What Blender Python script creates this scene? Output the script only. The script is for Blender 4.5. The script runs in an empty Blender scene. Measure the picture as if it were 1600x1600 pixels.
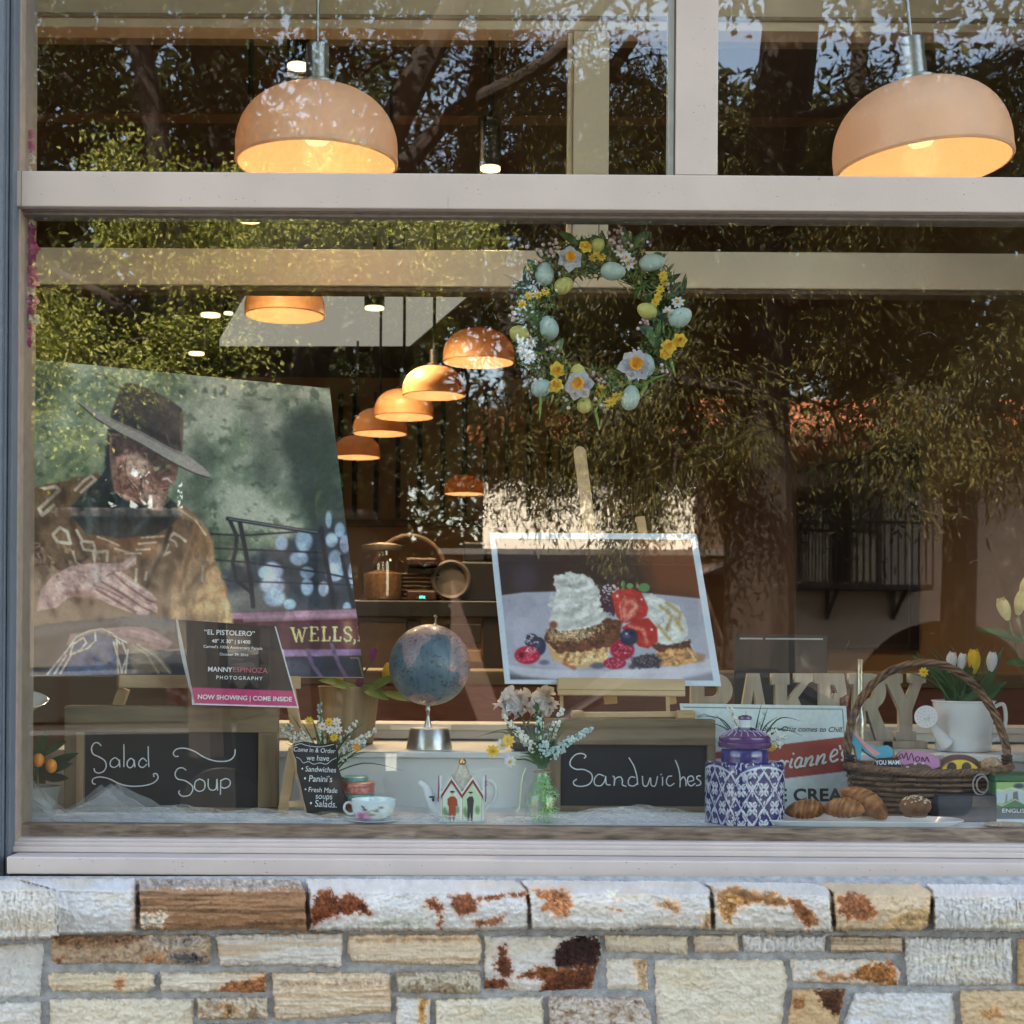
import bpy, bmesh, math, random
import numpy as np
from mathutils import Vector, Matrix
random.seed(11)
RNG = np.random.default_rng(11)
sc = bpy.context.scene
R = math.radians
PI = math.pi

# ------------------------------------------------------------------ camera, sky, sun, exposure
FPX, D, HC, TH = 2400.0, 3.87, 1.5, 0.0064
cd = bpy.data.cameras.new('camera')
cam = bpy.data.objects.new('camera', cd)
sc.collection.objects.link(cam)
cd.sensor_width = 36.0
cd.lens = FPX / 1600 * 36.0
cd.shift_y = 0.125
cd.clip_start = 0.05
cd.clip_end = 500
cd.dof.use_dof = True
cd.dof.focus_distance = 4.1
cd.dof.aperture_fstop = 9.0
cam.matrix_world = Matrix(((math.cos(TH), -math.sin(TH), 0, 0), (0, 0, -1, -D), (math.sin(TH), math.cos(TH), 0, HC), (0, 0, 0, 1)))
sc.camera = cam

SUN_EL, SUN_AZ = 47.0, -24.0      # sun stands behind the bakery (+Y), a little to the left
w = bpy.data.worlds.new('World')
sc.world = w
w.use_nodes = True
nt = w.node_tree
bg = nt.nodes['Background']
sky = nt.nodes.new('ShaderNodeTexSky')
sky.sky_type = 'NISHITA'
sky.sun_disc = False
sky.sun_elevation = R(SUN_EL)
sky.sun_rotation = R(SUN_AZ)
sky.dust_density = 1.5
tint = nt.nodes.new('ShaderNodeMix'); tint.data_type = 'RGBA'; tint.blend_type = 'MULTIPLY'; tint.inputs[0].default_value = 1.0
tint.inputs[7].default_value = (1.12, 0.955, 0.79, 1)      # a little haze: less blue than clean air
nt.links.new(sky.outputs[0], tint.inputs[6])
nt.links.new(tint.outputs[2], bg.inputs['Color'])
bg.inputs['Strength'].default_value = 0.15
sl = bpy.data.lights.new('sun', 'SUN')
sl.energy = 5.0
sl.angle = R(0.5)
sl.color = (1.0, 0.93, 0.82)
so = bpy.data.objects.new('sun', sl)
sc.collection.objects.link(so)
sdir = Vector((math.sin(R(SUN_AZ)) * math.cos(R(SUN_EL)), math.cos(R(SUN_AZ)) * math.cos(R(SUN_EL)), math.sin(R(SUN_EL))))
so.rotation_euler = sdir.to_track_quat('Z', 'Y').to_euler()
so.location = sdir * 30
sc.view_settings.view_transform = 'Standard'
sc.view_settings.look = 'None'
sc.view_settings.exposure = 3.05
sc.view_settings.gamma = 1.0
sc.render.engine = 'CYCLES'
sc.cycles.max_bounces = 8
sc.cycles.transparent_max_bounces = 16
sc.cycles.sample_clamp_indirect = 6.0
sc.cycles.caustics_reflective = False
sc.cycles.caustics_refractive = False

# ------------------------------------------------------------------ helpers: pixels to places
def unroll(px, py):
    x, y = px - 800.0, py - 1000.0
    return x + TH * y, y - TH * x
def P(px, py, y):
    u, v = unroll(px, py)
    d = D + y
    return Vector((u * d / FPX, y, HC - v * d / FPX))
def MR(px, py, L):
    """the real place, L metres in front of the glass, of something seen mirrored at that pixel"""
    p = P(px, py, L)
    return Vector((p.x, -L, p.z))
def k_at(y):
    return (D + y) / FPX

class Plane:
    def __init__(s, px, py, y, yaw=0.0, lean=0.0):
        f, l = R(yaw), R(lean)
        s.o = P(px, py, y)
        s.n = Vector((math.sin(f) * math.cos(l), -math.cos(f) * math.cos(l), math.sin(l)))
        s.e1 = Vector((math.cos(f), math.sin(f), 0))
        s.e2 = s.n.cross(s.e1) * -1
        if s.e2.z < 0: s.e2 = -s.e2
    def hit(s, px, py):
        c = Vector((0, -D, HC))
        dr = P(px, py, 0) - c
        t = (s.o - c).dot(s.n) / dr.dot(s.n)
        return c + dr * t
    def hits(s, PX, PY):
        u = (PX - 800) + TH * (PY - 1000)
        v = (PY - 1000) - TH * (PX - 800)
        dr = np.stack([u / FPX, np.ones_like(u), -v / FPX], -1)
        c = np.array([0, -D, HC]); n = np.array(s.n); o = np.array(s.o)
        t = ((o - c) @ n) / (dr @ n)
        return c + dr * t[..., None]

def lin(c):
    c = np.asarray(c, float) / 255.0
    return np.where(c <= 0.04045, c / 12.92, ((c + 0.055) / 1.055) ** 2.4)
def L3(r, g, b, k=1.0):
    return tuple(float(min(0.95, v * k)) for v in lin((r, g, b)))

# ------------------------------------------------------------------ numpy noise
_tab = RNG.random((256, 256))
def vn(x, y, seed=0):
    x = np.asarray(x, float) + seed * 17.3; y = np.asarray(y, float) + seed * 9.7
    xi = np.floor(x).astype(int); yi = np.floor(y).astype(int)
    fx = x - xi; fy = y - yi
    fx = fx * fx * (3 - 2 * fx); fy = fy * fy * (3 - 2 * fy)
    a = _tab[xi % 256, yi % 256]; b = _tab[(xi + 1) % 256, yi % 256]
    c = _tab[xi % 256, (yi + 1) % 256]; d = _tab[(xi + 1) % 256, (yi + 1) % 256]
    return a + (b - a) * fx + (c - a) * fy + (a - b - c + d) * fx * fy
def fbm(x, y, seed=0, o=4):
    s = 0; a = 0.5; t = 0
    for i in range(o):
        s = s + a * vn(x * 2 ** i, y * 2 ** i, seed + i * 3); t += a; a *= 0.55
    return s / t
def sstep(a, b, x):
    t = np.clip((x - a) / (b - a), 0, 1)
    return t * t * (3 - 2 * t)
def sdf(X, Y, pts):
    d = np.full(X.shape, 1e9); ins = np.zeros(X.shape, bool)
    n = len(pts)
    for i in range(n):
        x0, y0 = pts[i]; x1, y1 = pts[(i + 1) % n]
        ex, ey = x1 - x0, y1 - y0
        t = np.clip(((X - x0) * ex + (Y - y0) * ey) / (ex * ex + ey * ey + 1e-9), 0, 1)
        d = np.minimum(d, (X - x0 - t * ex) ** 2 + (Y - y0 - t * ey) ** 2)
        if y0 != y1:
            c = (y0 > Y) != (y1 > Y)
            ins ^= c & (X < (x1 - x0) * (Y - y0) / (y1 - y0) + x0)
    d = np.sqrt(d)
    return np.where(ins, d, -d)
def pdist(X, Y, pts):
    d = np.full(X.shape, 1e9)
    for i in range(len(pts) - 1):
        x0, y0 = pts[i]; x1, y1 = pts[i + 1]
        ex, ey = x1 - x0, y1 - y0
        t = np.clip(((X - x0) * ex + (Y - y0) * ey) / (ex * ex + ey * ey + 1e-9), 0, 1)
        d = np.minimum(d, (X - x0 - t * ex) ** 2 + (Y - y0 - t * ey) ** 2)
    return np.sqrt(d)
def cr(pts, k=6, closed=False):
    pts = [Vector(p) for p in pts]
    n = len(pts)
    if n < 3: return pts
    out = []
    rng = range(n) if closed else range(n - 1)
    for i in rng:
        g = (lambda j: pts[j % n]) if closed else (lambda j: pts[max(0, min(n - 1, j))])
        a, b, c, d = g(i - 1), g(i), g(i + 1), g(i + 2)
        for q in range(k):
            t = q / k
            out.append(0.5 * ((2 * b) + (c - a) * t + (2 * a - 5 * b + 4 * c - d) * t * t + (3 * b - a - 3 * c + d) * t ** 3))
    if not closed: out.append(pts[-1])
    return out

class Pt:
    """a little painter: colours for a printed picture, in sRGB 0..255"""
    def __init__(s, X, Y):
        s.X, s.Y = X, Y
        s.C = np.zeros(X.shape + (3,))
    def put(s, m, col):
        m = np.clip(m, 0, 1)[..., None]
        s.C = s.C * (1 - m) + np.asarray(col, float) * m
    def poly(s, pts, col, blur=1.0, rough=0.0, rs=0.15, a=1.0):
        d = sdf(s.X, s.Y, pts)
        if rough: d = d + rough * (fbm(s.X * rs, s.Y * rs, 5) - 0.5) * 2
        s.put(a * sstep(-blur, blur, d), col)
    def stroke(s, pts, wd, col, blur=0.7, a=1.0):
        s.put(a * (1 - sstep(wd / 2 - blur, wd / 2 + blur, pdist(s.X, s.Y, pts))), col)
    def ell(s, cx, cy, rx, ry, col, blur=0.15, a=1.0):
        d = np.sqrt(((s.X - cx) / rx) ** 2 + ((s.Y - cy) / ry) ** 2)
        s.put(a * (1 - sstep(1 - blur, 1 + blur, d)), col)
    def shade(s, pts, amt, sc_, seed=5, blur=3.0, aniso=1.0):
        m = sstep(-blur, blur, sdf(s.X, s.Y, pts))
        g = fbm(s.X * sc_, s.Y * sc_ * aniso, seed, 5) - 0.5
        r = 0.5 - np.abs(fbm(s.X * sc_ * .7 + 3 * g, s.Y * sc_ * .7 * aniso, seed + 9, 4) - 0.5) * 2
        s.C *= (1 + m * amt * (1.6 * g + 0.8 * (r - 0.2)))[..., None]
    def grain(s, amt, sc_=0.5, seed=3):
        s.C *= (1 + amt * (fbm(s.X * sc_, s.Y * sc_, seed, 3) - 0.5) * 2)[..., None]

# ------------------------------------------------------------------ helpers: materials
MATS = {}
def newmat(name):
    m = bpy.data.materials.new(name); m.use_nodes = True
    return m, m.node_tree, m.node_tree.nodes['Principled BSDF']
def mat(name, col, rough=0.5, metal=0.0, var=0.12, scale=25.0, bump=0.0, bscale=None, spec=0.5, coat=0.0, stretch=(1, 1, 1), col2=None, trans=0.0):
    if name in MATS: return MATS[name]
    m, t, b = newmat(name)
    N, Lk = t.nodes, t.links
    tc = N.new('ShaderNodeTexCoord'); mp = N.new('ShaderNodeMapping')
    mp.inputs['Scale'].default_value = stretch
    Lk.new(tc.outputs['Object'], mp.inputs['Vector'])
    nz = N.new('ShaderNodeTexNoise'); nz.inputs['Scale'].default_value = scale; nz.inputs['Detail'].default_value = 5
    Lk.new(mp.outputs[0], nz.inputs['Vector'])
    rp = N.new('ShaderNodeValToRGB')
    c2 = col2 if col2 else tuple(min(1, c * (1 + var)) for c in col)
    c1 = col if col2 else tuple(c * (1 - var) for c in col)
    rp.color_ramp.elements[0].color = (*c1, 1); rp.color_ramp.elements[1].color = (*c2, 1)
    rp.color_ramp.elements[0].position = 0.3; rp.color_ramp.elements[1].position = 0.7
    Lk.new(nz.outputs['Fac'], rp.inputs['Fac']); Lk.new(rp.outputs['Color'], b.inputs['Base Color'])
    b.inputs['Roughness'].default_value = rough; b.inputs['Metallic'].default_value = metal
    b.inputs['Specular IOR Level'].default_value = spec
    b.inputs['Coat Weight'].default_value = coat
    if bump:
        n2 = N.new('ShaderNodeTexNoise'); n2.inputs['Scale'].default_value = bscale or scale * 4; n2.inputs['Detail'].default_value = 6
        Lk.new(mp.outputs[0], n2.inputs['Vector'])
        bp = N.new('ShaderNodeBump'); bp.inputs['Strength'].default_value = bump; bp.inputs['Distance'].default_value = 0.004
        Lk.new(n2.outputs['Fac'], bp.inputs['Height']); Lk.new(bp.outputs[0], b.inputs['Normal'])
    if trans:
        out = N['Material Output']; tl = N.new('ShaderNodeBsdfTranslucent'); mx = N.new('ShaderNodeMixShader')
        mx.inputs[0].default_value = trans
        Lk.new(rp.outputs['Color'], tl.inputs['Color']); Lk.new(b.outputs[0], mx.inputs[1]); Lk.new(tl.outputs[0], mx.inputs[2])
        Lk.new(mx.outputs[0], out.inputs['Surface'])
    MATS[name] = m
    return m
def wood(name, c1, c2, axis='x', rough=0.6, scale=14.0, fine=1.0):
    st = {'x': (0.12, 1, 1), 'z': (1, 1, 0.1), 'y': (1, 0.12, 1)}[axis]
    return mat(name, c1, rough, col2=c2, scale=scale * 3 * fine, bump=0.35, bscale=scale * 8 * fine, stretch=st)
def vcmat(name, rough=0.5, spec=0.4, coat=0.0, bump=0.0, bscale=200, metal=0.0):
    if name in MATS: return MATS[name]
    m, t, b = newmat(name)
    a = t.nodes.new('ShaderNodeAttribute'); a.attribute_name = 'Col'
    t.links.new(a.outputs['Color'], b.inputs['Base Color'])
    b.inputs['Roughness'].default_value = rough; b.inputs['Specular IOR Level'].default_value = spec
    b.inputs['Coat Weight'].default_value = coat; b.inputs['Metallic'].default_value = metal
    if bump:
        n2 = t.nodes.new('ShaderNodeTexNoise'); n2.inputs['Scale'].default_value = bscale; n2.inputs['Detail'].default_value = 6
        tc = t.nodes.new('ShaderNodeTexCoord'); t.links.new(tc.outputs['Object'], n2.inputs['Vector'])
        bp = t.nodes.new('ShaderNodeBump'); bp.inputs['Strength'].default_value = bump; bp.inputs['Distance'].default_value = 0.003
        t.links.new(n2.outputs['Fac'], bp.inputs['Height']); t.links.new(bp.outputs[0], b.inputs['Normal'])
    MATS[name] = m
    return m
def emat(name, col, s):
    if name in MATS: return MATS[name]
    m = bpy.data.materials.new(name); m.use_nodes = True
    t = m.node_tree; t.nodes.remove(t.nodes['Principled BSDF'])
    e = t.nodes.new('ShaderNodeEmission'); e.inputs[0].default_value = (*col, 1); e.inputs[1].default_value = s
    t.links.new(e.outputs[0], t.nodes['Material Output'].inputs['Surface'])
    MATS[name] = m
    return m
def glassmat(name, base, tint=(1, 1, 1), wav=0.0):
    if name in MATS: return MATS[name]
    m = bpy.data.materials.new(name); m.use_nodes = True
    t = m.node_tree; N, Lk = t.nodes, t.links
    N.remove(N['Principled BSDF'])
    tr = N.new('ShaderNodeBsdfTransparent'); tr.inputs[0].default_value = (*tint, 1)
    gl = N.new('ShaderNodeBsdfGlossy'); gl.inputs['Roughness'].default_value = 0.0; gl.inputs['Color'].default_value = (1, 1, 1, 1)
    lw = N.new('ShaderNodeLayerWeight'); lw.inputs['Blend'].default_value = 0.5
    pw = N.new('ShaderNodeMath'); pw.operation = 'POWER'; pw.inputs[1].default_value = 5
    Lk.new(lw.outputs['Facing'], pw.inputs[0])
    ma = N.new('ShaderNodeMath'); ma.operation = 'MULTIPLY_ADD'; ma.inputs[1].default_value = 1 - base; ma.inputs[2].default_value = base
    Lk.new(pw.outputs[0], ma.inputs[0])
    mx = N.new('ShaderNodeMixShader'); Lk.new(ma.outputs[0], mx.inputs[0])
    Lk.new(tr.outputs[0], mx.inputs[1]); Lk.new(gl.outputs[0], mx.inputs[2])
    Lk.new(mx.outputs[0], N['Material Output'].inputs['Surface'])
    if wav:
        tc = N.new('ShaderNodeTexCoord'); nz = N.new('ShaderNodeTexNoise'); nz.inputs['Scale'].default_value = 1.3; nz.inputs['Detail'].default_value = 1
        Lk.new(tc.outputs['Object'], nz.inputs['Vector'])
        bp = N.new('ShaderNodeBump'); bp.inputs['Strength'].default_value = wav; bp.inputs['Distance'].default_value = 0.01
        Lk.new(nz.outputs['Fac'], bp.inputs['Height']); Lk.new(bp.outputs[0], gl.inputs['Normal'])
    MATS[name] = m
    return m

# ------------------------------------------------------------------ helpers: objects
def tagit(o, label=None, cat=None, group=None, kind=None):
    if label: o['label'] = label
    if cat: o['category'] = cat
    if group: o['group'] = group
    if kind: o['kind'] = kind
    return o
def thing(name, label, cat, loc=(0, 0, 0), group=None):
    o = bpy.data.objects.new(name, None); sc.collection.objects.link(o)
    o.location = loc; o.empty_display_size = 0.1
    return tagit(o, label, cat, group)
def wloc(o):
    v = Vector((0, 0, 0))
    while o: v += o.location; o = o.parent
    return v
class MB:
    def __init__(s):
        s.v = []; s.f = []; s.mi = []; s.c = []; s.m = 0; s.col = None
    def add(s, vs, fs):
        b = len(s.v)
        s.v += [tuple(v) for v in vs]
        s.f += [tuple(i + b for i in f) for f in fs]
        s.mi += [s.m] * len(fs)
        if s.col is not None: s.c += [s.col] * len(vs)
        return s
    def box(s, x0, x1, y0, y1, z0, z1):
        vs = [(x, y, z) for z in (z0, z1) for y in (y0, y1) for x in (x0, x1)]
        return s.add(vs, [(0, 2, 3, 1), (4, 5, 7, 6), (0, 1, 5, 4), (2, 6, 7, 3), (0, 4, 6, 2), (1, 3, 7, 5)])
    def obox(s, c, ax, ay, az):
        c, ax, ay, az = Vector(c), Vector(ax), Vector(ay), Vector(az)
        vs = [c + ax * i + ay * j + az * k for k in (-1, 1) for j in (-1, 1) for i in (-1, 1)]
        return s.add(vs, [(0, 2, 3, 1), (4, 5, 7, 6), (0, 1, 5, 4), (2, 6, 7, 3), (0, 4, 6, 2), (1, 3, 7, 5)])
    def beam(s, a, b, wd, th, up=(0, 0, 1)):
        a, b = Vector(a), Vector(b); d = b - a; h = d / 2
        x = d.normalized(); up = Vector(up); sd = x.cross(up)
        if sd.length < 1e-4: sd = x.cross(Vector((0, 1, 0)))
        sd.normalize(); up = sd.cross(x)
        return s.obox((a + b) / 2, h, sd * wd / 2, up * th / 2)
    def pxbox(s, x0, y0, x1, y1, yf, yb):
        a = P(x0, (y0 + y1) / 2, yf).x; b = P(x1, (y0 + y1) / 2, yf).x
        xm = (x0 + x1) / 2
        return s.box(a, b, yf, yb, P(xm, y1, yf).z, P(xm, y0, yf).z)
    def tube(s, pts, r, n=8, caps=True):
        pts = [Vector(p) for p in pts]
        k = len(pts)
        rr = r if hasattr(r, '__len__') else [r] * k
        vs = []; fs = []
        t0 = (pts[1] - pts[0]).normalized()
        u = t0.orthogonal().normalized()
        for i, p in enumerate(pts):
            t = (pts[min(i + 1, k - 1)] - pts[max(i - 1, 0)])
            if t.length < 1e-9: t = t0
            t.normalize()
            u = (u - t * u.dot(t))
            if u.length < 1e-6: u = t.orthogonal()
            u.normalize(); w_ = t.cross(u)
            for j in range(n):
                a = 2 * PI * j / n
                vs.append(p + (u * math.cos(a) + w_ * math.sin(a)) * rr[i])
        for i in range(k - 1):
            for j in range(n):
                fs.append((i * n + j, i * n + (j + 1) % n, (i + 1) * n + (j + 1) % n, (i + 1) * n + j))
        if caps:
            fs.append(tuple(reversed(range(n)))); fs.append(tuple((k - 1) * n + j for j in range(n)))
        return s.add(vs, fs)
    def lathe(s, prof, c, n=32, axis=None, sx=1.0, sy=1.0, closed=False):
        c = Vector(c)
        q = Vector((0, 0, 1)).rotation_difference(Vector(axis)) if axis is not None else None
        vs = []; fs = []; k = len(prof)
        for (r, z) in prof:
            for j in range(n):
                a = 2 * PI * j / n
                v = Vector((r * math.cos(a) * sx, r * math.sin(a) * sy, z))
                if q: v = q @ v
                vs.append(c + v)
        for i in range(k - 1 if not closed else k):
            i2 = (i + 1) % k
            for j in range(n):
                fs.append((i * n + j, i * n + (j + 1) % n, i2 * n + (j + 1) % n, i2 * n + j))
        if not closed:
            if prof[0][0] > 1e-5: fs.append(tuple(reversed(range(n))))
            if prof[-1][0] > 1e-5: fs.append(tuple((k - 1) * n + j for j in range(n)))
        return s.add(vs, fs)
    def ell(s, c, r, rot=None, n=12, m=8, egg=0.0):
        c = Vector(c); r = r if hasattr(r, '__len__') else (r, r, r)
        vs = []; fs = []
        for i in range(m + 1):
            th = PI * i / m
            for j in range(n):
                a = 2 * PI * j / n
                z = math.cos(th); q = math.sin(th) * (1 - egg * z)
                v = Vector((r[0] * q * math.cos(a), r[1] * q * math.sin(a), r[2] * z))
                if rot is not None: v = rot @ v
                vs.append(c + v)
        for i in range(m):
            for j in range(n):
                fs.append((i * n + j, (i + 1) * n + j, (i + 1) * n + (j + 1) % n, i * n + (j + 1) % n))
        return s.add(vs, fs)
    def prism(s, front, off):
        """front: list of points (seen counter-clockwise or not), off: vector to the back"""
        off = Vector(off); n = len(front)
        vs = [Vector(p) for p in front] + [Vector(p) + off for p in front]
        fs = [tuple(range(n)), tuple(range(2 * n - 1, n - 1, -1))]
        fs += [(i, i + n, (i + 1) % n + n, (i + 1) % n) for i in range(n)]
        return s.add(vs, fs)
    def leaf(s, base, d, length, wd, nrm, bend=0.3, n=5, cup=0.15):
        base, d, nrm = Vector(base), Vector(d).normalized(), Vector(nrm)
        sd = d.cross(nrm)
        if sd.length < 1e-5: sd = d.orthogonal()
        sd.normalize(); nrm = sd.cross(d)
        vs = []; fs = []
        for i in range(n + 1):
            t = i / n
            wv = wd / 2 * math.sin(PI * min(1, 0.08 + 0.92 * t)) ** 0.8
            cpt = base + d * length * t - nrm * (bend * length * t * t)
            vs += [cpt - sd * wv + nrm * cup * wv, cpt, cpt + sd * wv + nrm * cup * wv]
        for i in range(n):
            fs += [(3 * i, 3 * i + 1, 3 * i + 4, 3 * i + 3), (3 * i + 1, 3 * i + 2, 3 * i + 5, 3 * i + 4)]
        return s.add(vs, fs)
    def build(s, name, m, parent=None, smooth=True, bevel=0.0, ang=35, segs=2):
        me = bpy.data.meshes.new(name)
        o0 = wloc(parent) if parent else Vector((0, 0, 0))
        v = np.array(s.v, float).reshape(-1, 3) - np.array(o0)
        me.from_pydata(v.tolist(), [], s.f)
        ms = m if isinstance(m, (list, tuple)) else [m]
        for q in ms: me.materials.append(q)
        if len(ms) > 1: me.polygons.foreach_set('material_index', s.mi)
        if s.c and len(s.c) == len(s.v):
            at = me.attributes.new('Col', 'FLOAT_COLOR', 'POINT')
            at.data.foreach_set('color', np.concatenate([np.array(s.c, float), np.ones((len(s.c), 1))], 1).astype(np.float32).ravel())
        me.validate(); me.update()
        if smooth:
            me.polygons.foreach_set('use_smooth', [True] * len(me.polygons))
            me.set_sharp_from_angle(angle=R(ang))
        o = bpy.data.objects.new(name, me); sc.collection.objects.link(o)
        if parent: o.parent = parent
        if bevel:
            b = o.modifiers.new('bevel', 'BEVEL'); b.width = bevel; b.segments = segs; b.limit_method = 'ANGLE'; b.angle_limit = R(40)
        return o
def npmesh(name, V, F, m, parent=None, col=None, smooth=True):
    """big quad mesh from arrays"""
    me = bpy.data.meshes.new(name)
    o0 = np.array(wloc(parent)) if parent else 0
    V = np.asarray(V, float).reshape(-1, 3) - o0
    F = np.asarray(F, int)
    me.vertices.add(len(V)); me.vertices.foreach_set('co', V.astype(np.float32).ravel())
    me.loops.add(F.size); me.loops.foreach_set('vertex_index', F.ravel().astype(np.int32))
    me.polygons.add(len(F)); me.polygons.foreach_set('loop_start', (np.arange(len(F)) * F.shape[1]).astype(np.int32))
    me.polygons.foreach_set('use_smooth', np.full(len(F), smooth))
    me.materials.append(m)
    if col is not None:
        at = me.attributes.new('Col', 'FLOAT_COLOR', 'POINT')
        at.data.foreach_set('color', np.concatenate([col, np.ones((len(col), 1))], 1).astype(np.float32).ravel())
    me.update(calc_edges=True); me.validate()
    o = bpy.data.objects.new(name, me); sc.collection.objects.link(o)
    if parent: o.parent = parent
    return o
def gridfaces(nu, nv, keep=None):
    i, j = np.meshgrid(np.arange(nu - 1), np.arange(nv - 1), indexing='xy')
    a = (j * nu + i).ravel()
    F = np.stack([a, a + nu, a + nu + 1, a + 1], 1)
    return F if keep is None else F[keep.ravel()]
def canvas(name, plane, cor, step, paint, parent, m, gain=1.0, mask=None, lift=0.0):
    c = [np.array(p, float) for p in cor]
    nu = int(max(np.linalg.norm(c[1] - c[0]), np.linalg.norm(c[2] - c[3])) / step) + 2
    nv = int(max(np.linalg.norm(c[3] - c[0]), np.linalg.norm(c[2] - c[1])) / step) + 2
    U, V = np.meshgrid(np.linspace(0, 1, nu), np.linspace(0, 1, nv), indexing='xy')
    PX = (c[0][0] * (1 - U) + c[1][0] * U) * (1 - V) + (c[3][0] * (1 - U) + c[2][0] * U) * V
    PY = (c[0][1] * (1 - U) + c[1][1] * U) * (1 - V) + (c[3][1] * (1 - U) + c[2][1] * U) * V
    pt = Pt(PX, PY); paint(pt)
    pos = plane.hits(PX, PY) + np.array(plane.n) * lift
    keep = None
    if mask is not None:
        k = sdf(PX, PY, mask) > 0
        keep = k[:-1, :-1] & k[1:, :-1] & k[:-1, 1:] & k[1:, 1:]
    col = np.clip(lin(np.clip(pt.C, 0, 255)) * gain, 0, 0.92)
    return npmesh(name, pos.reshape(-1, 3), gridfaces(nu, nv, keep), m, parent, col.reshape(-1, 3))
def slab(name, plane, cor, th, m, parent, gap=0.001, bevel=0.0):
    f = [plane.hit(*p) - plane.n * gap for p in cor]
    return MB().prism(f, -plane.n * th).build(name, m, parent, smooth=False, bevel=bevel)
def text(name, s, plane, A, B, m, parent, hs=1.0, shear=0.0, bold=0.0, lift=0.0008, spacing=1.0):
    cu = bpy.data.curves.new(name, 'FONT'); cu.body = s; cu.shear = shear; cu.offset = bold; cu.space_character = spacing
    cu.resolution_u = 4
    o = bpy.data.objects.new(name, cu); sc.collection.objects.link(o)
    dg = bpy.context.evaluated_depsgraph_get()
    me = bpy.data.meshes.new_from_object(o.evaluated_get(dg))
    bpy.data.objects.remove(o); bpy.data.curves.remove(cu)
    a, b = plane.hit(*A), plane.hit(*B)
    ex = (b - a); wd = ex.length; ex.normalize(); ey = plane.n.cross(ex)
    if ey.z < 0: ey = -ey
    co = np.empty(len(me.vertices) * 3, np.float32); me.vertices.foreach_get('co', co); co = co.reshape(-1, 3)
    x0, x1 = co[:, 0].min(), co[:, 0].max(); k = wd / (x1 - x0)
    o0 = np.array(wloc(parent)) if parent else 0
    W = np.array(a) + np.outer((co[:, 0] - x0) * k, np.array(ex)) + np.outer(co[:, 1] * k * hs, np.array(ey)) + np.array(plane.n) * lift - o0
    me.vertices.foreach_set('co', W.astype(np.float32).ravel())
    me.materials.clear(); me.materials.append(m); me.update(); me.name = name
    ob = bpy.data.objects.new(name, me); sc.collection.objects.link(ob)
    if parent: ob.parent = parent
    return ob
def script(name, strokes, plane, wpx, m, parent, conv=lambda x, y: (x, y), lift=0.0006, k=5):
    b = MB()
    for st in strokes:
        pts = [plane.hit(*conv(*p)) + plane.n * lift for p in st]
        pts = cr(pts, k)
        r = wpx / 2 * (plane.o.y + D) / FPX
        if len(pts) == 1: b.ell(pts[0], r * 1.2)
        else: b.tube(pts, r, 6)
    return b.build(name, m, parent)
def rnd(a, b): return random.uniform(a, b)
def rvec():
    while True:
        v = Vector((rnd(-1, 1), rnd(-1, 1), rnd(-1, 1)))
        if 0.05 < v.length < 1: return v.normalized()
# ------------------------------------------------------------------ the setting: ground, street, room
def struct(o):
    o['kind'] = 'structure'; return o
m_conc = mat('concrete_paving', (0.34, 0.32, 0.29), 0.85, var=0.15, scale=3, bump=0.4, bscale=60)
m_asph = mat('asphalt', (0.055, 0.054, 0.053), 0.9, var=0.25, scale=4, bump=0.6, bscale=150)
b = MB(); b.box(-250, 250, -250, 250, -0.5, -0.12)
struct(b.build('ground', mat('bare_soil', (0.12, 0.10, 0.075), 0.95, scale=0.6), smooth=False))
b = MB(); b.box(-40, 40, -3.2, -0.30, -0.3, 0.0)
struct(b.build('pavement', m_conc, smooth=False, bevel=0.02))
b = MB(); b.box(-60, 60, -11.2, -3.2, -0.2, -0.11)
struct(b.build('road', m_asph, smooth=False))
b = MB(); b.box(-40, 40, -60.0, -11.2, -0.3, 0.0)
struct(b.build('far_pavement', mat('old_paving', (0.16, 0.15, 0.135), 0.9, var=0.2, scale=3), smooth=False, bevel=0.02))

# interior shell
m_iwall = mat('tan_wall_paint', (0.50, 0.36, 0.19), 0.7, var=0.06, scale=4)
m_ceil = mat('dark_timber_ceiling', (0.06, 0.042, 0.026), 0.7, var=0.3, scale=6, stretch=(1, 0.1, 1))
m_floor = wood('brown_floor_boards', (0.13, 0.075, 0.04), (0.22, 0.13, 0.07), 'y')
ZC = 4.05
b = MB(); b.box(-5.6, 6.5, 0.0, 13.0, -0.1, 0.15)
struct(b.build('shop_floor', m_floor, smooth=False))
b = MB(); b.box(-5.6, 6.5, 0.12, 13.0, ZC, ZC + 0.2)
struct(b.build('shop_ceiling', m_ceil, smooth=False))
b = MB(); b.box(-5.8, -5.6, 0.12, 13.2, 0.0, ZC + 0.2)
struct(b.build('shop_side_wall', m_iwall, smooth=False))
b = MB(); b.box(-5.6, 0.8, 11.13, 11.3, 0.15, ZC)
struct(b.build('shop_back_wall', m_iwall, smooth=False))
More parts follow.
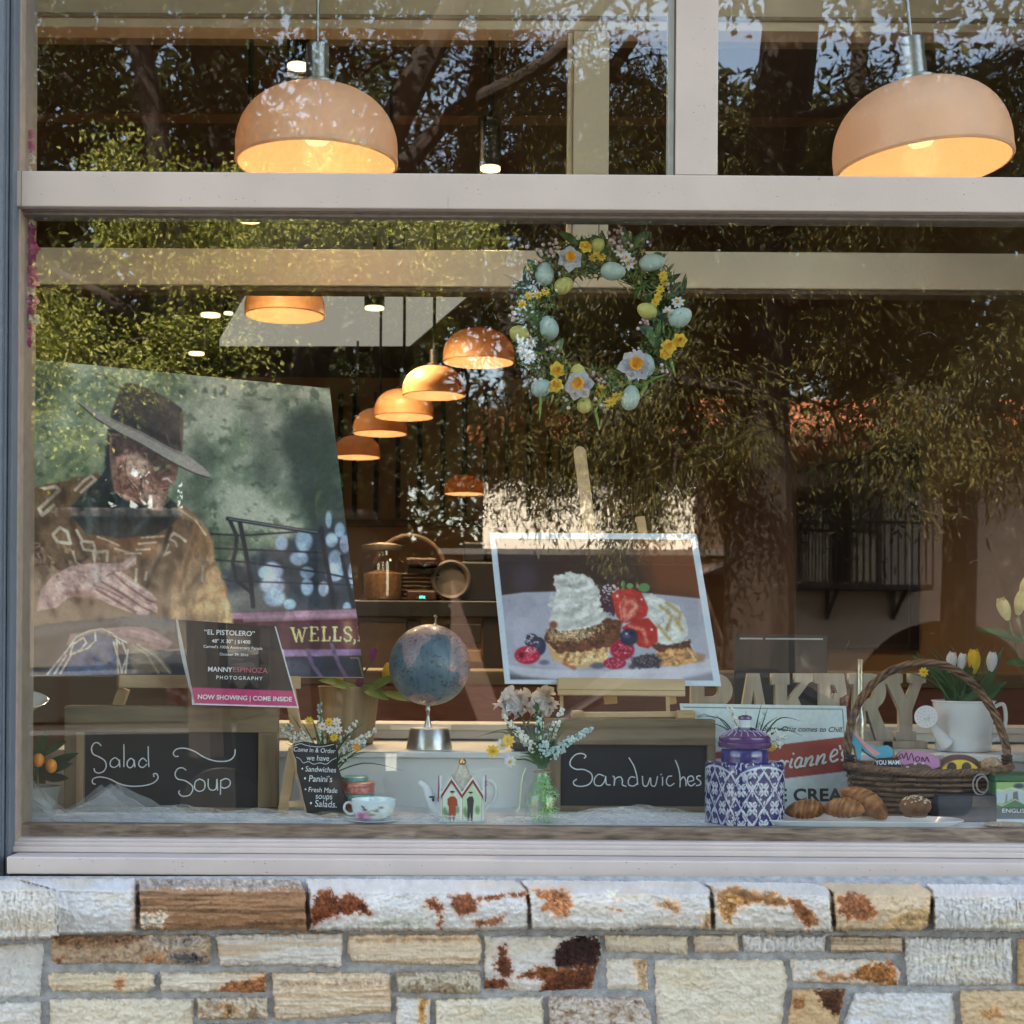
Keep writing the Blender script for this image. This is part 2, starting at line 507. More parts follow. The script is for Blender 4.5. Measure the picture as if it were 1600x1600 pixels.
# slanting right-hand wall: runs from the back corner towards the window
WA, WB = Vector((0.44, 11.13, 0)), Vector((3.2, 0.50, 0))
wd_ = (WB - WA).normalized(); wn_ = Vector((-wd_.y, wd_.x, 0))
if wn_.x > 0: wn_ = -wn_
b = MB(); m_ = (WA + WB) / 2 - wn_ * 0.08
b.obox((m_.x, m_.y, (0.15 + ZC) / 2), wd_ * (WB - WA).length / 2, -wn_ * 0.08, (0, 0, (ZC - 0.15) / 2))
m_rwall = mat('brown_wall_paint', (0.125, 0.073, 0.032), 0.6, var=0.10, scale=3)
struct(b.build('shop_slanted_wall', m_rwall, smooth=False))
def on_wall(px, z=None, py=None, off=0.0):
    """point of the slanted wall seen in pixel column px"""
    u = (px - 800) / FPX
    # WA.x + s*wd.x = u*(D + WA.y + s*wd.y)
    s_ = (u * (D + WA.y) - WA.x) / (wd_.x - u * wd_.y)
    q = WA + wd_ * s_
    if py is not None: z = HC - (py - 1000 - TH * (px - 800)) * (D + q.y) / FPX
    return Vector((q.x, q.y, z)) + wn_ * off

# battens of the back wall
m_batten = mat('dark_batten_paint', (0.02, 0.014, 0.009), 0.6)
bat = thing('batten_panelling', 'row of dark vertical battens with a ledge rail on the tan back wall', 'panelling', (0, 11.1, 0.15))
for px in (532, 554, 588, 622, 656, 692, 726, 759, 792, 826, 858):
    x = P(px, 700, 11.1).x
    MB().box(x - 0.024, x + 0.024, 11.09, 11.128, P(px, 808, 11.1).z, 3.9).build('batten', m_batten, bat, smooth=False)
x0, x1 = P(200, 800, 11.1).x, P(864, 800, 11.1).x
MB().box(x0, x1, 11.04, 11.128, P(700, 824, 11.1).z, P(700, 813, 11.1).z).build('ledge_rail', mat('rail_paint', (0.2, 0.14, 0.07), 0.6), bat, smooth=False, bevel=0.01)
# picture rail on the slanted wall
rail = thing('picture_rail', 'brown picture rail running along the slanted side wall', 'moulding', on_wall(1000, 2.96))
a, c = on_wall(866, 2.96, off=0.02), on_wall(1560, 2.96, off=0.02)
MB().beam(a, c, 0.04, 0.12).build('rail', mat('rail_brown', (0.12, 0.07, 0.03), 0.6), rail, smooth=False, bevel=0.006)

# ------------------------------------------------------------------ the shop front
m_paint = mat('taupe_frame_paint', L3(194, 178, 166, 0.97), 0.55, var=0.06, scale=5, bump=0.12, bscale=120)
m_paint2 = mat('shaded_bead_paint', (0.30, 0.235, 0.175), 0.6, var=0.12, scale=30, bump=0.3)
m_trim = mat('slate_trim_paint', L3(96, 103, 112, 1.0), 0.55, var=0.08, scale=20)
m_old = wood('weathered_wood', (0.12, 0.075, 0.055), (0.40, 0.29, 0.22), 'x', 0.85, scale=26, fine=1.6)
front = thing('shop_window', 'taupe painted shop window with one wide pane, two upper panes and a broad sill', 'window', P(800, 1372, 0))
# jamb and outer trim on the left
def vbox(px0, px1, yf, yb, zt=4.3, zb=None, pyb=1600):
    x0, x1 = P(px0, 800, yf).x, P(px1, 800, yf).x
    return MB().box(x0, x1, yf, yb, zb if zb is not None else P(px0, pyb, yf).z, zt)
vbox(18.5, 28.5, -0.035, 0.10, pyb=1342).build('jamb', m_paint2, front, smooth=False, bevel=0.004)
b = MB()
for i, (q0, q1, yy) in enumerate(((-14, 2, -0.10), (2, 8, -0.085), (8, 11, -0.065), (11, 18.6, -0.075))):
    x0, x1 = P(q0, 800, yy).x, P(q1, 800, yy).x
    b.box(x0, x1 - 0.0005, yy, 0.10 - 0.003 * i, P(10, 1374, -0.1).z, 4.3)
b.build('corner_trim', m_trim, front, smooth=False, bevel=0.003)
XL = P(20, 800, 0).x; XR = 2.05
# transom
zt0, zt1 = P(800, 327, -0.05).z, P(800, 271.5, -0.05).z
MB().box(P(20.5, 300, -0.05).x, XR, -0.05, 0.07, zt0, zt1).build('transom', m_paint, front, smooth=False, bevel=0.003)
b = MB(); b.box(P(28, 300, -0.02).x, XR, -0.024, 0.06, P(800, 334, -0.024).z, zt0 - 0.0005)
b.box(P(28, 300, -0.02).x, XR, -0.012, 0.05, P(800, 340, -0.012).z, P(800, 334, -0.012).z - 0.0006)
b.build('transom_bead', mat('bead_brown', (0.20, 0.165, 0.135), 0.7, var=0.2, scale=40), front, smooth=False, bevel=0.002)
# mullion
MB().box(P(1057, 150, -0.045).x, P(1122, 150, -0.045).x, -0.045, 0.07, zt1 + 0.0005, 4.3).build('mullion', m_paint, front, smooth=False, bevel=0.003)
b = MB(); b.box(P(1045, 150, -0.01).x, P(1053, 150, -0.01).x, -0.012, 0.05, zt1 + 0.0005, 4.3)
b.build('glazing_bead', mat('grey_green_bead', (0.42, 0.43, 0.37), 0.6, var=0.1), front, smooth=False)
MB().box(P(1053.2, 150, -0.02).x, P(1056.8, 150, -0.02).x, -0.022, 0.05, zt1 + 0.0005, 4.3).build('glazing_seal', mat('grey_seal', (0.07, 0.065, 0.06), 0.7), front, smooth=False)
# sill mouldings
zg = P(800, 1314.5, 0.0).z
b = MB(); zz = [1314.5, 1320, 1327, 1336.5]
for i, yy in enumerate((-0.022, -0.036, -0.048)):
    b.box(P(19, 1300, yy).x, XR, yy, 0.05 - 0.002 * i, P(800, zz[i + 1], yy).z, P(800, zz[i], yy).z - 0.0004 * i)
b.build('sill_moulding', mat('sill_paint', L3(196, 184, 178, 0.97), 0.55, var=0.05, scale=12, bump=0.05), front, smooth=False, bevel=0.003)
MB().box(P(10, 1350, -0.12).x, XR + 0.1, -0.12, 0.06, P(800, 1371, -0.12).z, P(800, 1343.5, -0.12).z).build('sill', mat('sill_paint', (0, 0, 0)), front, smooth=False, bevel=0.004)
# weathered inner ledge that shows through the bottom of the pane
b = MB(); b.box(XL + 0.005, XR, 0.012, 0.050, P(800, 1316, 0.03).z, P(800, 1291, 0.012).z)
b.build('inner_ledge', m_old, front, smooth=False, bevel=0.004)
m_glass = glassmat('window_glass', 0.058, (0.97, 0.985, 0.98), wav=0.015)
def pane(px0, px1, z0, z1, y=0.0):
    MB().box(P(px0, 800, y).x, px1 if px1 < 5 else P(px1, 800, y).x, y, y + 0.006, z0, z1).build('glass_pane', m_glass, front, smooth=False)
pane(27, XR, zg - 0.004, zt0 - 0.004)
pane(27, 1053, zt1 - 0.004, 4.2)
pane(1115, XR, zt1 - 0.004, 4.2)

# wear: scuffs and pinholes in the paint, joint lines, hairline scratches on the pane
b = MB()
def scuff(x, y, z, r):
    n = random.randint(5, 8)
    b.prism([(x + r * rnd(.5, 1.3) * math.cos(2 * PI * i / n) * 1.6, y, z + r * rnd(.4, 1.1) * math.sin(2 * PI * i / n)) for i in range(n)], (0, 0.0008, 0))
for i in range(70): scuff(rnd(-1.2, 1.25), -0.0503, rnd(zt0 + .006, zt1 - .006), rnd(.0005, .0016))
for i in range(20): scuff(rnd(.44, .52), -0.0453, rnd(zt1 + .01, 3.2), rnd(.0005, .0014))
for i in range(70): scuff(rnd(-1.2, 1.25), -0.1203, rnd(P(800, 1369, -0.12).z, P(800, 1346, -0.12).z), rnd(.0005, .0017))
b.build('paint_scuffs', mat('worn_paint', (0.24, 0.19, 0.15), 0.8, var=0.3), front, smooth=False)
b = MB()
b.box(P(1056, 270, -.045).x, P(1123, 270, -.045).x, -0.0458, -0.03, zt1 + 0.0003, zt1 + 0.0018)
xj = P(33, 300, -.05).x; b.box(xj, xj + .0012, -0.0504, -0.03, zt0 + .001, zt1 - .001)
xj = P(700, 300, -.05).x; b.box(xj, xj + .0006, -0.0503, -0.03, zt0 + .001, zt0 + .03)
b.build('joint_lines', mat('joint_grime', (0.14, 0.11, 0.09), 0.9), front, smooth=False)
gp = [o for o in front.children if o.name.startswith('glass_pane')][0]
b = MB()
for i in range(46):
    p0 = P(rnd(40, 1580), rnd(350, 1300) if i % 4 else rnd(10, 260), -.0006); a = rnd(0, 6.28); L_ = rnd(.006, .035); k_ = rnd(-.5, .5)
    b.tube(cr([p0, p0 + Vector((math.cos(a) * L_ * .5, 0, math.sin(a) * L_ * .5)), p0 + Vector((math.cos(a + k_) * L_, 0, math.sin(a + k_) * L_))], 4), .00022, 4)
b.build('scratches', mat('pale_scratch', (0.42, 0.40, 0.34), 0.8), gp)

# the building that carries it: wall above, side piers, flat roof
bk = thing('bakery_building', 'two storey shop building with plain wall above the window', 'building', (0, 0.1, 0))
m_stucco = mat('cream_stucco', (0.45, 0.40, 0.33), 0.85, var=0.06, scale=8, bump=0.3)
b = MB(); b.box(-6, 6.6, -0.02, 0.12, 4.21, 7.0); b.box(-6, P(-14, 800, 0).x, -0.03, 0.121, 0, 4.209); b.box(XR, 6.6, -0.03, 0.121, 0, 4.209); b.box(P(-14, 800, 0).x, XR, 0.05, 0.119, 0, 0.93)
b.build('wall', m_stucco, bk, smooth=False)
MB().box(-6.2, 6.8, -0.35, 13.5, 7.0, 7.2).build('roof', mat('roof_felt', (0.10, 0.09, 0.085), 0.9), bk, smooth=False)
b = MB(); b.box(-6.0, -5.81, 0.13, 13.4, 0, 6.99); b.box(6.51, 6.6, 0.13, 13.4, 0, 6.99); b.box(-5.8, 6.5, 13.21, 13.4, 0, 6.99)
b.build('wall', m_stucco, bk, smooth=False)

# ------------------------------------------------------------------ stone wall
cop = [  # coping stones: outline, colour, style, patches
 ([(-60,1377),(20,1375),(88,1392),(92,1396),(91,1464),(-60,1470)], (208,207,206), 'rib', [], -0.285),
 ([(22,1373),(210,1373),(212,1398),(210,1457),(88,1459),(86,1392)], (203,206,211), 'chip', [([(205,1376),(214,1390),(212,1458),(204,1458)], (165,125,95), 0.4)], -0.245),
 ([(218,1373),(466,1374),(476,1390),(478,1452),(380,1449),(300,1451),(225,1450),(219,1445)], (158,122,92), 'streak', [([(222,1428),(255,1426),(258,1432),(254,1450),(222,1450)], (210,200,185), 1), ([(215,1370),(470,1370),(474,1386),(380,1391),(300,1387),(222,1388)], (172,166,160), 0.9), ([(280,1446),(380,1442),(478,1438),(478,1446),(380,1449)], (95,65,45), 0.7)], -0.25),
 ([(478,1373),(803,1371),(822,1392),(824,1450),(700,1453),(485,1452),(484,1395)], (207,208,210), 'chip',
  [([(484,1442),(484,1420),(492,1402),(505,1389),(515,1389),(530,1402),(545,1394),(560,1400),(576,1418),(579,1432),(560,1428),(545,1430),(530,1430),(518,1434),(500,1440),(490,1446)], (124,66,36), 1),
   ([(663,1418),(668,1407),(682,1405),(692,1420),(691,1433),(688,1450),(683,1444),(686,1430),(680,1421)], (128,70,40), 1),
   ([(700,1402),(720,1397),(735,1398),(748,1414),(742,1428),(716,1430),(706,1414)], (138,82,52), 1),
   ([(746,1405),(772,1398),(800,1394),(824,1391),(824,1403),(795,1400),(775,1404),(750,1408)], (140,80,48), 1),
   ([(738,1440),(762,1437),(790,1431),(782,1440),(765,1447),(745,1446)], (150,88,52), 0.9), ([(560,1446),(600,1436),(680,1440),(660,1450)], (176,180,160), 0.6)], -0.25),
 ([(810,1372),(1085,1372),(1107,1390),(1111,1450),(1000,1447),(985,1452),(832,1451),(827,1390)], (209,208,207), 'chip',
  [([(830,1391),(860,1389),(890,1391),(893,1414),(886,1432),(872,1433),(862,1425),(845,1424),(850,1408),(838,1398)], (184,120,76), 1),
   ([(1022,1413),(1040,1404),(1066,1414),(1060,1428),(1045,1424)], (192,142,96), 0.9), ([(944,1416),(960,1420),(977,1427),(958,1422)], (170,110,60), 0.9), ([(1096,1430),(1112,1426),(1112,1452),(1098,1450)], (196,150,100), 0.8), ([(950,1394),(965,1393),(966,1402),(952,1402)], (214,190,160), 0.8)], -0.255),
 ([(1092,1373),(1262,1373),(1296,1391),(1300,1454),(1118,1452),(1115,1388)], (206,204,202), 'chip',
  [([(1116,1390),(1150,1386),(1185,1392),(1212,1396),(1232,1412),(1222,1418),(1200,1414),(1180,1410),(1155,1420),(1142,1442),(1132,1442),(1122,1420)], (184,136,82), 1),
   ([(1140,1392),(1160,1396),(1190,1402),(1222,1408),(1226,1416),(1190,1410),(1160,1404)], (120,76,42), 0.8),
   ([(1230,1400),(1250,1408),(1272,1424),(1280,1446),(1262,1451),(1246,1436),(1236,1420)], (160,104,60), 1), ([(1240,1412),(1262,1420),(1270,1436),(1262,1448),(1250,1430)], (120,70,36), 0.8)], -0.25),
 ([(1270,1373),(1428,1374),(1455,1395),(1450,1445),(1435,1452),(1307,1452),(1303,1395)], (200,182,155), 'chip',
  [([(1308,1402),(1326,1395),(1352,1399),(1360,1412),(1374,1430),(1348,1440),(1322,1436),(1310,1422)], (158,100,64), 1), ([(1400,1430),(1450,1420),(1452,1450),(1380,1450)], (190,150,95), 0.7)], -0.25),
 ([(1434,1374),(2090,1376),(2090,1457),(1462,1452),(1459,1393)], (204,206,209), 'rib', [([(1540,1440),(2090,1432),(2090,1438),(1560,1444)], (190,182,150), 0.7)], -0.25)]
fac = [
 ([(-60,1474),(68,1473),(69,1492),(62,1558),(-60,1561)], (206,208,211), 'chip', []),
 ([(80,1462),(328,1459),(331,1490),(333,1499),(315,1508),(150,1505),(90,1507),(80,1500)], (186,166,146), 'mottle', [([(84,1462),(230,1461),(200,1478),(90,1482)], (140,105,78), 0.8), ([(262,1495),(290,1488),(322,1494),(316,1505),(280,1505)], (84,86,92), 0.9), ([(225,1492),(250,1488),(256,1504),(226,1504)], (170,120,80), 0.8), ([(230,1464),(322,1462),(318,1478),(250,1480)], (176,176,176), 0.7), ([(86,1496),(100,1496),(98,1506),(88,1506)], (130,80,52), 0.9)]),
 ([(337,1459),(535,1457),(533,1510),(450,1508),(345,1510)], (205,203,200), 'stripe', []),
 ([(545,1459),(746,1459),(752,1466),(751,1500),(745,1508),(620,1507),(550,1503),(543,1490)], (212,199,181), 'stripe', [([(546,1465),(750,1463),(750,1472),(560,1474)], (196,160,122), 0.7)]),
 ([(757,1462),(938,1461),(940,1490),(925,1545),(845,1550),(757,1545)], (207,207,207), 'chip',
  [([(780,1478),(788,1477),(795,1498),(801,1516),(797,1532),(786,1530),(775,1515),(773,1500)], (112,62,42), 1), ([(757,1532),(775,1526),(790,1530),(800,1545),(770,1549),(757,1545)], (128,74,46), 1),
   ([(868,1485),(880,1472),(900,1461),(938,1464),(941,1490),(930,1512),(900,1516),(870,1512),(862,1500)], (58,37,33), 1),
   ([(845,1551),(850,1532),(820,1527),(800,1530),(848,1506),(870,1514),(935,1508),(925,1546),(880,1551)], (132,78,44), 1), ([(848,1535),(900,1515),(930,1512),(922,1544),(870,1548)], (96,52,32), 0.8)]),
 ([(943,1460),(1075,1461),(1074,1492),(950,1487)], (204,195,178), 'chip', []),
 ([(1083,1461),(1152,1460),(1155,1487),(1087,1488)], (200,189,174), 'chip', []),
 ([(1160,1461),(1290,1461),(1290,1487),(1162,1488)], (206,207,211), 'rib', []),
 ([(1298,1462),(1408,1463),(1410,1487),(1300,1489)], (200,180,156), 'streak', []),
 ([(1415,1463),(1580,1466),(1582,1538),(1570,1539),(1418,1540),(1414,1500)], (204,206,208), 'rib', [([(1420,1498),(1560,1490),(1580,1498),(1440,1504)], (192,188,165), 0.6)]),
 ([(1590,1466),(2090,1466),(2090,1540),(1588,1540)], (190,160,125), 'chip', []),
 ([(75,1524),(84,1519),(230,1518),(241,1524),(242,1540),(230,1551),(84,1549),(75,1540)], (208,198,178), 'stripe', [([(176,1532),(192,1528),(195,1536),(186,1545),(178,1544)], (184,120,72), 0.9)]),
 ([(250,1519),(417,1519),(416,1551),(252,1549)], (211,204,192), 'stripe', [([(335,1550),(350,1538),(375,1532),(400,1526),(417,1524),(417,1552)], (164,104,64), 1)]),
 ([(425,1519),(610,1518),(612,1582),(550,1586),(500,1592),(430,1592)], (206,192,172), 'stripe', [([(432,1530),(606,1528),(600,1545),(440,1545)], (196,172,146), 0.6)]),
 ([(618,1519),(750,1517),(750,1551),(623,1551)], (190,184,168), 'mottle', []),
 ([(945,1497),(1012,1497),(1013,1548),(948,1547)], (210,206,200), 'chip', [([(985,1497),(1013,1497),(1013,1548),(1003,1548)], (202,165,120), 0.8)]),
 ([(1022,1498),(1222,1498),(1232,1530),(1222,1596),(1228,1640),(1026,1640),(1024,1590)], (211,206,193), 'chip', []),
 ([(1233,1497),(1392,1499),(1407,1520),(1403,1540),(1240,1535)], (209,206,200), 'chip', [([(1318,1530),(1335,1520),(1350,1506),(1375,1504),(1402,1512),(1403,1541),(1372,1538),(1350,1532)], (164,108,58), 1), ([(1268,1522),(1284,1515),(1290,1526),(1318,1520),(1322,1532),(1290,1532)], (176,124,78), 0.9), ([(1385,1500),(1400,1503),(1396,1512),(1382,1510)], (150,92,50), 0.9)]),
 ([(-60,1570),(62,1565),(64,1640),(-60,1640)], (207,206,203), 'chip', []),
 ([(77,1560),(303,1559),(302,1640),(80,1640)], (210,203,188), 'chip', []),
 ([(309,1559),(417,1559),(417,1591),(309,1592)], (196,186,168), 'mottle', [([(340,1570),(365,1566),(375,1580),(350,1588)], (176,136,90), 0.8)]),
 ([(309,1600),(424,1600),(424,1640),(309,1640)], (204,198,186), 'chip', []),
 ([(432,1602),(612,1596),(612,1640),(430,1640)], (204,196,184), 'chip', []),
 ([(619,1556),(673,1560),(673,1640),(619,1640)], (206,207,208), 'chip', [([(653,1557),(668,1558),(666,1600),(651,1600)], (192,142,82), 1)]),
 ([(681,1561),(848,1557),(850,1640),(681,1640)], (208,202,186), 'chip', []),
 ([(857,1557),(1003,1558),(1018,1590),(1022,1640),(860,1640)], (196,187,180), 'mottle', []),
 ([(1240,1545),(1322,1545),(1310,1595),(1300,1640),(1230,1640),(1232,1595)], (196,168,130), 'chip', [([(1272,1547),(1321,1546),(1314,1580),(1303,1592),(1286,1572)], (86,52,30), 1), ([(1238,1558),(1258,1556),(1256,1575),(1238,1578)], (160,108,64), 0.9)]),
 ([(1335,1550),(1490,1550),(1495,1640),(1305,1640),(1320,1590)], (205,208,212), 'chip', []),
 ([(1500,1547),(2090,1547),(2090,1640),(1505,1640)], (200,178,146), 'chip', [([(1530,1580),(1560,1572),(1570,1590),(1540,1596)], (184,132,80), 0.8)])]
# courses below the picture, down to the pavement
yy = 1648
for r_ in range(5):
    h = (62, 44, 70, 52, 60)[r_]; x = -60 - 37 * r_
    while x < 2090:
        wd2 = random.choice((90, 130, 180, 230)); g = rnd(-10, 10)
        fac.append(([(x + 4, yy + 3), (x + wd2 - 4, yy + 3), (x + wd2 - 4, yy + h - 5), (x + 4, yy + h - 5)], (200 + g, 194 + g, 182 + g), random.choice(('chip', 'stripe', 'rib')), []))
        x += wd2
    yy += h
def stonewall():
    st = 1.7
    xs = np.arange(-60, 2090, st); ys = np.arange(1368, 1930, st)
    ys = np.concatenate([np.arange(1368, 1645, st), np.arange(1645, 1940, 4.0)])
    X, Y = np.meshgrid(xs, ys, indexing='xy')
    UX, UY = X, Y
    nz = fbm(X * 0.11, Y * 0.11, 2, 4) - 0.5
    nz2 = fbm(X * 0.35, Y * 0.35, 6, 3) - 0.5
    best = np.full(X.shape, -1e9); ydep = np.full(X.shape, -0.175); iscop = np.zeros(X.shape, bool)
    C = np.zeros(X.shape + (3,)); C[:] = (0, 0, 0)
    def do(poly, col, style, patches, yf, coping):
        nonlocal best, ydep, iscop, C
        x0 = min(p[0] for p in poly) - 8; x1 = max(p[0] for p in poly) + 8
        y0 = min(p[1] for p in poly) - 8; y1 = max(p[1] for p in poly) + 8
        i0, i1 = np.searchsorted(xs, [x0, x1]); j0, j1 = np.searchsorted(ys, [y0, y1])
        sl_ = (slice(j0, j1), slice(i0, i1))
        x, y = X[sl_], Y[sl_]
        n1, n2 = nz[sl_], nz2[sl_]
        d = sdf(x, y, poly) + 1.8 + n1 * 4.5 + n2 * 3.2
        sd_ = random.random() * 90
        if style == 'rib': tex = 0.6 * (fbm(x * 0.30, y * 0.05, int(sd_), 3) - 0.5) + 0.5 * n2
        elif style in ('stripe', 'streak'): tex = 0.6 * (fbm(x * 0.03, y * 0.28, int(sd_), 3) - 0.5) + 0.35 * n2
        elif style == 'mottle': tex = 1.0 * (fbm(x * 0.12, y * 0.12, int(sd_), 4) - 0.5) + 0.6 * n2
        else: tex = 1.1 * (np.abs(fbm(x * 0.05 + n1, y * 0.07, int(sd_), 4) - 0.5)) - 0.2 + 0.28 * n2
        if coping:
            # top face runs back, then rolls over into the front face
            t = np.clip((y - TH * (x - 800) - 1371) / 25.0, 0, 1)
            f = t ** 0.9
            base = -0.125 + (yf + 0.125) * f
            belly = 0.012 * np.sin(np.clip((y - 1396) / 56, 0, 1) * PI)
            yv = base - belly * (t >= 1) - tex * 0.024
            edge = sstep(-2.0, 4.0, d)
            yv = -0.15 + (yv + 0.15) * edge if False else yv * edge + np.minimum(-0.13, yv + 0.05) * (1 - edge)
        else:
            bulge = 0.010 * sstep(0, 14, d)
            yv = yf - bulge - tex * 0.024
            edge = sstep(-2.0, 5.0, d)
            yv = yv * edge + (-0.178) * (1 - edge)
        # colour
        c = np.zeros(x.shape + (3,)); c[:] = col
        lo = (fbm(x * 0.02, y * 0.03, int(sd_) + 7, 3) - 0.5)
        c *= (1 + 0.10 * lo + 0.10 * n2 + 0.10 * n1)[..., None]
        if style == 'stripe':
            s_ = fbm(x * 0.006, y * 0.16 + lo, int(sd_) + 2, 3); k = 0.55 * sstep(0.52, 0.72, s_)[..., None]
            c = c * (1 - k) + np.array((190, 158, 122)) * k
        if style == 'streak':
            s_ = fbm(x * 0.008, y * 0.2 + 0.6 * lo, int(sd_) + 2, 4); k = 0.8 * sstep(0.45, 0.75, s_)[..., None]
            c = c * (1 - k) + np.array(col) * 0.62 * k
        if style == 'mottle':
            s_ = fbm(x * 0.07, y * 0.12, int(sd_) + 4, 4); k = 0.7 * sstep(0.5, 0.7, s_)[..., None]
            c = c * (1 - k) + np.array((150, 125, 102)) * k
        if style == 'chip' or style == 'rib':
            s_ = fbm(x * 0.015, y * 0.05, int(sd_) + 4, 4); k = 0.30 * sstep(0.55, 0.75, s_)[..., None]
            c = c * (1 - k) + np.array((206, 184, 150)) * k
        for pp, pc, al in patches:
            dd = sdf(x, y, pp) + 12 * (fbm(x * 0.14, y * 0.14, 4, 5) - 0.5) + 14 * n2
            k = (al * (0.88 * sstep(-2.2, 3.2, dd) + 0.14 * sstep(-9, 1, dd)))[..., None]
            pv = (np.array(pc) * 0.80 + np.mean(pc) * 0.12) * (1 + 0.8 * n1 + 0.9 * n2 + 0.35 * sstep(4, -1, dd))[..., None]
            c = c * (1 - k) + pv * k
            yv = yv + 0.0025 * sstep(-1, 3, dd) * al
        rim = sstep(5.0, 0.0, d)[..., None] * 0.35
        c = c * (1 - rim) + np.array((190, 168, 142)) * rim
        up = d > best[sl_]
        best[sl_] = np.where(up, d, best[sl_])
        ydep[sl_] = np.where(up & (d > -3), yv, ydep[sl_])
        iscop[sl_] = np.where(up, coping, iscop[sl_])
        C[sl_] = np.where((up & (d > -3))[..., None], c, C[sl_])
    for po, co, sy, pa in fac: do(po, co, sy, pa, -0.205 + rnd(-0.008, 0.008), False)
    for po, co, sy, pa, yf in cop: do(po, co, sy, pa, yf, True)
    k = (D + ydep) / FPX
    U = (X - 800) + TH * (Y - 1000); V = (Y - 1000) - TH * (X - 800)
    pos = np.stack([U * k, ydep, HC - V * k], -1)
    col = np.clip(lin(np.clip(C * np.array((1.0, 0.975, 0.94)), 0, 255)) * 1.06, 0, 0.86)
    nu, nv = len(xs), len(ys)
    g = best > -1.6
    kk = g[:-1, :-1] & g[1:, :-1] & g[:-1, 1:] & g[1:, 1:]
    kc = kk & iscop[:-1, :-1]; kf = kk & ~iscop[:-1, :-1]
    root = thing('stone_wall', 'low wall of pale split sandstone blocks with rust stains under the window sill', 'wall', (0, -0.2, 0))
    ms = vcmat('sandstone', 0.85, 0.25, bump=0.22, bscale=180)
    def sub(name, keep):
        F = gridfaces(nu, nv, keep)
        used = np.unique(F); re = np.full(nu * nv, -1); re[used] = np.arange(len(used))
        npmesh(name, pos.reshape(-1, 3)[used], re[F], ms, root, col.reshape(-1, 3)[used])
    sub('coping_stones', kc); sub('facing_stones', kf)
    # mortar bed and the wall's body
    xm = np.arange(-60, 2090, 5.0); ym = np.arange(1369, 1940, 5.0)
    A, B = np.meshgrid(xm, ym, indexing='xy')
    yd = -0.192 + 0.006 * (fbm(A * 0.1, B * 0.1, 8, 3) - 0.5) + np.where(B < 1400, (1400 - B) / 31 * 0.055, 0)
    k = (D + yd) / FPX
    U = (A - 800) + TH * (B - 1000); V = (B - 1000) - TH * (A - 800)
    mp_ = mat('grey_mortar', L3(150, 151, 153, 1.15), 0.95, var=0.28, scale=45, bump=1.0, bscale=220)
    npmesh('mortar', np.stack([U * k, yd, HC - V * k], -1).reshape(-1, 3), gridfaces(len(xm), len(ym)), mp_, root)
    b = MB(); b.box(-1.38, 2.04, -0.115, 0.045, 0.0, 0.905); b.build('wall_core', mp_, root, smooth=False)
stonewall()

# ------------------------------------------------------------------ inner clerestory frame, ceiling panel
YB = 1.35
m_cream = mat('cream_beam_paint', (0.74, 0.62, 0.45), 0.5, var=0.04, scale=6, bump=0.1)
m_dkm = mat('dark_moulding', (0.10, 0.07, 0.045), 0.6)
cf = thing('inner_transom_frame', 'cream painted inner beam and post frame behind the window lamps', 'frame', P(800, 450, YB))
x0, x1 = -4.2, 3.0
zb0, zb1 = P(800, 448, YB).z, P(800, 391, YB).z
MB().box(x0, x1, YB, YB + 0.10, zb0, zb1).build('beam', m_cream, cf, smooth=False, bevel=0.004)
MB().box(x0, x1, YB + 0.012, YB + 0.09, P(800, 456, YB).z, zb0 - 0.0006).build('beam_moulding', m_dkm, cf, smooth=False, bevel=0.003)
zt = P(800, 46, YB).z; zt2 = P(800, 33, YB - .02).z
MB().box(x0, x1, YB, YB + 0.10, zt, zt + 0.35).build('beam', m_cream, cf, smooth=False, bevel=0.004)
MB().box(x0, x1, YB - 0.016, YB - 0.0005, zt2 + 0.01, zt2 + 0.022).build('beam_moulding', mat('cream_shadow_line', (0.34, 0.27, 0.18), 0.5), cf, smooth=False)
MB().box(P(896, 150, YB).x, P(952, 150, YB).x, YB + 0.004, YB + 0.096, zb1 + 0.0006, zt - 0.0006).build('post', m_cream, cf, smooth=False, bevel=0.004)
MB().box(P(887, 150, YB).x, P(895.5, 150, YB).x, YB + 0.02, YB + 0.08, zb1 + 0.0006, zt - 0.0006).build('post_moulding', m_cream, cf, smooth=False, bevel=0.003)
# deeper ceiling beams seen through the upper panes
for i, (pa, pb, yy, cc) in enumerate(((66, 50, 2.6, (0.30, 0.28, 0.19)), (95, 70, 3.6, (0.16, 0.10, 0.05)))):
    q = thing('ceiling_beam', ('pale grey-green ceiling beam under the dark ceiling', 'brown timber ceiling beam behind the grey-green one')[i], 'beam', P(800, pb, yy))
    MB().box(-4.5, 3.4 - 0.5 * i, yy, yy + 0.14, P(800, pb, yy).z, ZC - 0.002).build('timber', mat('beam_paint_%s' % ('sage', 'umber')[i], cc, 0.6), q, smooth=False, bevel=0.006)
cp = thing('ceiling_panel', 'pale slanted ceiling panel deep in the shop, with an added glow', 'ceiling panel', P(520, 500, 7))
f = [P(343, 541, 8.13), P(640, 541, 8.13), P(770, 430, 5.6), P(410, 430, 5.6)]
MB().prism(f, (0, 0, 0.06)).build('panel', emat('panel_added_glow', (1.0, 0.93, 0.76), 0.042), cp, smooth=False, bevel=0.004)  # emission added so the ceiling panel reads bright and lights the room
f = [P(641, 541, 8.1), P(672, 541, 8.1), P(806, 430, 5.6), P(771, 430, 5.6)]
MB().prism(f, (0, 0, 0.10)).build('edge_beam', m_dkm, cp, smooth=False)
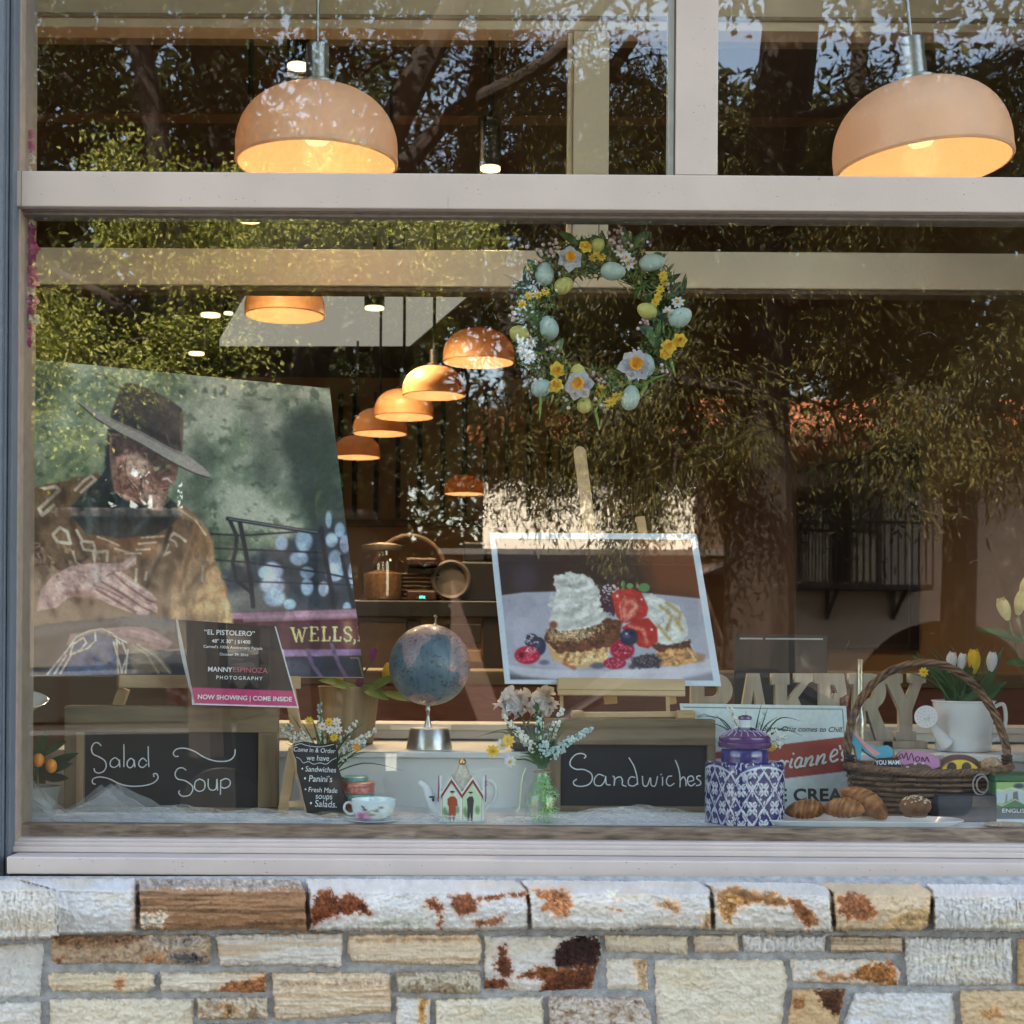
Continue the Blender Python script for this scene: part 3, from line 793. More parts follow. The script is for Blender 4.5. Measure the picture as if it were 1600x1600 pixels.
# ------------------------------------------------------------------ pendant lamps (lit)
m_metal = mat('brushed_nickel', (0.42, 0.41, 0.38), 0.35, metal=0.9, var=0.1, scale=60)
m_blackm = mat('black_metal', (0.015, 0.014, 0.013), 0.45, var=0.2)
m_bulb = emat('warm_bulb', (1.0, 0.66, 0.30), 0.22)
m_shade_pale = mat('pale_glass_shade', (0.76, 0.64, 0.50), 0.35, var=0.03, scale=8, trans=0.38, spec=0.4)
m_shade_amber = mat('amber_glass_shade', (0.56, 0.30, 0.14), 0.4, var=0.04, scale=8, trans=0.22, spec=0.3)
m_shade_in = mat('shade_lining', (0.85, 0.68, 0.48), 0.6, var=0.02, trans=0.4)
def lamp_meshes(prefix, mo):
    """unit lamp: rim radius 0.5 at z=0, dome up to z=0.53"""
    prof = []
    for i in range(19):
        a = i / 18 * PI / 2
        r = 0.5 * max(0.0, math.cos(a)) ** 0.78 * (1 - 0.035 * (1 - i / 18) ** 3); z = 0.055 + 0.405 * math.sin(a) ** 0.95
        prof.append((max(r, 0.11), z))
    outer = [(0.478, 0.0), (0.487, 0.012)] + prof
    inner = [(max(0.0, r - 0.014), z - 0.012) for r, z in reversed(prof)] + [(0.468, 0.0)]
    b = MB(); b.lathe(outer, (0, 0, 0), 56); b.m = 1; b.lathe(inner + [(0.478, 0.0)], (0, 0, 0), 56)
    b.f = [f for f in b.f if len(f) == 4]; b.mi = b.mi[:0]
    n0 = (len(outer) - 1) * 56
    b.mi = [0] * n0 + [1] * (len(b.f) - n0)
    shade = b.build('shade', [mo, m_shade_in], None)
    b = MB(); b.lathe([(0.115, 0.452), (0.125, 0.46), (0.125, 0.49), (0.07, 0.505), (0.068, 0.72), (0.02, 0.735)], (0, 0, 0), 32)
    sock = b.build('socket', m_metal, None, bevel=0.004)
    b = MB(); b.lathe([(0.0, 0.12), (0.06, 0.13), (0.105, 0.19), (0.11, 0.25), (0.07, 0.32), (0.05, 0.38), (0.05, 0.445)], (0, 0, 0), 24)
    bulb = b.build('bulb', m_bulb, None)
    return shade, sock, bulb
SH = {'pale': lamp_meshes('pale', m_shade_pale), 'amber': lamp_meshes('amber', m_shade_amber)}
for v in SH.values():
    for o in v: sc.collection.objects.unlink(o)
def lamp(px, py, y, dia, kind, label, power, tilt=(0, 0), dark=False, rod=0.010):
    c = P(px, py, y)
    root = thing('pendant_lamp', label, 'lamp', c, 'domed pendant lamps')
    root.rotation_euler = (R(tilt[0]), R(tilt[1]), 0)
    for o in SH[kind]:
        q = o.copy(); sc.collection.objects.link(q); q.parent = root; q.scale = (dia, dia, dia)
        if dark and q.name.startswith('socket'):
            q.data = q.data.copy(); q.data.materials[0] = m_blackm
    rm = MB(); h = ZC - c.z
    rm.tube([(0, 0, 0.73 * dia), (0, 0, h)], rod / 2, 8)
    me = rm.build('rod', m_blackm if dark else m_metal, None)
    me.parent = root
    li = bpy.data.lights.new('lamp_light', 'POINT'); li.energy = power; li.color = (1.0, 0.58, 0.28); li.shadow_soft_size = 0.05
    lo = bpy.data.objects.new('lamp_light', li); sc.collection.objects.link(lo); lo.parent = root
    lo.location = (0, 0, 0.07 * dia)
lamp(495, 258, 0.78, 0.505, 'pale', 'large pale peach dome lamp on a nickel stem, above the cowboy picture', 0.6)
lamp(1443, 263, 0.35, 0.500, 'pale', 'large peach dome lamp hanging tilted at the right of the mullion', 0.56, tilt=(-1.5, -5.5))
lamp(445, 494, 2.88, 0.362, 'amber', 'orange dome lamp whose top is cut off by the cream inner beam', 0.38, dark=True)
for px, py, y, dia, lb in ((748, 567, 3.63, 0.36, 'amber dome lamp nearest the wreath, highest of the descending row'),
                           (678, 619, 4.77, 0.365, 'amber dome lamp second from the wreath in the descending row'),
                           (631, 652, 5.30, 0.365, 'deep orange dome lamp third from the wreath, overlapped by its neighbours'),
                           (594, 678, 6.20, 0.365, 'amber dome lamp fourth from the wreath in the descending row'),
                           (558, 715, 7.90, 0.365, 'pale dome lamp at the low end of the row beside the cowboy picture edge'),
                           (725, 772, 9.50, 0.362, 'small amber dome lamp hanging alone low before the battens')):
    lamp(px, py, y, dia, 'amber', lb, 0.38, dark=True, rod=0.018)

# ------------------------------------------------------------------ ceiling spot lights (lit)
m_spot = emat('spot_lens', (1.0, 0.72, 0.34), 0.4)
def spot(px, py, y, rad, hh, label, power=0):
    c = P(px, py, y)
    root = thing('spot_light', label, 'spotlight', c, 'black cylinder spotlights')
    MB().lathe([(rad, 0.012), (rad, hh), (rad * 0.3, hh + 0.004)], c, 28).build('housing', m_blackm, root)
    MB().lathe([(rad * 0.93, 0.0), (rad * 0.93, 0.011)], c, 28).build('lens', m_spot, root)
    MB().tube([c + Vector((0, 0, hh)), (c.x, c.y, ZC)], 0.012, 8).build('stem', m_blackm, root)
    li = bpy.data.lights.new('spot_beam', 'SPOT'); li.energy = power or 11.0; li.color = (1.0, 0.70, 0.38); li.spot_size = R(150); li.spot_blend = 0.7; li.shadow_soft_size = rad
    lo = bpy.data.objects.new('spot_beam', li); sc.collection.objects.link(lo); lo.parent = root; lo.location = (0, 0, -0.01)
spot(466, 106, 2.2, 0.045, 0.14, 'spotlight glowing beside the stem of the large left lamp')
spot(766, 266, 2.1, 0.042, 0.20, 'tall dark spotlight glowing just above the transom, centre of the pane', 16)
spot(390, 346, 2.3, 0.045, 0.14, 'spotlight glowing just under the transom, left of the large lamp')
spot(585, 483, 4.6, 0.056, 0.11, 'short black spotlight in front of the white ceiling panel', 24)
spot(329, 494, 4.4, 0.055, 0.10, 'spotlight left of the cut-off orange lamp, larger of two')
spot(357, 491, 5.6, 0.030, 0.10, 'small spotlight right beside the larger one left of the orange lamp')
spot(307, 554, 5.2, 0.048, 0.16, 'lowest spotlight, just above the cowboy picture', 24)
spot(610, 453, 3.2, 0.035, 0.12, 'thin spotlight peeping out under the cream inner beam', 16)

# ------------------------------------------------------------------ things deep in the shop
m_redwood = wood('red_brown_cabinet', (0.12, 0.035, 0.018), (0.19, 0.06, 0.03), 'x', 0.5)
m_brownw = wood('brown_cabinet', (0.14, 0.085, 0.035), (0.24, 0.15, 0.065), 'x', 0.6)
m_black = mat('black_lacquer', (0.012, 0.012, 0.013), 0.35, var=0.2)
YC = 3.6
ct = thing('service_counter', 'high dark topped counter with brown panelled front below the lamps', 'counter', P(680, 1100, YC))
MB().pxbox(330, 938, 905, 964, YC - 0.05, YC + 0.7).build('counter_top', m_black, ct, smooth=False, bevel=0.006)
b = MB(); b.box(P(330, 1000, YC).x, P(905, 1000, YC).x, YC, YC + 0.6, 0.151, P(600, 964, YC).z - 0.001)
b.build('cabinet', m_brownw, ct, smooth=False)
for x0, x1, y0, y1, cc in ((560, 634, 972, 1060, (0.05, 0.03, 0.016)), (636, 655, 968, 1060, (0.02, 0.013, 0.009)), (700, 752, 975, 1005, (0.02, 0.014, 0.01)), (700, 752, 1016, 1035, (0.19, 0.12, 0.05)), (755, 795, 960, 1062, (0.012, 0.01, 0.009))):
    MB().pxbox(x0, y0, x1, y1, YC - 0.022, YC - 0.0005).build('door_panel', mat('panel_%d' % int(cc[0] * 1000), cc, 0.5, var=0.2), ct, smooth=False, bevel=0.004)
cab = thing('low_cabinet', 'red-brown low cabinet standing behind the window display ledge', 'cabinet', P(1000, 1200, 1.9))
MB().box(-1.3, 2.2, 1.9, 2.3, 0.151, P(800, 1071, 1.9).z).build('carcass', m_redwood, cab, smooth=False, bevel=0.004)
MB().box(-1.32, 2.22, 1.88, 2.32, P(800, 1071, 1.9).z + 0.0006, P(800, 1048, 1.9).z).build('top', wood('olive_brown_top', (0.09, 0.06, 0.022), (0.14, 0.10, 0.04), 'x'), cab, smooth=False, bevel=0.006)
# glass jar, wicker basket, machine, scales on the counter
zc = P(660, 938, YC).z + 0.001
m_wick = wood('dark_wicker', (0.03, 0.016, 0.008), (0.17, 0.10, 0.055), 'x', 0.55, scale=20)
c = Vector((P(640, 938, YC + .25).x, YC + 0.25, zc))
jb = thing('wicker_hamper', 'dark wicker basket with a tall hoop handle on the counter', 'basket', c, )
b = MB()
for i in range(7): b.lathe([(0.155 + 0.005 * i - 0.008, 0.02 * i + 0.003), (0.155 + 0.005 * i + 0.006, 0.02 * i + 0.011), (0.155 + 0.005 * i - 0.008, 0.02 * i + 0.019)], c, 26, sy=0.7)
b.build('bowl', m_wick, jb)
pts = [c + Vector((math.cos(a) * 0.18, 0, 0.14 + math.sin(a) * 0.19)) for a in [PI * i / 14 for i in range(15)]]
MB().tube(pts, 0.012, 8).build('handle', m_wick, jb)
c = Vector((P(598, 938, YC + .1).x, YC + 0.10, zc))
jr = thing('storage_jar', 'ribbed glass jar with a flat lid beside the counter basket', 'jar', c)
m_jar = glassmat('jar_glass', 0.10, (0.9, 0.87, 0.8))
MB().lathe([(0.09, 0.0), (0.105, 0.02), (0.105, 0.19), (0.08, 0.22), (0.08, 0.24)], c, 28).build('body', m_jar, jr)
MB().lathe([(0.10, 0.241), (0.105, 0.25), (0.105, 0.27), (0.02, 0.285)], c, 28).build('lid', mat('pewter_lid', (0.20, 0.17, 0.13), 0.4, metal=0.6), jr)
MB().lathe([(0.085, 0.004), (0.092, 0.02), (0.092, 0.13), (0.03, 0.15)], c, 20).build('contents', mat('biscuit_contents', (0.22, 0.12, 0.05), 0.8, var=0.4, scale=60), jr)
c = P(655, 938, YC + 0.12)
mc = thing('coffee_machine', 'black coffee machine with small green digits on the counter', 'coffee machine', c)
b = MB(); b.box(c.x - 0.06, c.x + 0.085, c.y - 0.05, c.y + 0.20, zc, zc + 0.05); b.box(c.x - 0.06, c.x + 0.085, c.y + 0.06, c.y + 0.20, zc + 0.0505, zc + 0.17); b.box(c.x - 0.065, c.x + 0.09, c.y - 0.04, c.y + 0.205, zc + 0.171, zc + 0.21)
b.build('housing', mat('dark_red_enamel', (0.035, 0.012, 0.01), 0.3), mc, smooth=False, bevel=0.008)
pl = Plane(655, 930, c.y - 0.052)
text('display_digits', '0PK', pl, (655, 935), (665, 935.5), emat('green_digit', (0.15, 0.9, 0.6), 0.5), mc)
c = Vector((P(705, 938, YC + .2).x, YC + 0.20, zc))
sp = thing('round_grinder', 'round grey drum with pale rim standing on the counter', 'grinder', c)
MB().lathe([(0.085, -0.06), (0.10, -0.05), (0.10, 0.05), (0.09, 0.06), (0.078, 0.05), (0.075, 0.02), (0.0, 0.02)], c + Vector((0, 0, 0.105)), 30, axis=(0, -1, 0)).build('drum', mat('grey_drum', (0.12, 0.10, 0.09), 0.5), sp)
MB().obox(c + Vector((0, 0.02, 0.004)), (0.06, 0, 0), (0, 0.05, 0), (0, 0, 0.004)).build('foot', m_black, sp, smooth=False)
c = P(730, 938, YC + 0.30)
tb = thing('espresso_machine', 'tall black machine standing at the picture edge on the counter', 'machine', c)
b = MB(); b.box(c.x - 0.03, c.x + 0.19, c.y - 0.1, c.y + 0.1, zc, zc + 0.20); b.box(c.x - 0.02, c.x + 0.09, c.y - 0.06, c.y + 0.08, zc + 0.2005, zc + 0.30); b.lathe([(0.05, 0.0), (0.06, 0.02), (0.06, 0.05)], (c.x + 0.14, c.y, zc + 0.2006), 20)
b.build('housing', m_black, tb, smooth=False, bevel=0.01)
# flat screen on the slanted wall
sa, sb = on_wall(1256, py=735, off=0.03), on_wall(1437, py=700, off=0.03)
za = on_wall(1256, py=735).z; zbm = on_wall(1256, py=1012).z
scn = thing('wall_screen', 'big black flat screen mounted on the brown side wall', 'screen', (sa + sb) / 2)
mid = (sa + sb) / 2; h = Vector((sb.x - sa.x, sb.y - sa.y, 0)) / 2
MB().obox((mid.x, mid.y, (za + zbm) / 2), h, -wn_ * 0.028, (0, 0, (za - zbm) / 2)).build('casing', mat('screen_black', (0.006, 0.006, 0.006), 0.5, spec=0.2), scn, smooth=False, bevel=0.006)
q = Vector((mid.x, mid.y, (za + zbm) / 2)) + wn_ * 0.0285
MB().obox(q, h * 0.97, wn_ * 0.0015, (0, 0, (za - zbm) / 2 * 0.95)).build('display', mat('screen_glass', (0.004, 0.004, 0.004), 0.25, spec=0.2), scn, smooth=False)
# hanging sign on the slanted wall
A_, B_ = on_wall(925, py=790, off=0.02), on_wall(1028, py=756, off=0.02)
z1, z0 = on_wall(925, py=790).z, on_wall(925, py=850).z
sg = thing('bakery_wall_sign', 'dark wall sign with cream lettering reading Bakery, behind the dessert picture', 'sign', (A_ + B_) / 2)
mid = (A_ + B_) / 2; h = Vector((B_.x - A_.x, B_.y - A_.y, 0)) / 2
MB().obox((mid.x, mid.y, (z0 + z1) / 2), h, wn_ * 0.012, (0, 0, (z1 - z0) / 2)).build('board', mat('sign_dark', (0.02, 0.013, 0.008), 0.5), sg, smooth=False)
spn = Plane(0, 0, 0); spn.o = mid + wn_ * 0.0125; spn.n = wn_; spn.e1 = h.normalized(); spn.e2 = Vector((0, 0, 1))
text('lettering', "Bakery", spn, (972, 808), (1026, 791), mat('sign_cream', (0.50, 0.42, 0.28), 0.6), sg, hs=1.7)
text('lettering', "eets", spn, (944, 817), (967, 810), mat('sign_cream', (0.50, 0.42, 0.28), 0.6), sg, hs=1.7)
# ------------------------------------------------------------------ the display ledge
m_wpaint = mat('white_shelf_paint', (0.66, 0.68, 0.66), 0.5, var=0.05, scale=10, bump=0.15)
ZD = P(800, 1291, 0.06).z                 # top of the deck
Y1 = 0.50
Z1 = P(800, 1175, Y1).z                   # top of the first step
Y2 = 0.97
Z2 = P(700, 1131, Y2).z
X0, X1 = P(10, 1200, 0.1).x - 0.02, 2.03
dl = thing('display_shelf', 'white painted stepped shelf inside the window carrying the display', 'shelf', (0.2, 0.3, ZD))
MB().box(X0, X1, 0.051, Y1 - 0.001, ZD - 0.03, ZD).build('deck', m_wpaint, dl, smooth=False, bevel=0.003)
b = MB(); b.box(X0, X1, Y1, Y1 + 0.03, ZD - 0.02, Z1 - 0.018); b.box(X0, X1, Y1 - 0.012, Y2 + 0.1, Z1 - 0.0175, Z1)
b.build('step', m_wpaint, dl, smooth=False, bevel=0.002)
b = MB(); b.box(X0, X1, Y2, Y2 + 0.03, Z1 + 0.006, Z2 - 0.0205); b.box(X0, X1, Y2 - 0.01, Y2 + 0.16, Z2 - 0.02, Z2)
b.build('back_rail', m_wpaint, dl, smooth=False, bevel=0.003)
MB().box(X0, X1, Y1 + 0.031, Y2 + 0.1, 0.151, Z1 - 0.02).build('carcass', m_wpaint, dl, smooth=False)

# ------------------------------------------------------------------ cowboy poster
m_print = vcmat('photo_print', 0.35, 0.4)
m_board = mat('foam_board', (0.75, 0.75, 0.73), 0.8)
pp = Plane(300, 1057, 0.50, 20, 20)
cor = [(-35, 553), (515, 607), (569, 1058), (-35, 1055)]
poster = thing('poster', 'large photo print of a seated man in brown hat and poncho beside a wagon', 'poster', pp.hit(300, 1056))
Z5 = lambda pts: [(40 + x / 4.444, 570 + y / 4.444) for x, y in pts]
Z6 = lambda pts: [(20 + x / 4.444, 860 + y / 4.444) for x, y in pts]
Z7 = lambda pts: [(330 + x / 3.136, 560 + y / 3.136) for x, y in pts]
def paint_cowboy(p):
    X, Y = p.X, p.Y
    n = fbm(X / 70, Y / 70, 1, 5); n2 = fbm(X / 26 + Y / 60, Y / 30, 4, 4)
    c = np.zeros(X.shape + (3,))
    g1, g2, g3 = np.array((112, 130, 106.)), np.array((166, 175, 156.)), np.array((72, 92, 70.))
    k = sstep(0.48, 0.72, n)[..., None]; k2 = sstep(0.5, 0.3, n)[..., None]
    c = g1 + (g2 - g1) * k; c = c * (1 - k2) + g3 * k2
    k3 = sstep(0.55, 0.75, n2)[..., None] * 0.5
    c = c * (1 - k3) + np.array((176, 180, 165)) * k3
    sp2 = sstep(.60, .72, fbm(X / 9, Y / 9, 21, 3))[..., None] * .35 * sstep(.35, .6, n)[..., None]
    c = c * (1 - sp2) + np.array((188, 196, 172)) * sp2
    sp3 = sstep(.60, .75, fbm(X / 16, Y / 13, 27, 3))[..., None] * .5
    c = c * (1 - sp3) + np.array((50, 70, 48)) * sp3
    lf = sstep(300, 60, X)[..., None] * 0.5 * sstep(0.4, 0.7, n2)[..., None]
    c = c * (1 - lf) + np.array((140, 150, 85)) * lf
    p.C = c
    p.poly([(440, 640), (520, 640), (560, 900), (470, 830), (455, 760)], (48, 62, 50), 22, 24, 0.03, 0.85)
    p.poly([(380, 620), (420, 640), (440, 760), (400, 770)], (80, 92, 76), 20, 20, 0.04, 0.6)
    p.poly([(20, 560), (110, 560), (90, 640), (20, 660)], (52, 72, 48), 16, 24, 0.04, 0.8)
    # wagon, right
    p.poly([(345, 890), (440, 850), (500, 820), (575, 815), (580, 960), (345, 962)], (52, 62, 72), 14, 12, 0.05)
    p.poly([(345, 930), (440, 900), (450, 960), (345, 962)], (96, 98, 96), 8)
    for cx, cy, rx, ry in ((345,905,30,40),(455,895,42,52),(430,980,45,35),(470,1050,35,30),(470,1120,30,42),(300,1040,52,42),(300,1110,58,48),(310,1170,52,46),(385,1205,30,26),(590,890,30,36),(610,990,36,52),(605,1050,42,42),(655,910,25,46),(550,1130,25,36),(575,790,15,42),(630,840,25,36),(665,1220,20,26),(690,1060,20,60),(260,1050,30,30)):
        q = Z7([(cx, cy)])[0]
        p.ell(q[0], q[1], rx / 3.136, ry / 3.136, (142 + (cx % 7) * 4, 174 + (cx % 5) * 4, 202), 0.22, 0.88)
    dk = (36, 40, 50)
    for st, wd in (([(80,785),(520,855),(545,840)],6),([(90,790),(125,870),(120,940),(105,1000),(125,1090),(200,1150)],6),([(140,800),(170,950),(195,1100),(205,1215)],7),([(540,830),(560,980),(590,1130),(600,1230)],7),([(640,970),(700,1230)],6),([(0,860),(150,868),(420,850)],3),([(0,930),(540,952)],2.6),([(0,985),(180,1000),(560,1052),(690,1080)],2.8),([(0,1060),(90,1090),(700,1110)],2)):
        p.stroke(Z7(st), wd, dk, 1.2)
    p.stroke(Z7([(90, 786), (520, 852)]), 1.6, (120, 128, 140), 1.0)
    p.poly([(345, 958), (575, 950), (580, 1032), (345, 1032)], (84, 36, 48), 2)
    p.poly([(345, 958), (575, 951), (575, 963), (345, 968)], (150, 112, 132), 2)
    p.poly([(380, 962), (575, 957), (575, 966), (380, 972)], (176, 140, 160), 1.5, a=0.6)
    p.poly([(535, 972), (548, 966), (556, 1010), (540, 1018)], (146, 104, 62), 6, a=0.6)
    p.poly([(345, 1016), (575, 1014), (575, 1024), (345, 1028)], (140, 108, 150), 1.5)
    p.poly([(345, 1028), (580, 1025), (580, 1062), (345, 1062)], (40, 44, 62), 2)
    p.poly([(430, 1034), (470, 1032), (490, 1054), (440, 1056)], (70, 84, 112), 7, a=0.7)
    for st in ([(470,1430),(500,1510),(540,1560)], [(590,1400),(625,1500),(660,1560)]): p.stroke(Z7(st), 6, (104, 82, 112), 1.5)
    p.stroke([(548, 1028), (560, 1028), (567, 1056)], 2, (150, 140, 70), 1)
    # gilt letters of the wagon
    gold = (214, 202, 122)
    def let(strokes):
        for st, wd in strokes:
            p.stroke([(x + 1.2, y + 1.2) for x, y in st], wd, (60, 30, 30), 0.6)
        for st, wd in strokes: p.stroke(st, wd, gold, 0.6)
    let([([(454,981),(460,981)],2),([(457,982),(463,1002)],3.4),([(463,1002),(467,984)],1.8),([(467,984),(472,1002)],3.4),([(472,1002),(477,982)],1.8),([(474,981),(480,981)],2)])
    for x in (484,): let([([(x,980),(x+12,980),(x+12.5,984)],2),([(x+3,980),(x+3,1001)],3.6),([(x,1001),(x+13,1001),(x+13.5,996)],2),([(x+3,990),(x+9,990)],2)])
    for x in (503, 520): let([([(x,980),(x+7,980)],2),([(x+3.2,980),(x+3.2,1001)],3.6),([(x,1001),(x+12,1001),(x+12.5,995)],2)])
    let([([(549,985),(546,980),(541,980),(538,984),(540,989),(546,992),(549,996),(547,1001),(541,1002),(538,998)],2.8)])
    let([([(554,1000),(555,1003),(553,1006)],2.6)])
    let([([(560,980),(571,980),(572,984)],2),([(563,980),(563,1001)],3.6),([(560,1001),(567,1001)],2),([(563,990),(569,990)],2)])
    # poncho and sleeves
    p.poly(Z5([(-80,930),(0,900),(100,840),(350,790),(500,750),(700,900),(960,930),(1060,960),(1180,1040),(1260,1150),(1300,1200),(1310,1350),(1400,1560),(1440,1800),(900,1800),(-80,1800)]), (112, 86, 62), 2, 3, 0.1)
    p.poly(Z5([(1040,960),(1180,1040),(1260,1150),(1302,1210),(1312,1350),(1390,1560),(1440,1800),(1000,1800),(1020,1560),(1090,1400),(1190,1100),(1100,1060)]), (162, 130, 94), 3, 4, 0.08)
    p.poly(Z5([(1190,1110),(1290,1200),(1300,1330),(1150,1330),(1100,1440),(1160,1240)]), (146, 106, 66), 8, 6, 0.08, 0.8)
    p.stroke(Z5([(1200,1110),(1110,1400),(1070,1560)]), 7, (112, 78, 46), 4)
    p.stroke(Z5([(1080,1010),(1180,1080),(1250,1180)]), 3, (206, 190, 160), 1.5, 0.8)
    p.stroke(Z5([(1310,1380),(1200,1460),(1120,1560)]), 5, (120, 84, 50), 4, 0.8)
    p.stroke(Z5([(1390,1560),(1250,1600),(1150,1700)]), 5, (126, 90, 54), 4, 0.8)
    p.ell(334, 925, 14, 10, (190, 150, 104), 0.6, 0.7); p.ell(322, 950, 30, 8, (192, 154, 106), 0.6, 0.8)
    p.poly(Z5([(-80,1040),(60,1040),(120,1300),(160,1440),(-80,1440)]), (70, 48, 40), 10, 8, 0.06, 0.8)
    p.stroke(Z5([(320,1080),(340,1180),(420,1340),(350,1400)]), 9, (62, 44, 34), 5, 0.8)
    p.poly(Z5([(430,1180),(960,1170),(900,1330),(700,1330),(520,1300)]), (124, 80, 46), 5, 4, 0.1, 0.9)
    p.ell(160, 810, 34, 24, (138, 108, 70), 0.8, 0.6)
    w_ = (188, 176, 156)
    for st, wd in (([(130,860),(210,845),(235,870),(95,1000),(115,1045),(195,975)],5.5),([(345,870),(400,810),(455,770),(485,795),(385,885)],4.5),([(190,1180),(240,1130),(290,1160),(312,1240),(220,1230),(190,1180)],5),([(355,1150),(395,1225),(468,1232),(490,1300),(570,1292),(565,1360)],4.5),([(385,1232),(402,1282),(470,1292),(478,1365)],4),([(490,1300),(480,1350)],4),
                   ([(330,1300),(350,1370),(380,1390)],4),([(560,1215),(650,1255)],3),([(620,1275),(740,1312)],3),([(500,1195),(560,1215)],3),([(770,1285),(860,1280)],3.4),([(785,1243),(905,1233)],3.4),([(810,1200),(960,1190)],3.4),([(690,1310),(800,1310)],3),([(985,1210),(1030,1170),(1075,1195),(1110,1225)],4.5),([(1000,1210),(1040,1230),(1050,1260)],3.5),([(990,1250),(960,1320),(1000,1300)],4),([(770,1420),(765,1500)],4),([(840,1440),(830,1490)],4),([(1230,1400),(1228,1500)],4)):
        p.stroke(Z5(st), wd, w_, 1.2, 0.85)
    p.stroke(Z5([(1005,1130),(960,1280),(900,1400),(830,1580)]), 6, (52, 38, 30), 2.5)
    p.stroke(Z5([(1040,1560),(1060,1440)]), 12, (140, 108, 76), 5, 0.7)
    # dark neckerchief
    p.poly(Z5([(320,980),(400,900),(500,800),(585,690),(615,880),(700,940),(820,975),(950,1020),(980,915),(1050,960),(1062,1060),(1000,1130),(900,1180),(650,1205),(420,1170),(330,1060)]), (46, 54, 54), 2, 2, 0.1)
    for st, wd, cc in (([(430,940),(440,1150)],13,(74,84,86)),([(620,1010),(610,1180)],10,(70,80,82)),([(750,1160),(830,1080),(850,1060)],8,(76,84,86)),([(520,1000),(530,1160)],7,(26,32,32)),([(980,980),(970,1120)],7,(28,32,32)),([(690,1040),(730,1150)],7,(28,34,32)),([(1020,980),(1040,1050)],5,(76,84,86))):
        p.stroke(Z5(st), wd, cc, 4, 0.8)
    # head
    p.poly(Z5([(575,440),(640,450),(640,620),(600,640),(560,760),(550,600)]), (52, 48, 42), 3, 4, 0.15)
    p.poly(Z5([(585,470),(700,490),(850,580),(980,650),(1055,690),(1045,760),(1035,830),(990,845),(988,880),(975,930),(952,1008),(920,1018),(880,1010),(800,960),(680,930),(620,880),(600,790),(582,620)]), (146, 106, 88), 1.6)
    p.poly(Z5([(590,480),(700,490),(850,575),(1060,690),(1048,760),(960,760),(900,700),(800,640),(700,590),(640,640),(600,640)]), (72, 52, 42), 4, 4, 0.12, 0.9)
    p.poly(Z5([(690,630),(770,610),(850,680),(830,750),(780,800),(720,780),(680,730)]), (190, 158, 138), 5, 3, 0.1, 0.85)
    p.poly(Z5([(600,780),(680,760),(700,860),(640,880)]), (122, 84, 66), 5, 3, 0.1, 0.7)
    p.poly(Z5([(820,860),(950,880),(940,990),(860,980)]), (166, 128, 112), 6, 3, 0.1, 0.7)
    p.poly(Z5([(880,720),(1000,760),(960,840),(890,800)]), (106, 70, 58), 5, 3, 0.1, 0.7)
    for st, wd, cc in (([(810,770),(800,850),(830,930)],3,(96,62,52)),([(720,830),(760,900),(800,930)],2.5,(102,70,58)),([(960,870),(985,865)],2.4,(74,44,40)),([(860,830),(900,870),(910,930)],2,(112,76,64)),([(955,795),(985,788),(1012,812)],3,(222,200,184)),([(990,842),(940,850)],2,(84,54,46)),([(700,640),(690,740)],2,(112,80,66)),([(650,900),(760,930)],2.5,(186,152,134)),([(640,760),(660,850)],2,(92,64,52)),([(850,900),(880,960)],2,(186,150,134)),([(740,700),(780,760)],2,(206,178,160))):
        p.stroke(Z5(st), wd, cc, 1.5, 0.85)
    p.ell(*Z5([(648, 720)])[0], 7, 15, (150, 108, 86), .5, .8); p.ell(*Z5([(652, 725)])[0], 3.5, 9, (88, 60, 48), .6, .8)
    p.poly(Z5([(590,640),(625,640),(630,800),(605,820)]), (96, 86, 78), 4, 4, .2, .7)
    p.poly(Z5([(800,900),(860,870),(960,900),(945,1000),(880,1005)]), (178, 152, 140), 5, 5, .3, .55)
    p.poly(Z5([(1000,700),(1052,720),(1040,790),(1010,790)]), (128, 92, 74), 4, 2, .2, .8)
    p.stroke(Z5([(905,705),(950,712),(985,722)]), 3, (46, 32, 28), 1.5, .8)
    for st in ([(700,780),(760,850),(790,930)], [(770,720),(800,800),(790,860)], [(860,760),(890,830),(880,880)], [(740,900),(800,950),(860,980)], [(830,700),(850,760)], [(680,680),(700,760),(690,840)]): p.stroke(Z5(st), 1.6, (98, 64, 54), 1.0, .8)
    for st in ([(720,790),(780,860)], [(820,790),(815,850)], [(880,900),(930,920)], [(700,690),(760,680)]): p.stroke(Z5(st), 1.8, (206, 176, 158), 1.2, .7)
    # hat
    p.poly(Z5([(585,360),(625,250),(665,145),(700,125),(790,140),(900,185),(1000,240),(1080,300),(1098,330),(1090,610),(980,565),(800,465),(585,390)]), (74, 60, 51), 1.6)
    p.poly(Z5([(860,190),(990,250),(1080,330),(1075,480),(1010,430),(960,300)]), (104, 88, 76), 10, 6, 0.08, 0.6)
    p.poly(Z5([(690,150),(820,170),(900,230),(820,300),(740,280)]), (56, 45, 38), 12, 6, 0.08, 0.7)
    p.poly(Z5([(592,340),(600,370),(800,450),(980,545),(1092,590),(1092,540),(990,500),(800,400),(640,330)]), (50, 40, 33), 3, 1, 0.1, 0.9)
    p.stroke(Z5([(980,490),(1000,550),(1060,590)]), 2.2, (110, 92, 62), 1.4, 0.8)
    p.poly(Z5([(352,252),(420,285),(520,335),(600,375),(800,465),(1000,575),(1150,645),(1240,715),(1292,772),(1268,782),(1180,752),(1060,695),(950,635),(800,545),(650,470),(500,380)]), (152, 147, 139), 1.2)
    p.stroke(Z5([(352,254),(500,382),(650,474),(800,550),(950,640),(1060,700),(1180,757),(1275,785)]), 2.2, (66, 56, 48), 0.9)
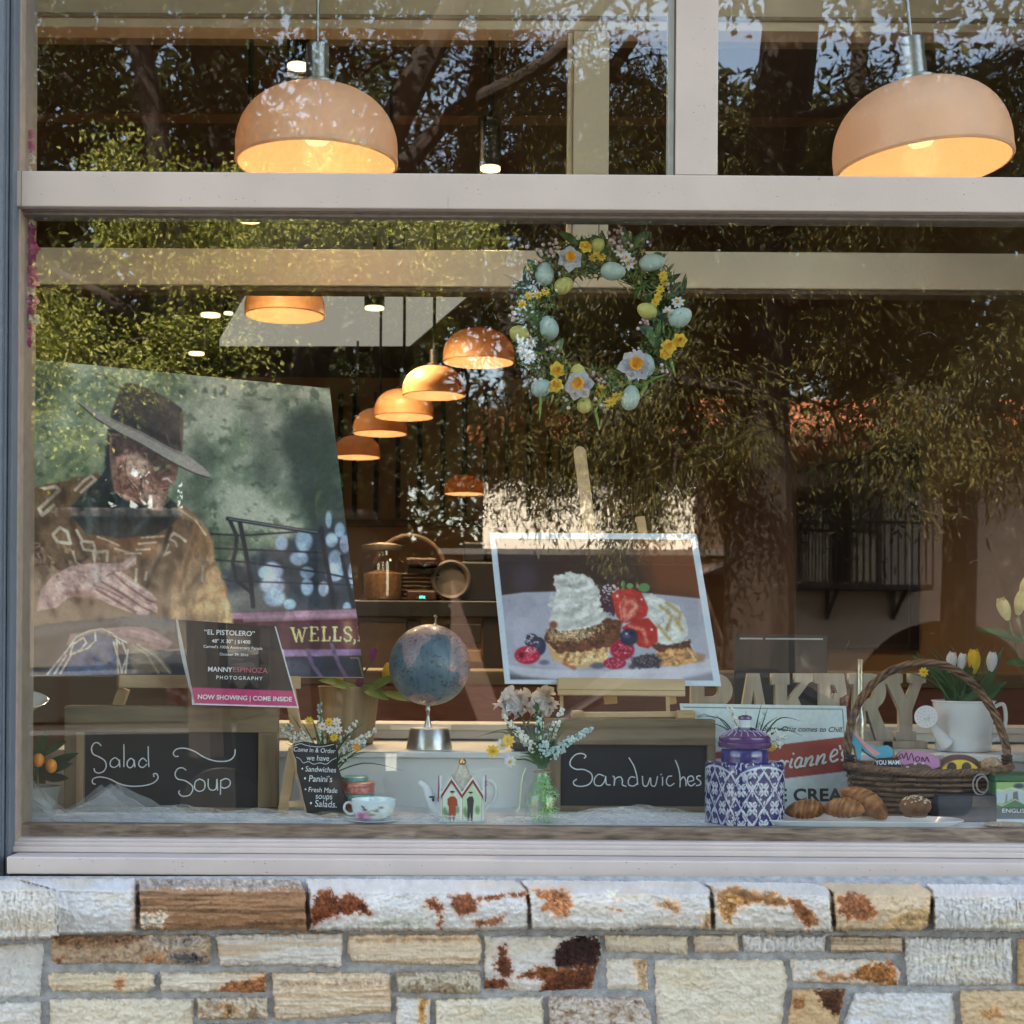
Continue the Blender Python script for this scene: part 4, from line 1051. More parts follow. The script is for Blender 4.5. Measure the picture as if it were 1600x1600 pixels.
    p.stroke(Z5([(600,384),(800,474),(1000,582),(1100,628)]), 2.5, (112, 104, 96), 2, 0.8)
    # forearm, hand
    p.poly(Z6([(20,330),(160,330),(200,420),(360,350),(520,350),(700,420),(900,470),(600,520),(20,560)]), (128, 104, 82), 6, 5, 0.08)
    p.poly(Z6([(430,330),(540,320),(560,470),(480,480)]), (96, 66, 44), 6, 4, 0.1, 0.8)
    p.poly(Z6([(20,90),(280,150),(200,280),(20,340)]), (116, 96, 78), 10, 6, 0.08, 0.8)
    p.poly(Z6([(165,420),(190,280),(270,180),(400,110),(560,85),(700,90),(760,85),(830,35),(860,40),(855,92),(790,135),(745,140),(820,190),(900,250),(970,300),(1000,340),(990,362),(1006,400),(1000,432),(960,420),(935,458),(880,450),(850,440),(780,420),(680,380),(600,340),(520,330),(430,320),(380,330),(300,400)]), (176, 142, 137), 1.5)
    p.poly(Z6([(350,300),(440,270),(560,310),(600,350),(430,325)]), (112, 70, 66), 6, 3, 0.1, 0.85)
    p.poly(Z6([(480,130),(640,110),(700,180),(640,230),(500,220)]), (196, 166, 160), 9, 4, 0.08, 0.7)
    p.poly(Z6([(190,300),(330,200),(380,240),(240,370)]), (190, 156, 150), 9, 4, 0.08, 0.6)
    for st, wd, cc in (([(700,160),(800,250),(940,345),(990,362)],3.2,(104,68,68)),([(620,220),(760,300),(900,395),(960,420)],3.2,(100,64,64)),([(580,270),(700,340),(850,430)],3.6,(96,60,60)),([(745,140),(700,150),(650,180)],2.4,(128,92,90)),([(560,240),(640,270),(760,330)],2.2,(120,84,82)),([(720,150),(850,240),(960,310)],3,(204,176,168)),([(660,210),(800,300),(930,380)],2.6,(200,172,164)),([(640,280),(760,350),(880,420)],2.4,(194,164,156)),([(400,130),(520,160)],2,(150,116,112)),([(420,170),(560,200)],2,(150,116,112)),([(780,120),(850,60)],3,(210,182,176))):
        p.stroke(Z6(st), wd, cc, 1.5, 0.85)
    # lap: dark cloth, jeans, cord, second hand
    p.poly(Z6([(-80,580),(200,515),(400,490),(900,455),(1130,480),(1180,650),(1500,660),(1500,880),(-80,880)]), (52, 55, 64), 2, 2, 0.08)
    p.poly(Z6([(-80,590),(200,525),(480,500),(700,500),(400,560),(-80,640)]), (82, 86, 96), 5, 3, 0.08, 0.8)
    p.poly(Z6([(-80,640),(360,600),(300,700),(200,860),(-80,860)]), (36, 36, 44), 6, 3, 0.08, 0.8)
    p.ell(38, 1022, 28, 12, (98, 76, 74), 0.7, 0.6)
    p.poly(Z6([(700,470),(950,440),(1110,480),(1130,560),(1040,590),(900,520),(760,530)]), (92, 98, 106), 4, 10, 0.15, 0.8)
    p.poly(Z6([(370,660),(400,580),(470,572),(650,540),(800,528),(920,532),(1000,565),(1115,640),(1060,690),(900,690),(800,650),(700,600),(560,600),(420,640)]), (152, 118, 120), 1.6)
    p.stroke(Z6([(800,600),(950,640),(1060,665)]), 3, (112, 80, 84), 2.5, 0.8)
    p.stroke(Z6([(820,560),(960,590),(1080,640)]), 2.5, (184, 152, 150), 2.5, 0.8)
    p.poly(Z6([(230,870),(330,740),(400,640),(480,600),(600,565),(700,600),(725,640),(742,870)]), (60, 78, 108), 2)
    p.poly(Z6([(420,700),(560,620),(680,640),(690,840),(560,840)]), (74, 94, 128), 14, 6, 0.1, 0.6)
    p.poly(Z6([(800,655),(960,662),(1040,740),(1110,850),(830,850)]), (128, 114, 94), 4, 4, 0.08)
    p.stroke(Z6([(830,660),(930,720),(1010,850)]), 3, (170, 156, 132), 2); p.stroke(Z6([(870,655),(1000,740),(1090,850)]), 3, (176, 166, 146), 2)
    cd_ = (196, 184, 166)
    for st in ([(240,860),(380,690),(440,600),(530,560),(620,545),(700,580),(745,650)], [(400,720),(420,650),(490,605),(510,640),(470,690),(400,725)], [(572,570),(575,625),(520,680),(420,715)], [(722,620),(732,850)], [(760,640),(795,730),(752,850)], [(800,690),(782,850)], [(330,855),(400,735)], [(290,855),(370,730)], [(700,590),(790,640)], [(700,640),(760,850)]):
        p.stroke(Z6(st), 3.4, (120, 108, 94), 1.5); p.stroke(Z6(st), 2.4, cd_, 0.9)
    for r_ in (6, 9, 12, 15): p.stroke([(26 + r_ * math.cos(a), 1045 + 1.4 * r_ * math.sin(a)) for a in np.linspace(-1.5, 1.5, 9)], 1.6, (150, 140, 130), 0.9, 0.8)
    p.shade(Z5([(0,900),(100,840),(350,790),(430,1170),(960,1160),(900,1400),(600,1400),(150,1440),(-80,1440)]), .55, .045, 3, 5, .6)
    p.shade(Z5([(1040,960),(1180,1040),(1302,1210),(1390,1560),(1440,1800),(1000,1800),(1020,1560)]), .45, .05, 8, 4, .5)
    p.shade(Z5([(585,360),(665,145),(900,185),(1098,330),(1090,610),(800,465)]), .35, .06, 12)
    p.shade(Z5([(585,470),(850,580),(1055,690),(1035,830),(952,1008),(880,1010),(680,930),(600,790)]), .5, .16, 15, 2)
    p.shade(Z5([(320,980),(500,800),(820,975),(1062,1060),(900,1180),(420,1170)]), .7, .07, 18, 3, .5)
    p.shade(Z6([(165,420),(270,180),(400,110),(760,85),(1000,340),(1000,432),(850,440),(600,340),(430,320),(300,400)]), .4, .11, 22, 2)
    p.shade(Z6([(230,870),(400,640),(600,565),(725,640),(742,870)]), .5, .12, 25, 2)
    p.shade(Z6([(370,660),(650,540),(1000,565),(1060,690),(800,650)]), .4, .12, 28, 2)
    p.shade([(345,890),(575,815),(580,1060),(345,1060)], .45, .04, 31, 6)
    p.C = (p.C / 255.) ** 1.12 * 255 * 1.04
    p.C = p.C * .82 + p.C.mean(-1, keepdims=True) * .18
    p.grain(0.10, 0.35, 7); p.grain(0.10, 0.9, 9)
canvas('print', pp, cor, 1.45, paint_cowboy, poster, m_print, 1.55)
slab('backing', pp, cor, 0.005, m_board, poster, gap=0.0008)
# its easel: ledge and legs
m_pine = wood('pine_easel', (0.40, 0.27, 0.13), (0.60, 0.43, 0.23), 'x', 0.55, scale=6)
ez = thing('display_easel', 'pale wooden easel under the cowboy print, mostly hidden', 'easel', P(300, 1175, 0.56))
a, c = pp.hit(185, 1064), pp.hit(468, 1066)
MB().beam(a - Vector((0, 0.01, 0)), c - Vector((0, 0.01, 0)), 0.055, 0.036).build('ledge', m_pine, ez, smooth=False, bevel=0.003)
a = pp.hit(190, 1076); MB().beam(a + Vector((0, 0.03, 0)), Vector((a.x - 0.06, a.y + 0.03, Z1 + 0.001)), 0.03, 0.03, (0, 1, 0)).build('leg', m_pine, ez, smooth=False, bevel=0.003)
a = pp.hit(450, 1074); MB().beam(a + Vector((0, 0.03, 0)), Vector((a.x + 0.03, a.y + 0.03, Z1 + 0.001)), 0.03, 0.03, (0, 1, 0)).build('leg', m_pine, ez, smooth=False, bevel=0.003)
a = pp.hit(320, 1060) - pp.n * 0.03; c = pp.hit(300, 800) - pp.n * 0.03
MB().beam(a, c, 0.04, 0.02, (0, 1, 0)).build('mast', m_pine, ez, smooth=False, bevel=0.003)

# ------------------------------------------------------------------ information card
m_txt = mat('white_print', (0.78, 0.80, 0.82), 0.6, var=0.0)
m_pinktx = mat('pink_print', (0.55, 0.12, 0.16), 0.6, var=0.0)
ic = Plane(370, 1103, 0.275, 4, 8)
card = thing('info_card', 'dark folded price card with a pink NOW SHOWING band, standing on the salad board', 'card', ic.hit(380, 1103))
cor = [(278, 968), (431, 979), (467, 1106), (305, 1101)]
def paint_card(p):
    p.C[:] = (34, 31, 32)
    p.poly([(294, 1074), (480, 1080), (480, 1112), (290, 1112)], (178, 62, 106), 0.7)
    wv = (205, 212, 216)
    p.stroke([(431, 979), (467, 1106)], 3.0, wv, 0.5); p.stroke([(304, 1100), (467, 1105)], 2.6, wv, 0.5)
    p.grain(0.08, 0.3)
canvas('face', ic, cor, 1.3, paint_card, card, vcmat('card_print', 0.45, 0.35), 1.2)
slab('card_stock', ic, cor, 0.001, mat('card_white', (0.72, 0.76, 0.78), 0.7), card, gap=0.0006)
q = [ic.hit(278, 968), ic.hit(305, 1101), ic.hit(305, 1101) + Vector((-0.006, 0.03, 0)), ic.hit(278, 968) + Vector((-0.004, 0.002, 0))]
e1_, e2_ = ic.hit(278, 968), ic.hit(305, 1101)
b = MB(); vs = []; fs = []
for i in range(13):
    t = i / 12; m1 = e1_.lerp(e2_, t); wdt = 0.011 * math.sin(PI * (0.12 + 0.80 * t)) + 0.002
    vs += [m1 + ic.n * 0.0004, m1 + Vector((-wdt, 0.004 + 0.01 * t, 0)), m1 + Vector((-wdt * 0.9, 0.006 + 0.01 * t, 0))]
for i in range(12): fs += [(3 * i, 3 * i + 1, 3 * i + 4, 3 * i + 3), (3 * i + 1, 3 * i + 2, 3 * i + 5, 3 * i + 4)]
b.add(vs, fs); b.build('side_flap', mat('card_white', (0, 0, 0)), card)
b = MB(); b.prism([ic.hit(300, 1101) - ic.n * 0.002, ic.hit(460, 1105) - ic.n * 0.002, ic.hit(440, 1010) - ic.n * 0.06, ic.hit(290, 1006) - ic.n * 0.06], -ic.n * 0.001)
b.build('strut', mat('card_white', (0, 0, 0)), card, smooth=False)
text('heading', '\u201cEL PISTOLERO\u201d', ic, (319, 991), (398, 994), m_txt, card, bold=0.012)
text('size_price', '48\u2033 X 30\u2033 | $1400', ic, (331, 1004), (391, 1006), m_txt, card, bold=0.01)
text('event', 'Carmel\u2019s 100th Anniversary Parade', ic, (318, 1012), (410, 1015.5), m_txt, card, bold=0.008)
text('date', 'October 29, 2016', ic, (343, 1024), (388, 1025.5), m_txt, card, bold=0.008)
text('maker', 'MANNY', ic, (325, 1049), (363, 1050), m_txt, card, bold=0.015)
text('maker', 'ESPINOZA', ic, (364, 1050), (418, 1052), m_pinktx, card)
text('maker', 'PHOTOGRAPHY', ic, (338, 1061), (410, 1063), m_txt, card, bold=0.012, spacing=1.35)
text('notice', 'NOW SHOWING | COME INSIDE', ic, (309, 1092), (456, 1096), m_txt, card, bold=0.018)

# ------------------------------------------------------------------ chalkboards
m_bwood = wood('grey_barn_wood', (0.11, 0.072, 0.036), (0.25, 0.175, 0.095), 'x', 0.75, scale=8)
m_bwoodz = wood('grey_barn_wood_upright', (0.11, 0.072, 0.036), (0.25, 0.175, 0.095), 'z', 0.75, scale=8)
m_slate = mat('chalkboard_black', L3(34, 32, 34, 0.7), 0.75, var=0.15, scale=5)
m_chalk = mat('chalk', (0.72, 0.76, 0.78), 0.9, var=0.15, scale=200)
def board_frame(root, out, inn, y, planks, mw=m_bwood, mwz=m_bwoodz):
    x0, y0, x1, y1 = out; a0, b0, a1, b1 = inn
    f = MB().pxbox(x0, y0, x1, b0, y, y + 0.03).build('rail', mw, root, smooth=False, bevel=0.002)
    MB().pxbox(x0, b1, x1, y1, y, y + 0.03).build('rail', mw, root, smooth=False, bevel=0.002)
    MB().pxbox(x0, b0 + 0.3, a0, b1 - 0.3, y + 0.001, y + 0.03).build('stile', mwz, root, smooth=False, bevel=0.002)
    MB().pxbox(a1, b0 + 0.3, x1, b1 - 0.3, y + 0.001, y + 0.03).build('stile', mwz, root, smooth=False, bevel=0.002)
    MB().pxbox(a0 + 0.2, b0 + 0.2, a1 - 0.2, b1 - 0.2, y + 0.012, y + 0.025).build('board', m_slate, root, smooth=False)
ys = 0.30
s1 = thing('chalkboard_sign', 'barn wood framed chalkboard lettered Salad and Soup', 'chalkboard', P(267, 1275, ys), 'framed chalkboards')
board_frame(s1, (100, 1106, 434, 1277), (131, 1144, 403, 1262), ys, 2)
MB().pxbox(100, 1104, 434, 1107, ys + 0.002, ys + 0.07).build('cap', m_bwood, s1, smooth=False, bevel=0.002)
MB().pxbox(119, 1144.5, 130, 1261, ys - 0.001, ys + 0.01).build('inner_stile', wood('tan_strip', (0.28, 0.17, 0.09), (0.42, 0.28, 0.16), 'z'), s1, smooth=False)
cv = lambda x, y: (x / 3.333, 1040 + y / 3.333)
pl = Plane(267, 1200, ys + 0.0117)
script('lettering', [[(528,418),(510,402),(490,405),(477,430),(485,460),(515,475),(545,495),(553,525),(540,550),(515,560),(495,552),(490,535)],
 [(620,495),(600,480),(578,495),(575,520),(595,530),(618,515),(622,490),(624,530)], [(645,410),(646,470),(645,528)], [(698,495),(682,483),(664,500),(664,523),(680,532),(696,515),(698,490),(703,529)], [(765,500),(745,482),(725,500),(725,522),(745,530),(766,512)], [(772,420),(773,480),(776,528)],
 [(498,618),(483,612),(485,590),(520,580),(570,590),(620,615),(680,628),(750,625),(800,610),(823,585),(815,563),(800,565),(803,580)],
 [(930,472),(912,472),(903,455),(920,435),(960,430),(1010,445),(1070,480),(1130,498),(1190,495),(1220,470),(1225,435)],
 [(970,545),(950,532),(925,538),(912,565),(925,590),(965,600),(1000,625),(1003,650),(985,675),(950,680),(932,665),(935,650)], [(1040,590),(1018,605),(1015,640),(1040,655),(1065,640),(1065,605),(1040,590)], [(1085,590),(1085,630),(1100,648),(1125,640),(1130,590),(1133,650)], [(1150,595),(1148,672)], [(1150,600),(1175,588),(1198,600),(1195,625),(1170,638),(1150,630)]],
 pl, 1.9, m_chalk, s1, cv)
ys = 0.40
s2 = thing('chalkboard_sign', 'barn wood framed chalkboard lettered Sandwiches', 'chalkboard', P(990, 1275, ys), 'framed chalkboards')
board_frame(s2, (850, 1128, 1118, 1275), (876, 1164, 1105, 1260), ys, 2)
MB().pxbox(850, 1124, 1118, 1129, ys + 0.002, ys + 0.06).build('cap', m_bwood, s2, smooth=False, bevel=0.002)
cv = lambda x, y: (740 + x / 4, 1040 + y / 4)
pl = Plane(990, 1200, ys + 0.0117)
script('lettering', [[(690,580),(702,565),(680,550),(640,555),(607,590),(605,625),(640,648),(690,650),(735,675),(740,715),(715,745),(665,755),(630,745),(625,725),(645,710)],
 [(815,690),(780,680),(755,710),(760,745),(795,750),(820,720),(825,690),(830,740),(855,745)], [(868,690),(880,700),(878,750),(885,710),(915,695),(930,715),(930,745),(955,755)], [(1010,700),(985,695),(968,715),(970,745),(1000,752),(1025,735)], [(970,575),(1000,625),(1020,690),(1025,745)],
 [(1055,690),(1060,745),(1085,750),(1105,700),(1110,745),(1135,750),(1150,690)], [(1180,695),(1181,725),(1180,750)], [(1172,680)], [(1240,690),(1215,695),(1205,730),(1225,752),(1255,735)], [(1260,590),(1280,640),(1290,700),(1290,760)], [(1290,720),(1310,695),(1325,715),(1328,752)],
 [(1345,725),(1375,715),(1365,690),(1340,700),(1340,735),(1360,752),(1385,735)], [(1418,690),(1400,690),(1395,705),(1418,725),(1415,745),(1390,750)]], pl, 1.9, m_chalk, s2, cv)
# small bark-edged chalkboard
ys = 0.17
s3 = thing('menu_board', 'small wavy bark-edged chalkboard listing sandwiches, paninis, soups and salads', 'chalkboard', P(500, 1276, ys))
pl = Plane(500, 1276, ys, -4, 7)
out = [(459,1162),(475,1158),(500,1163),(522,1160),(528,1178),(526,1196),(533,1214),(534,1232),(542,1250),(540,1272),(520,1270),(498,1274),(480,1270),(474,1248),(470,1228),(464,1206),(463,1188),(458,1176)]
f = [pl.hit(*p) for p in out]
MB().prism(f, -pl.n * 0.012).build('slate', m_slate, s3, smooth=False)
f = [pl.hit(x - 3.0, y + 0.6) - pl.n * 0.003 for x, y in out]
MB().prism(f, -pl.n * 0.012).build('bark_edge', wood('bark_edge', (0.35, 0.22, 0.11), (0.5, 0.34, 0.2), 'z'), s3, smooth=False)
MB().beam(pl.hit(457, 1168) - pl.n * 0.02, P(441, 1276, ys + 0.10), 0.028, 0.014, (0, 1, 0)).build('leg', m_pine, s3, smooth=False, bevel=0.002)
MB().beam(pl.hit(448, 1256) - pl.n * 0.03, pl.hit(530, 1256) - pl.n * 0.03, 0.016, 0.012, (0, 1, 0)).build('stretcher', m_pine, s3, smooth=False, bevel=0.002)
for tx, A, B in (('Come in & Order', (459, 1174), (524, 1177)), ('we have', (479, 1188), (514, 1189)), ('\u2022 Sandwiches', (471, 1205), (525, 1207)), ('\u2022 Panini\u2019s', (475, 1221), (519, 1222)), ('\u2022 Fresh Made', (476, 1237), (527, 1239)), ('soups', (493, 1248), (519, 1249)), ('\u2022 Salads.', (484, 1260), (526, 1262))):
    text('lettering', tx, pl, A, B, m_chalk, s3, shear=0.08, hs=1.12)
script('flourish', [[(463, 1183), (469, 1186), (474, 1192), (482, 1190), (490, 1194), (500, 1192), (510, 1194), (518, 1188), (526, 1184)], [(460, 1165), (470, 1162), (480, 1165), (500, 1167), (522, 1163)]], pl, 0.9, m_chalk, s3)

# ------------------------------------------------------------------ dessert picture on its easel
dp = Plane(950, 1070, 0.50, 6, 16)
cor = [(765, 832), (1088, 834), (1127, 1072), (789, 1068)]
dess = thing('picture', 'white bordered photo print of berries and whipped cream on toast', 'picture', dp.hit(950, 1070))
ZP = lambda pts: [(740 + x / 3.81, 800 + y / 3.81) for x, y in pts]
def paint_dessert(p):
    X, Y = p.X, p.Y
    p.C[:] = (62, 46, 38)
    p.poly(ZP([(900,100),(1450,100),(1450,520),(1100,500),(1000,300)]), (112, 66, 38), 26, 10, 0.05)
    p.poly(ZP([(0,100),(420,100),(420,470),(0,500)]), (60, 48, 46), 20, 10, 0.05)
    p.ell(*ZP([(300, 400)])[0], 18, 22, (84, 72, 84), 0.7, 0.6)
    p.poly(ZP([(100,505),(300,478),(600,470),(1000,480),(1400,520),(1500,900),(1400,980),(700,1010),(200,960),(100,800)]), (164, 164, 178), 1.6)
    p.poly(ZP([(100,800),(180,900),(700,950),(1430,870),(1450,1050),(100,1050)]), (150, 150, 164), 3)
    p.poly(ZP([(150,900),(400,935),(800,945),(1200,915),(1500,850),(1500,960),(1200,1000),(700,1010),(300,985)]), (186, 186, 196), 3)
    p.poly(ZP([(180,960),(330,985),(560,1012),(200,1030)]), (86, 82, 94), 5)
    p.poly(ZP([(1250,990),(1440,950),(1450,1040),(1250,1020)]), (128, 126, 138), 5)
    p.poly(ZP([(1290,830),(1380,850),(1370,890),(1280,900)]), (150, 118, 92), 4)
    # toast
    p.poly(ZP([(430,760),(520,820),(700,785),(815,800),(790,890),(720,925),(560,920),(470,880)]), (196, 158, 112), 1.5, 3, 0.2)
    p.poly(ZP([(420,720),(450,690),(560,705),(700,680),(800,630),(885,650),(870,770),(820,800),(640,830),(500,840),(430,770)]), (92, 58, 40), 1.5, 3, 0.2)
    p.poly(ZP([(430,710),(560,710),(720,680),(790,690),(640,760),(480,780)]), (176, 150, 112), 3, 12, 0.3, 0.75)
    p.stroke(ZP([(560,850),(540,900),(600,930)]), 5, (132, 76, 40), 3, 0.8); p.stroke(ZP([(640,830),(720,810)]), 3, (116, 66, 38), 2, 0.8)
    p.ell(*ZP([(700, 880)])[0], 12, 8, (216, 184, 140), 0.7, 0.7)
    p.poly(ZP([(1080,810),(1280,770),(1345,890),(1220,918),(1100,912)]), (176, 132, 86), 1.6, 2, 0.2)
    p.poly(ZP([(1040,790),(1160,775),(1285,760),(1300,815),(1200,810),(1100,835)]), (88, 54, 36), 2, 4, 0.2)
    p.stroke(ZP([(1180,840),(1220,915)]), 2.5, (206, 170, 120), 1.5); p.stroke(ZP([(1270,810),(1330,890)]), 2.5, (206, 174, 126), 1.5)
    p.poly(ZP([(940,870),(1080,840),(1115,880),(1105,925),(930,930)]), (70, 62, 68), 3, 5, 0.3)
    p.ell(*ZP([(740, 915)])[0], 12, 5, (100, 96, 110), 0.4)
    # creams
    p.poly(ZP([(1010,510),(1060,490),(1130,520),(1220,560),(1260,640),(1282,720),(1240,780),(1120,792),(1050,720),(1020,620)]), (200, 202, 196), 1.6, 3, 0.2)
    for st in ([(1110,560),(1180,620),(1150,700)], [(1150,540),(1230,600),(1220,660)], [(1100,680),(1170,760)], [(1200,640),(1240,700)]): p.stroke(ZP(st), 5, (168, 142, 80), 2.5, 0.75)
    p.poly(ZP([(480,372),(505,380),(580,350),(600,370),(650,368),(700,400),(745,455),(768,505),(760,560),(800,600),(760,660),(650,695),(505,708),(450,640),(470,575),(438,550),(500,480),(475,430)]), (206, 207, 202), 1.5, 3, 0.25)
    for st, wd in (([(500,420),(580,440),(660,430)],6),([(470,520),(600,500),(720,460)],7),([(460,600),(580,610),(690,520),(740,480)],7),([(540,690),(660,640),(750,560)],7),([(620,690),(720,640),(790,600)],5)):
        p.stroke(ZP(st), wd, (166, 166, 160), 4, 0.75)
    for st in ([(520,450),(620,470),(700,440)], [(490,560),(620,555),(720,500)], [(600,640),(700,600),(760,530)]): p.stroke(ZP(st), 4, (228, 229, 226), 3, 0.8)
    # berries
    def speck(cx, cy, rx, ry, col, n, r):
        for i in range(n):
            a = random.random() * 6.28; q = random.random() ** 0.5
            p.ell(cx + rx * q * math.cos(a), cy + ry * q * math.sin(a), r, r, col, 0.5, 0.8)
    def B(cx, cy, rx, ry, col, blur=0.12):
        q = ZP([(cx, cy)])[0]; p.ell(q[0], q[1], rx / 3.81, ry / 3.81, col, blur); return q
    p.poly(ZP([(760,430),(830,415),(880,450),(870,520),(840,620),(770,590),(750,520)]), (72, 46, 56), 2, 5, 0.3)
    speck(*ZP([(815, 460)])[0], 13, 8, (214, 210, 214), 40, 1.2); speck(*ZP([(800, 520)])[0], 8, 10, (190, 180, 190), 14, 0.9)
    p.poly(ZP([(820,490),(860,460),(940,455),(1000,480),(1040,570),(1030,620),(960,650),(885,662),(850,620)]), (172, 54, 46), 1.6)
    p.poly(ZP([(880,570),(905,520),(960,520),(985,560),(950,620),(895,655)]), (216, 140, 122), 4, 2, 0.2); p.poly(ZP([(900,560),(930,535),(950,560),(910,610)]), (178, 66, 52), 4)
    p.stroke(ZP([(880,640),(870,560),(900,500)]), 2, (214, 150, 134), 1.5, 0.8)
    p.poly(ZP([(880,690),(960,640),(1040,630),(1092,690),(1097,770),(1040,812),(985,800)]), (166, 48, 40), 1.6)
    p.stroke(ZP([(930,680),(1010,700),(1030,780)]), 5, (212, 132, 116), 3, 0.8)
    B(1015, 450, 34, 26, (94, 134, 84)); B(890, 432, 12, 26, (86, 120, 76)); B(930, 440, 20, 16, (110, 146, 96))
    q = B(885, 820, 72, 62, (152, 38, 58)); speck(q[0], q[1], 15, 12, (206, 96, 112), 34, 1.5); speck(q[0], q[1], 16, 13, (98, 18, 38), 24, 1.2)
    q = B(840, 900, 68, 36, (142, 44, 62)); speck(q[0], q[1], 15, 7, (196, 104, 116), 22, 1.4)
    q = B(925, 745, 54, 50, (46, 50, 70)); p.ell(q[0] - 3, q[1] - 3, 6, 5, (90, 98, 122), 0.6, 0.7); p.ell(q[0] + 4, q[1] - 6, 4, 3, (30, 32, 48), 0.5)
    q = B(385, 800, 46, 56, (50, 54, 74)); p.ell(q[0] - 2, q[1] - 4, 5, 6, (92, 98, 120), 0.6, 0.7)
    q = B(345, 765, 42, 42, (58, 54, 70)); speck(q[0] - 2, q[1] - 2, 9, 8, (206, 206, 214), 22, 1.1)
    q = B(320, 852, 76, 54, (164, 36, 60)); speck(q[0], q[1], 16, 11, (212, 96, 116), 34, 1.5); p.ell(q[0] - 9, q[1], 4, 5, (88, 14, 34), 0.5); speck(q[0] + 6, q[1] - 8, 9, 4, (220, 210, 216), 20, 0.9)
    q = B(1030, 890, 70, 40, (62, 54, 60)); speck(q[0], q[1], 16, 9, (118, 112, 120), 40, 1.1)
    p.ell(*ZP([(475, 672)])[0], 6, 6, (128, 76, 54), 0.4); p.ell(*ZP([(420, 895)])[0], 8, 4, (104, 106, 122), 0.5)
    speck(*ZP([(600, 720)])[0], 36, 9, (222, 214, 200), 60, 0.8)
    p.shade(ZP([(480,372),(650,368),(768,505),(800,600),(650,695),(505,708),(440,550)]), .28, .13, 3, 2)
    p.shade(ZP([(1010,510),(1130,520),(1282,720),(1120,792)]), .3, .14, 6, 2)
    p.shade(ZP([(420,720),(700,680),(885,650),(820,800),(790,890),(560,920),(430,770)]), .7, .22, 9, 2)
    p.shade(ZP([(1080,790),(1285,760),(1345,890),(1220,918),(1100,912)]), .6, .2, 12, 2)
    p.shade(ZP([(820,490),(940,455),(1040,570),(960,650),(1097,770),(1040,812),(880,690)]), .35, .3, 15, 2)
    p.shade(ZP([(100,505),(600,470),(1400,520),(1450,1050),(100,1050)]), .12, .03, 18, 3)
    for cx, cy, r_ in ((855,500,2), (1060,700,2), (910,725,1.6), (380,775,1.5), (870,790,1.2), (900,840,1), (1000,520,1.6)):
        q = ZP([(cx, cy)])[0]; p.ell(q[0], q[1], r_, r_, (240, 236, 236), .6, .8)
    # border
    wt = (190, 204, 216)
    o = [(700, 780), (1200, 780), (1200, 1120), (700, 1120)]
    inn = ZP([(132, 157), (1293, 165), (1427, 1003), (218, 998)])
    d = sdf(X, Y, inn); p.put(sstep(0.6, -0.6, d), wt)
    p.grain(0.05, 0.6, 4)
canvas('print', dp, cor, 1.25, paint_dessert, dess, m_print, 1.15)
slab('backing', dp, cor, 0.004, m_board, dess, gap=0.0008)
e2 = thing('display_easel', 'small varnished easel holding the dessert picture, mast tip showing above it', 'easel', P(960, 1175, 0.55))
a = dp.hit(870, 1071); c = dp.hit(1068, 1073)
MB().beam(a + dp.n * 0.012, c + dp.n * 0.012, 0.035, 0.024, dp.n).build('ledge', m_pine, e2, smooth=False, bevel=0.002)
MB().beam(a + dp.n * 0.02 + Vector((0, 0, -0.018)), c + dp.n * 0.02 + Vector((0, 0, -0.018)), 0.03, 0.010, dp.n).build('ledge_lip', m_pine, e2, smooth=False, bevel=0.002)
top = P(906, 706, 0.83); bot = P(955, 1100, 0.56)
dr = (bot - top).normalized()
mm = MB(); wm = 0.019; sdv = Vector((1, 0, 0)) - dr * dr.x; sdv.normalize()
prof = [top + sdv * wm * math.cos(a_) - dr * wm * math.sin(a_) for a_ in np.linspace(0, PI, 9)] + [bot - sdv * wm, bot + sdv * wm]
mm.prism(prof, (0, 0.018, 0)).build('mast', m_pine, e2, smooth=False, bevel=0.002)
top = P(1000, 808, 0.80); bot = P(1050, 1100, 0.60)
MB().beam(top, bot, 0.028, 0.014, (0, 1, 0)).build('side_post', m_pine, e2, smooth=False, bevel=0.002)
for px in (877, 1043):
    MB().beam(P(px, 1085, 0.50), P(px + 1, 1118, 0.50), 0.010, 0.010, (0, 1, 0)).build('peg', m_pine, e2, smooth=False)
MB().beam(P(893, 1117, 0.49), P(1070, 1116, 0.49), 0.016, 0.022, (0, 1, 0)).build('stretcher', m_pine, e2, smooth=False, bevel=0.002)
for p0, p1 in ((892, 912), (1056, 1086)):
    MB().beam(P(p0, 1117, 0.475), P(p1, 1117, 0.475), 0.026, 0.03, (0, 1, 0)).build('block', wood('varnished_block', (0.32, 0.19, 0.08), (0.5, 0.32, 0.15), 'x'), e2, smooth=False, bevel=0.006)
for px, q in ((902, 880), (1070, 1100)):
    MB().beam(P(px, 1124, 0.53), Vector((P(q, 1170, 0.55).x, 0.57, Z1 + 0.001)), 0.02, 0.02, (0, 1, 0)).build('leg', m_pine, e2, smooth=False)
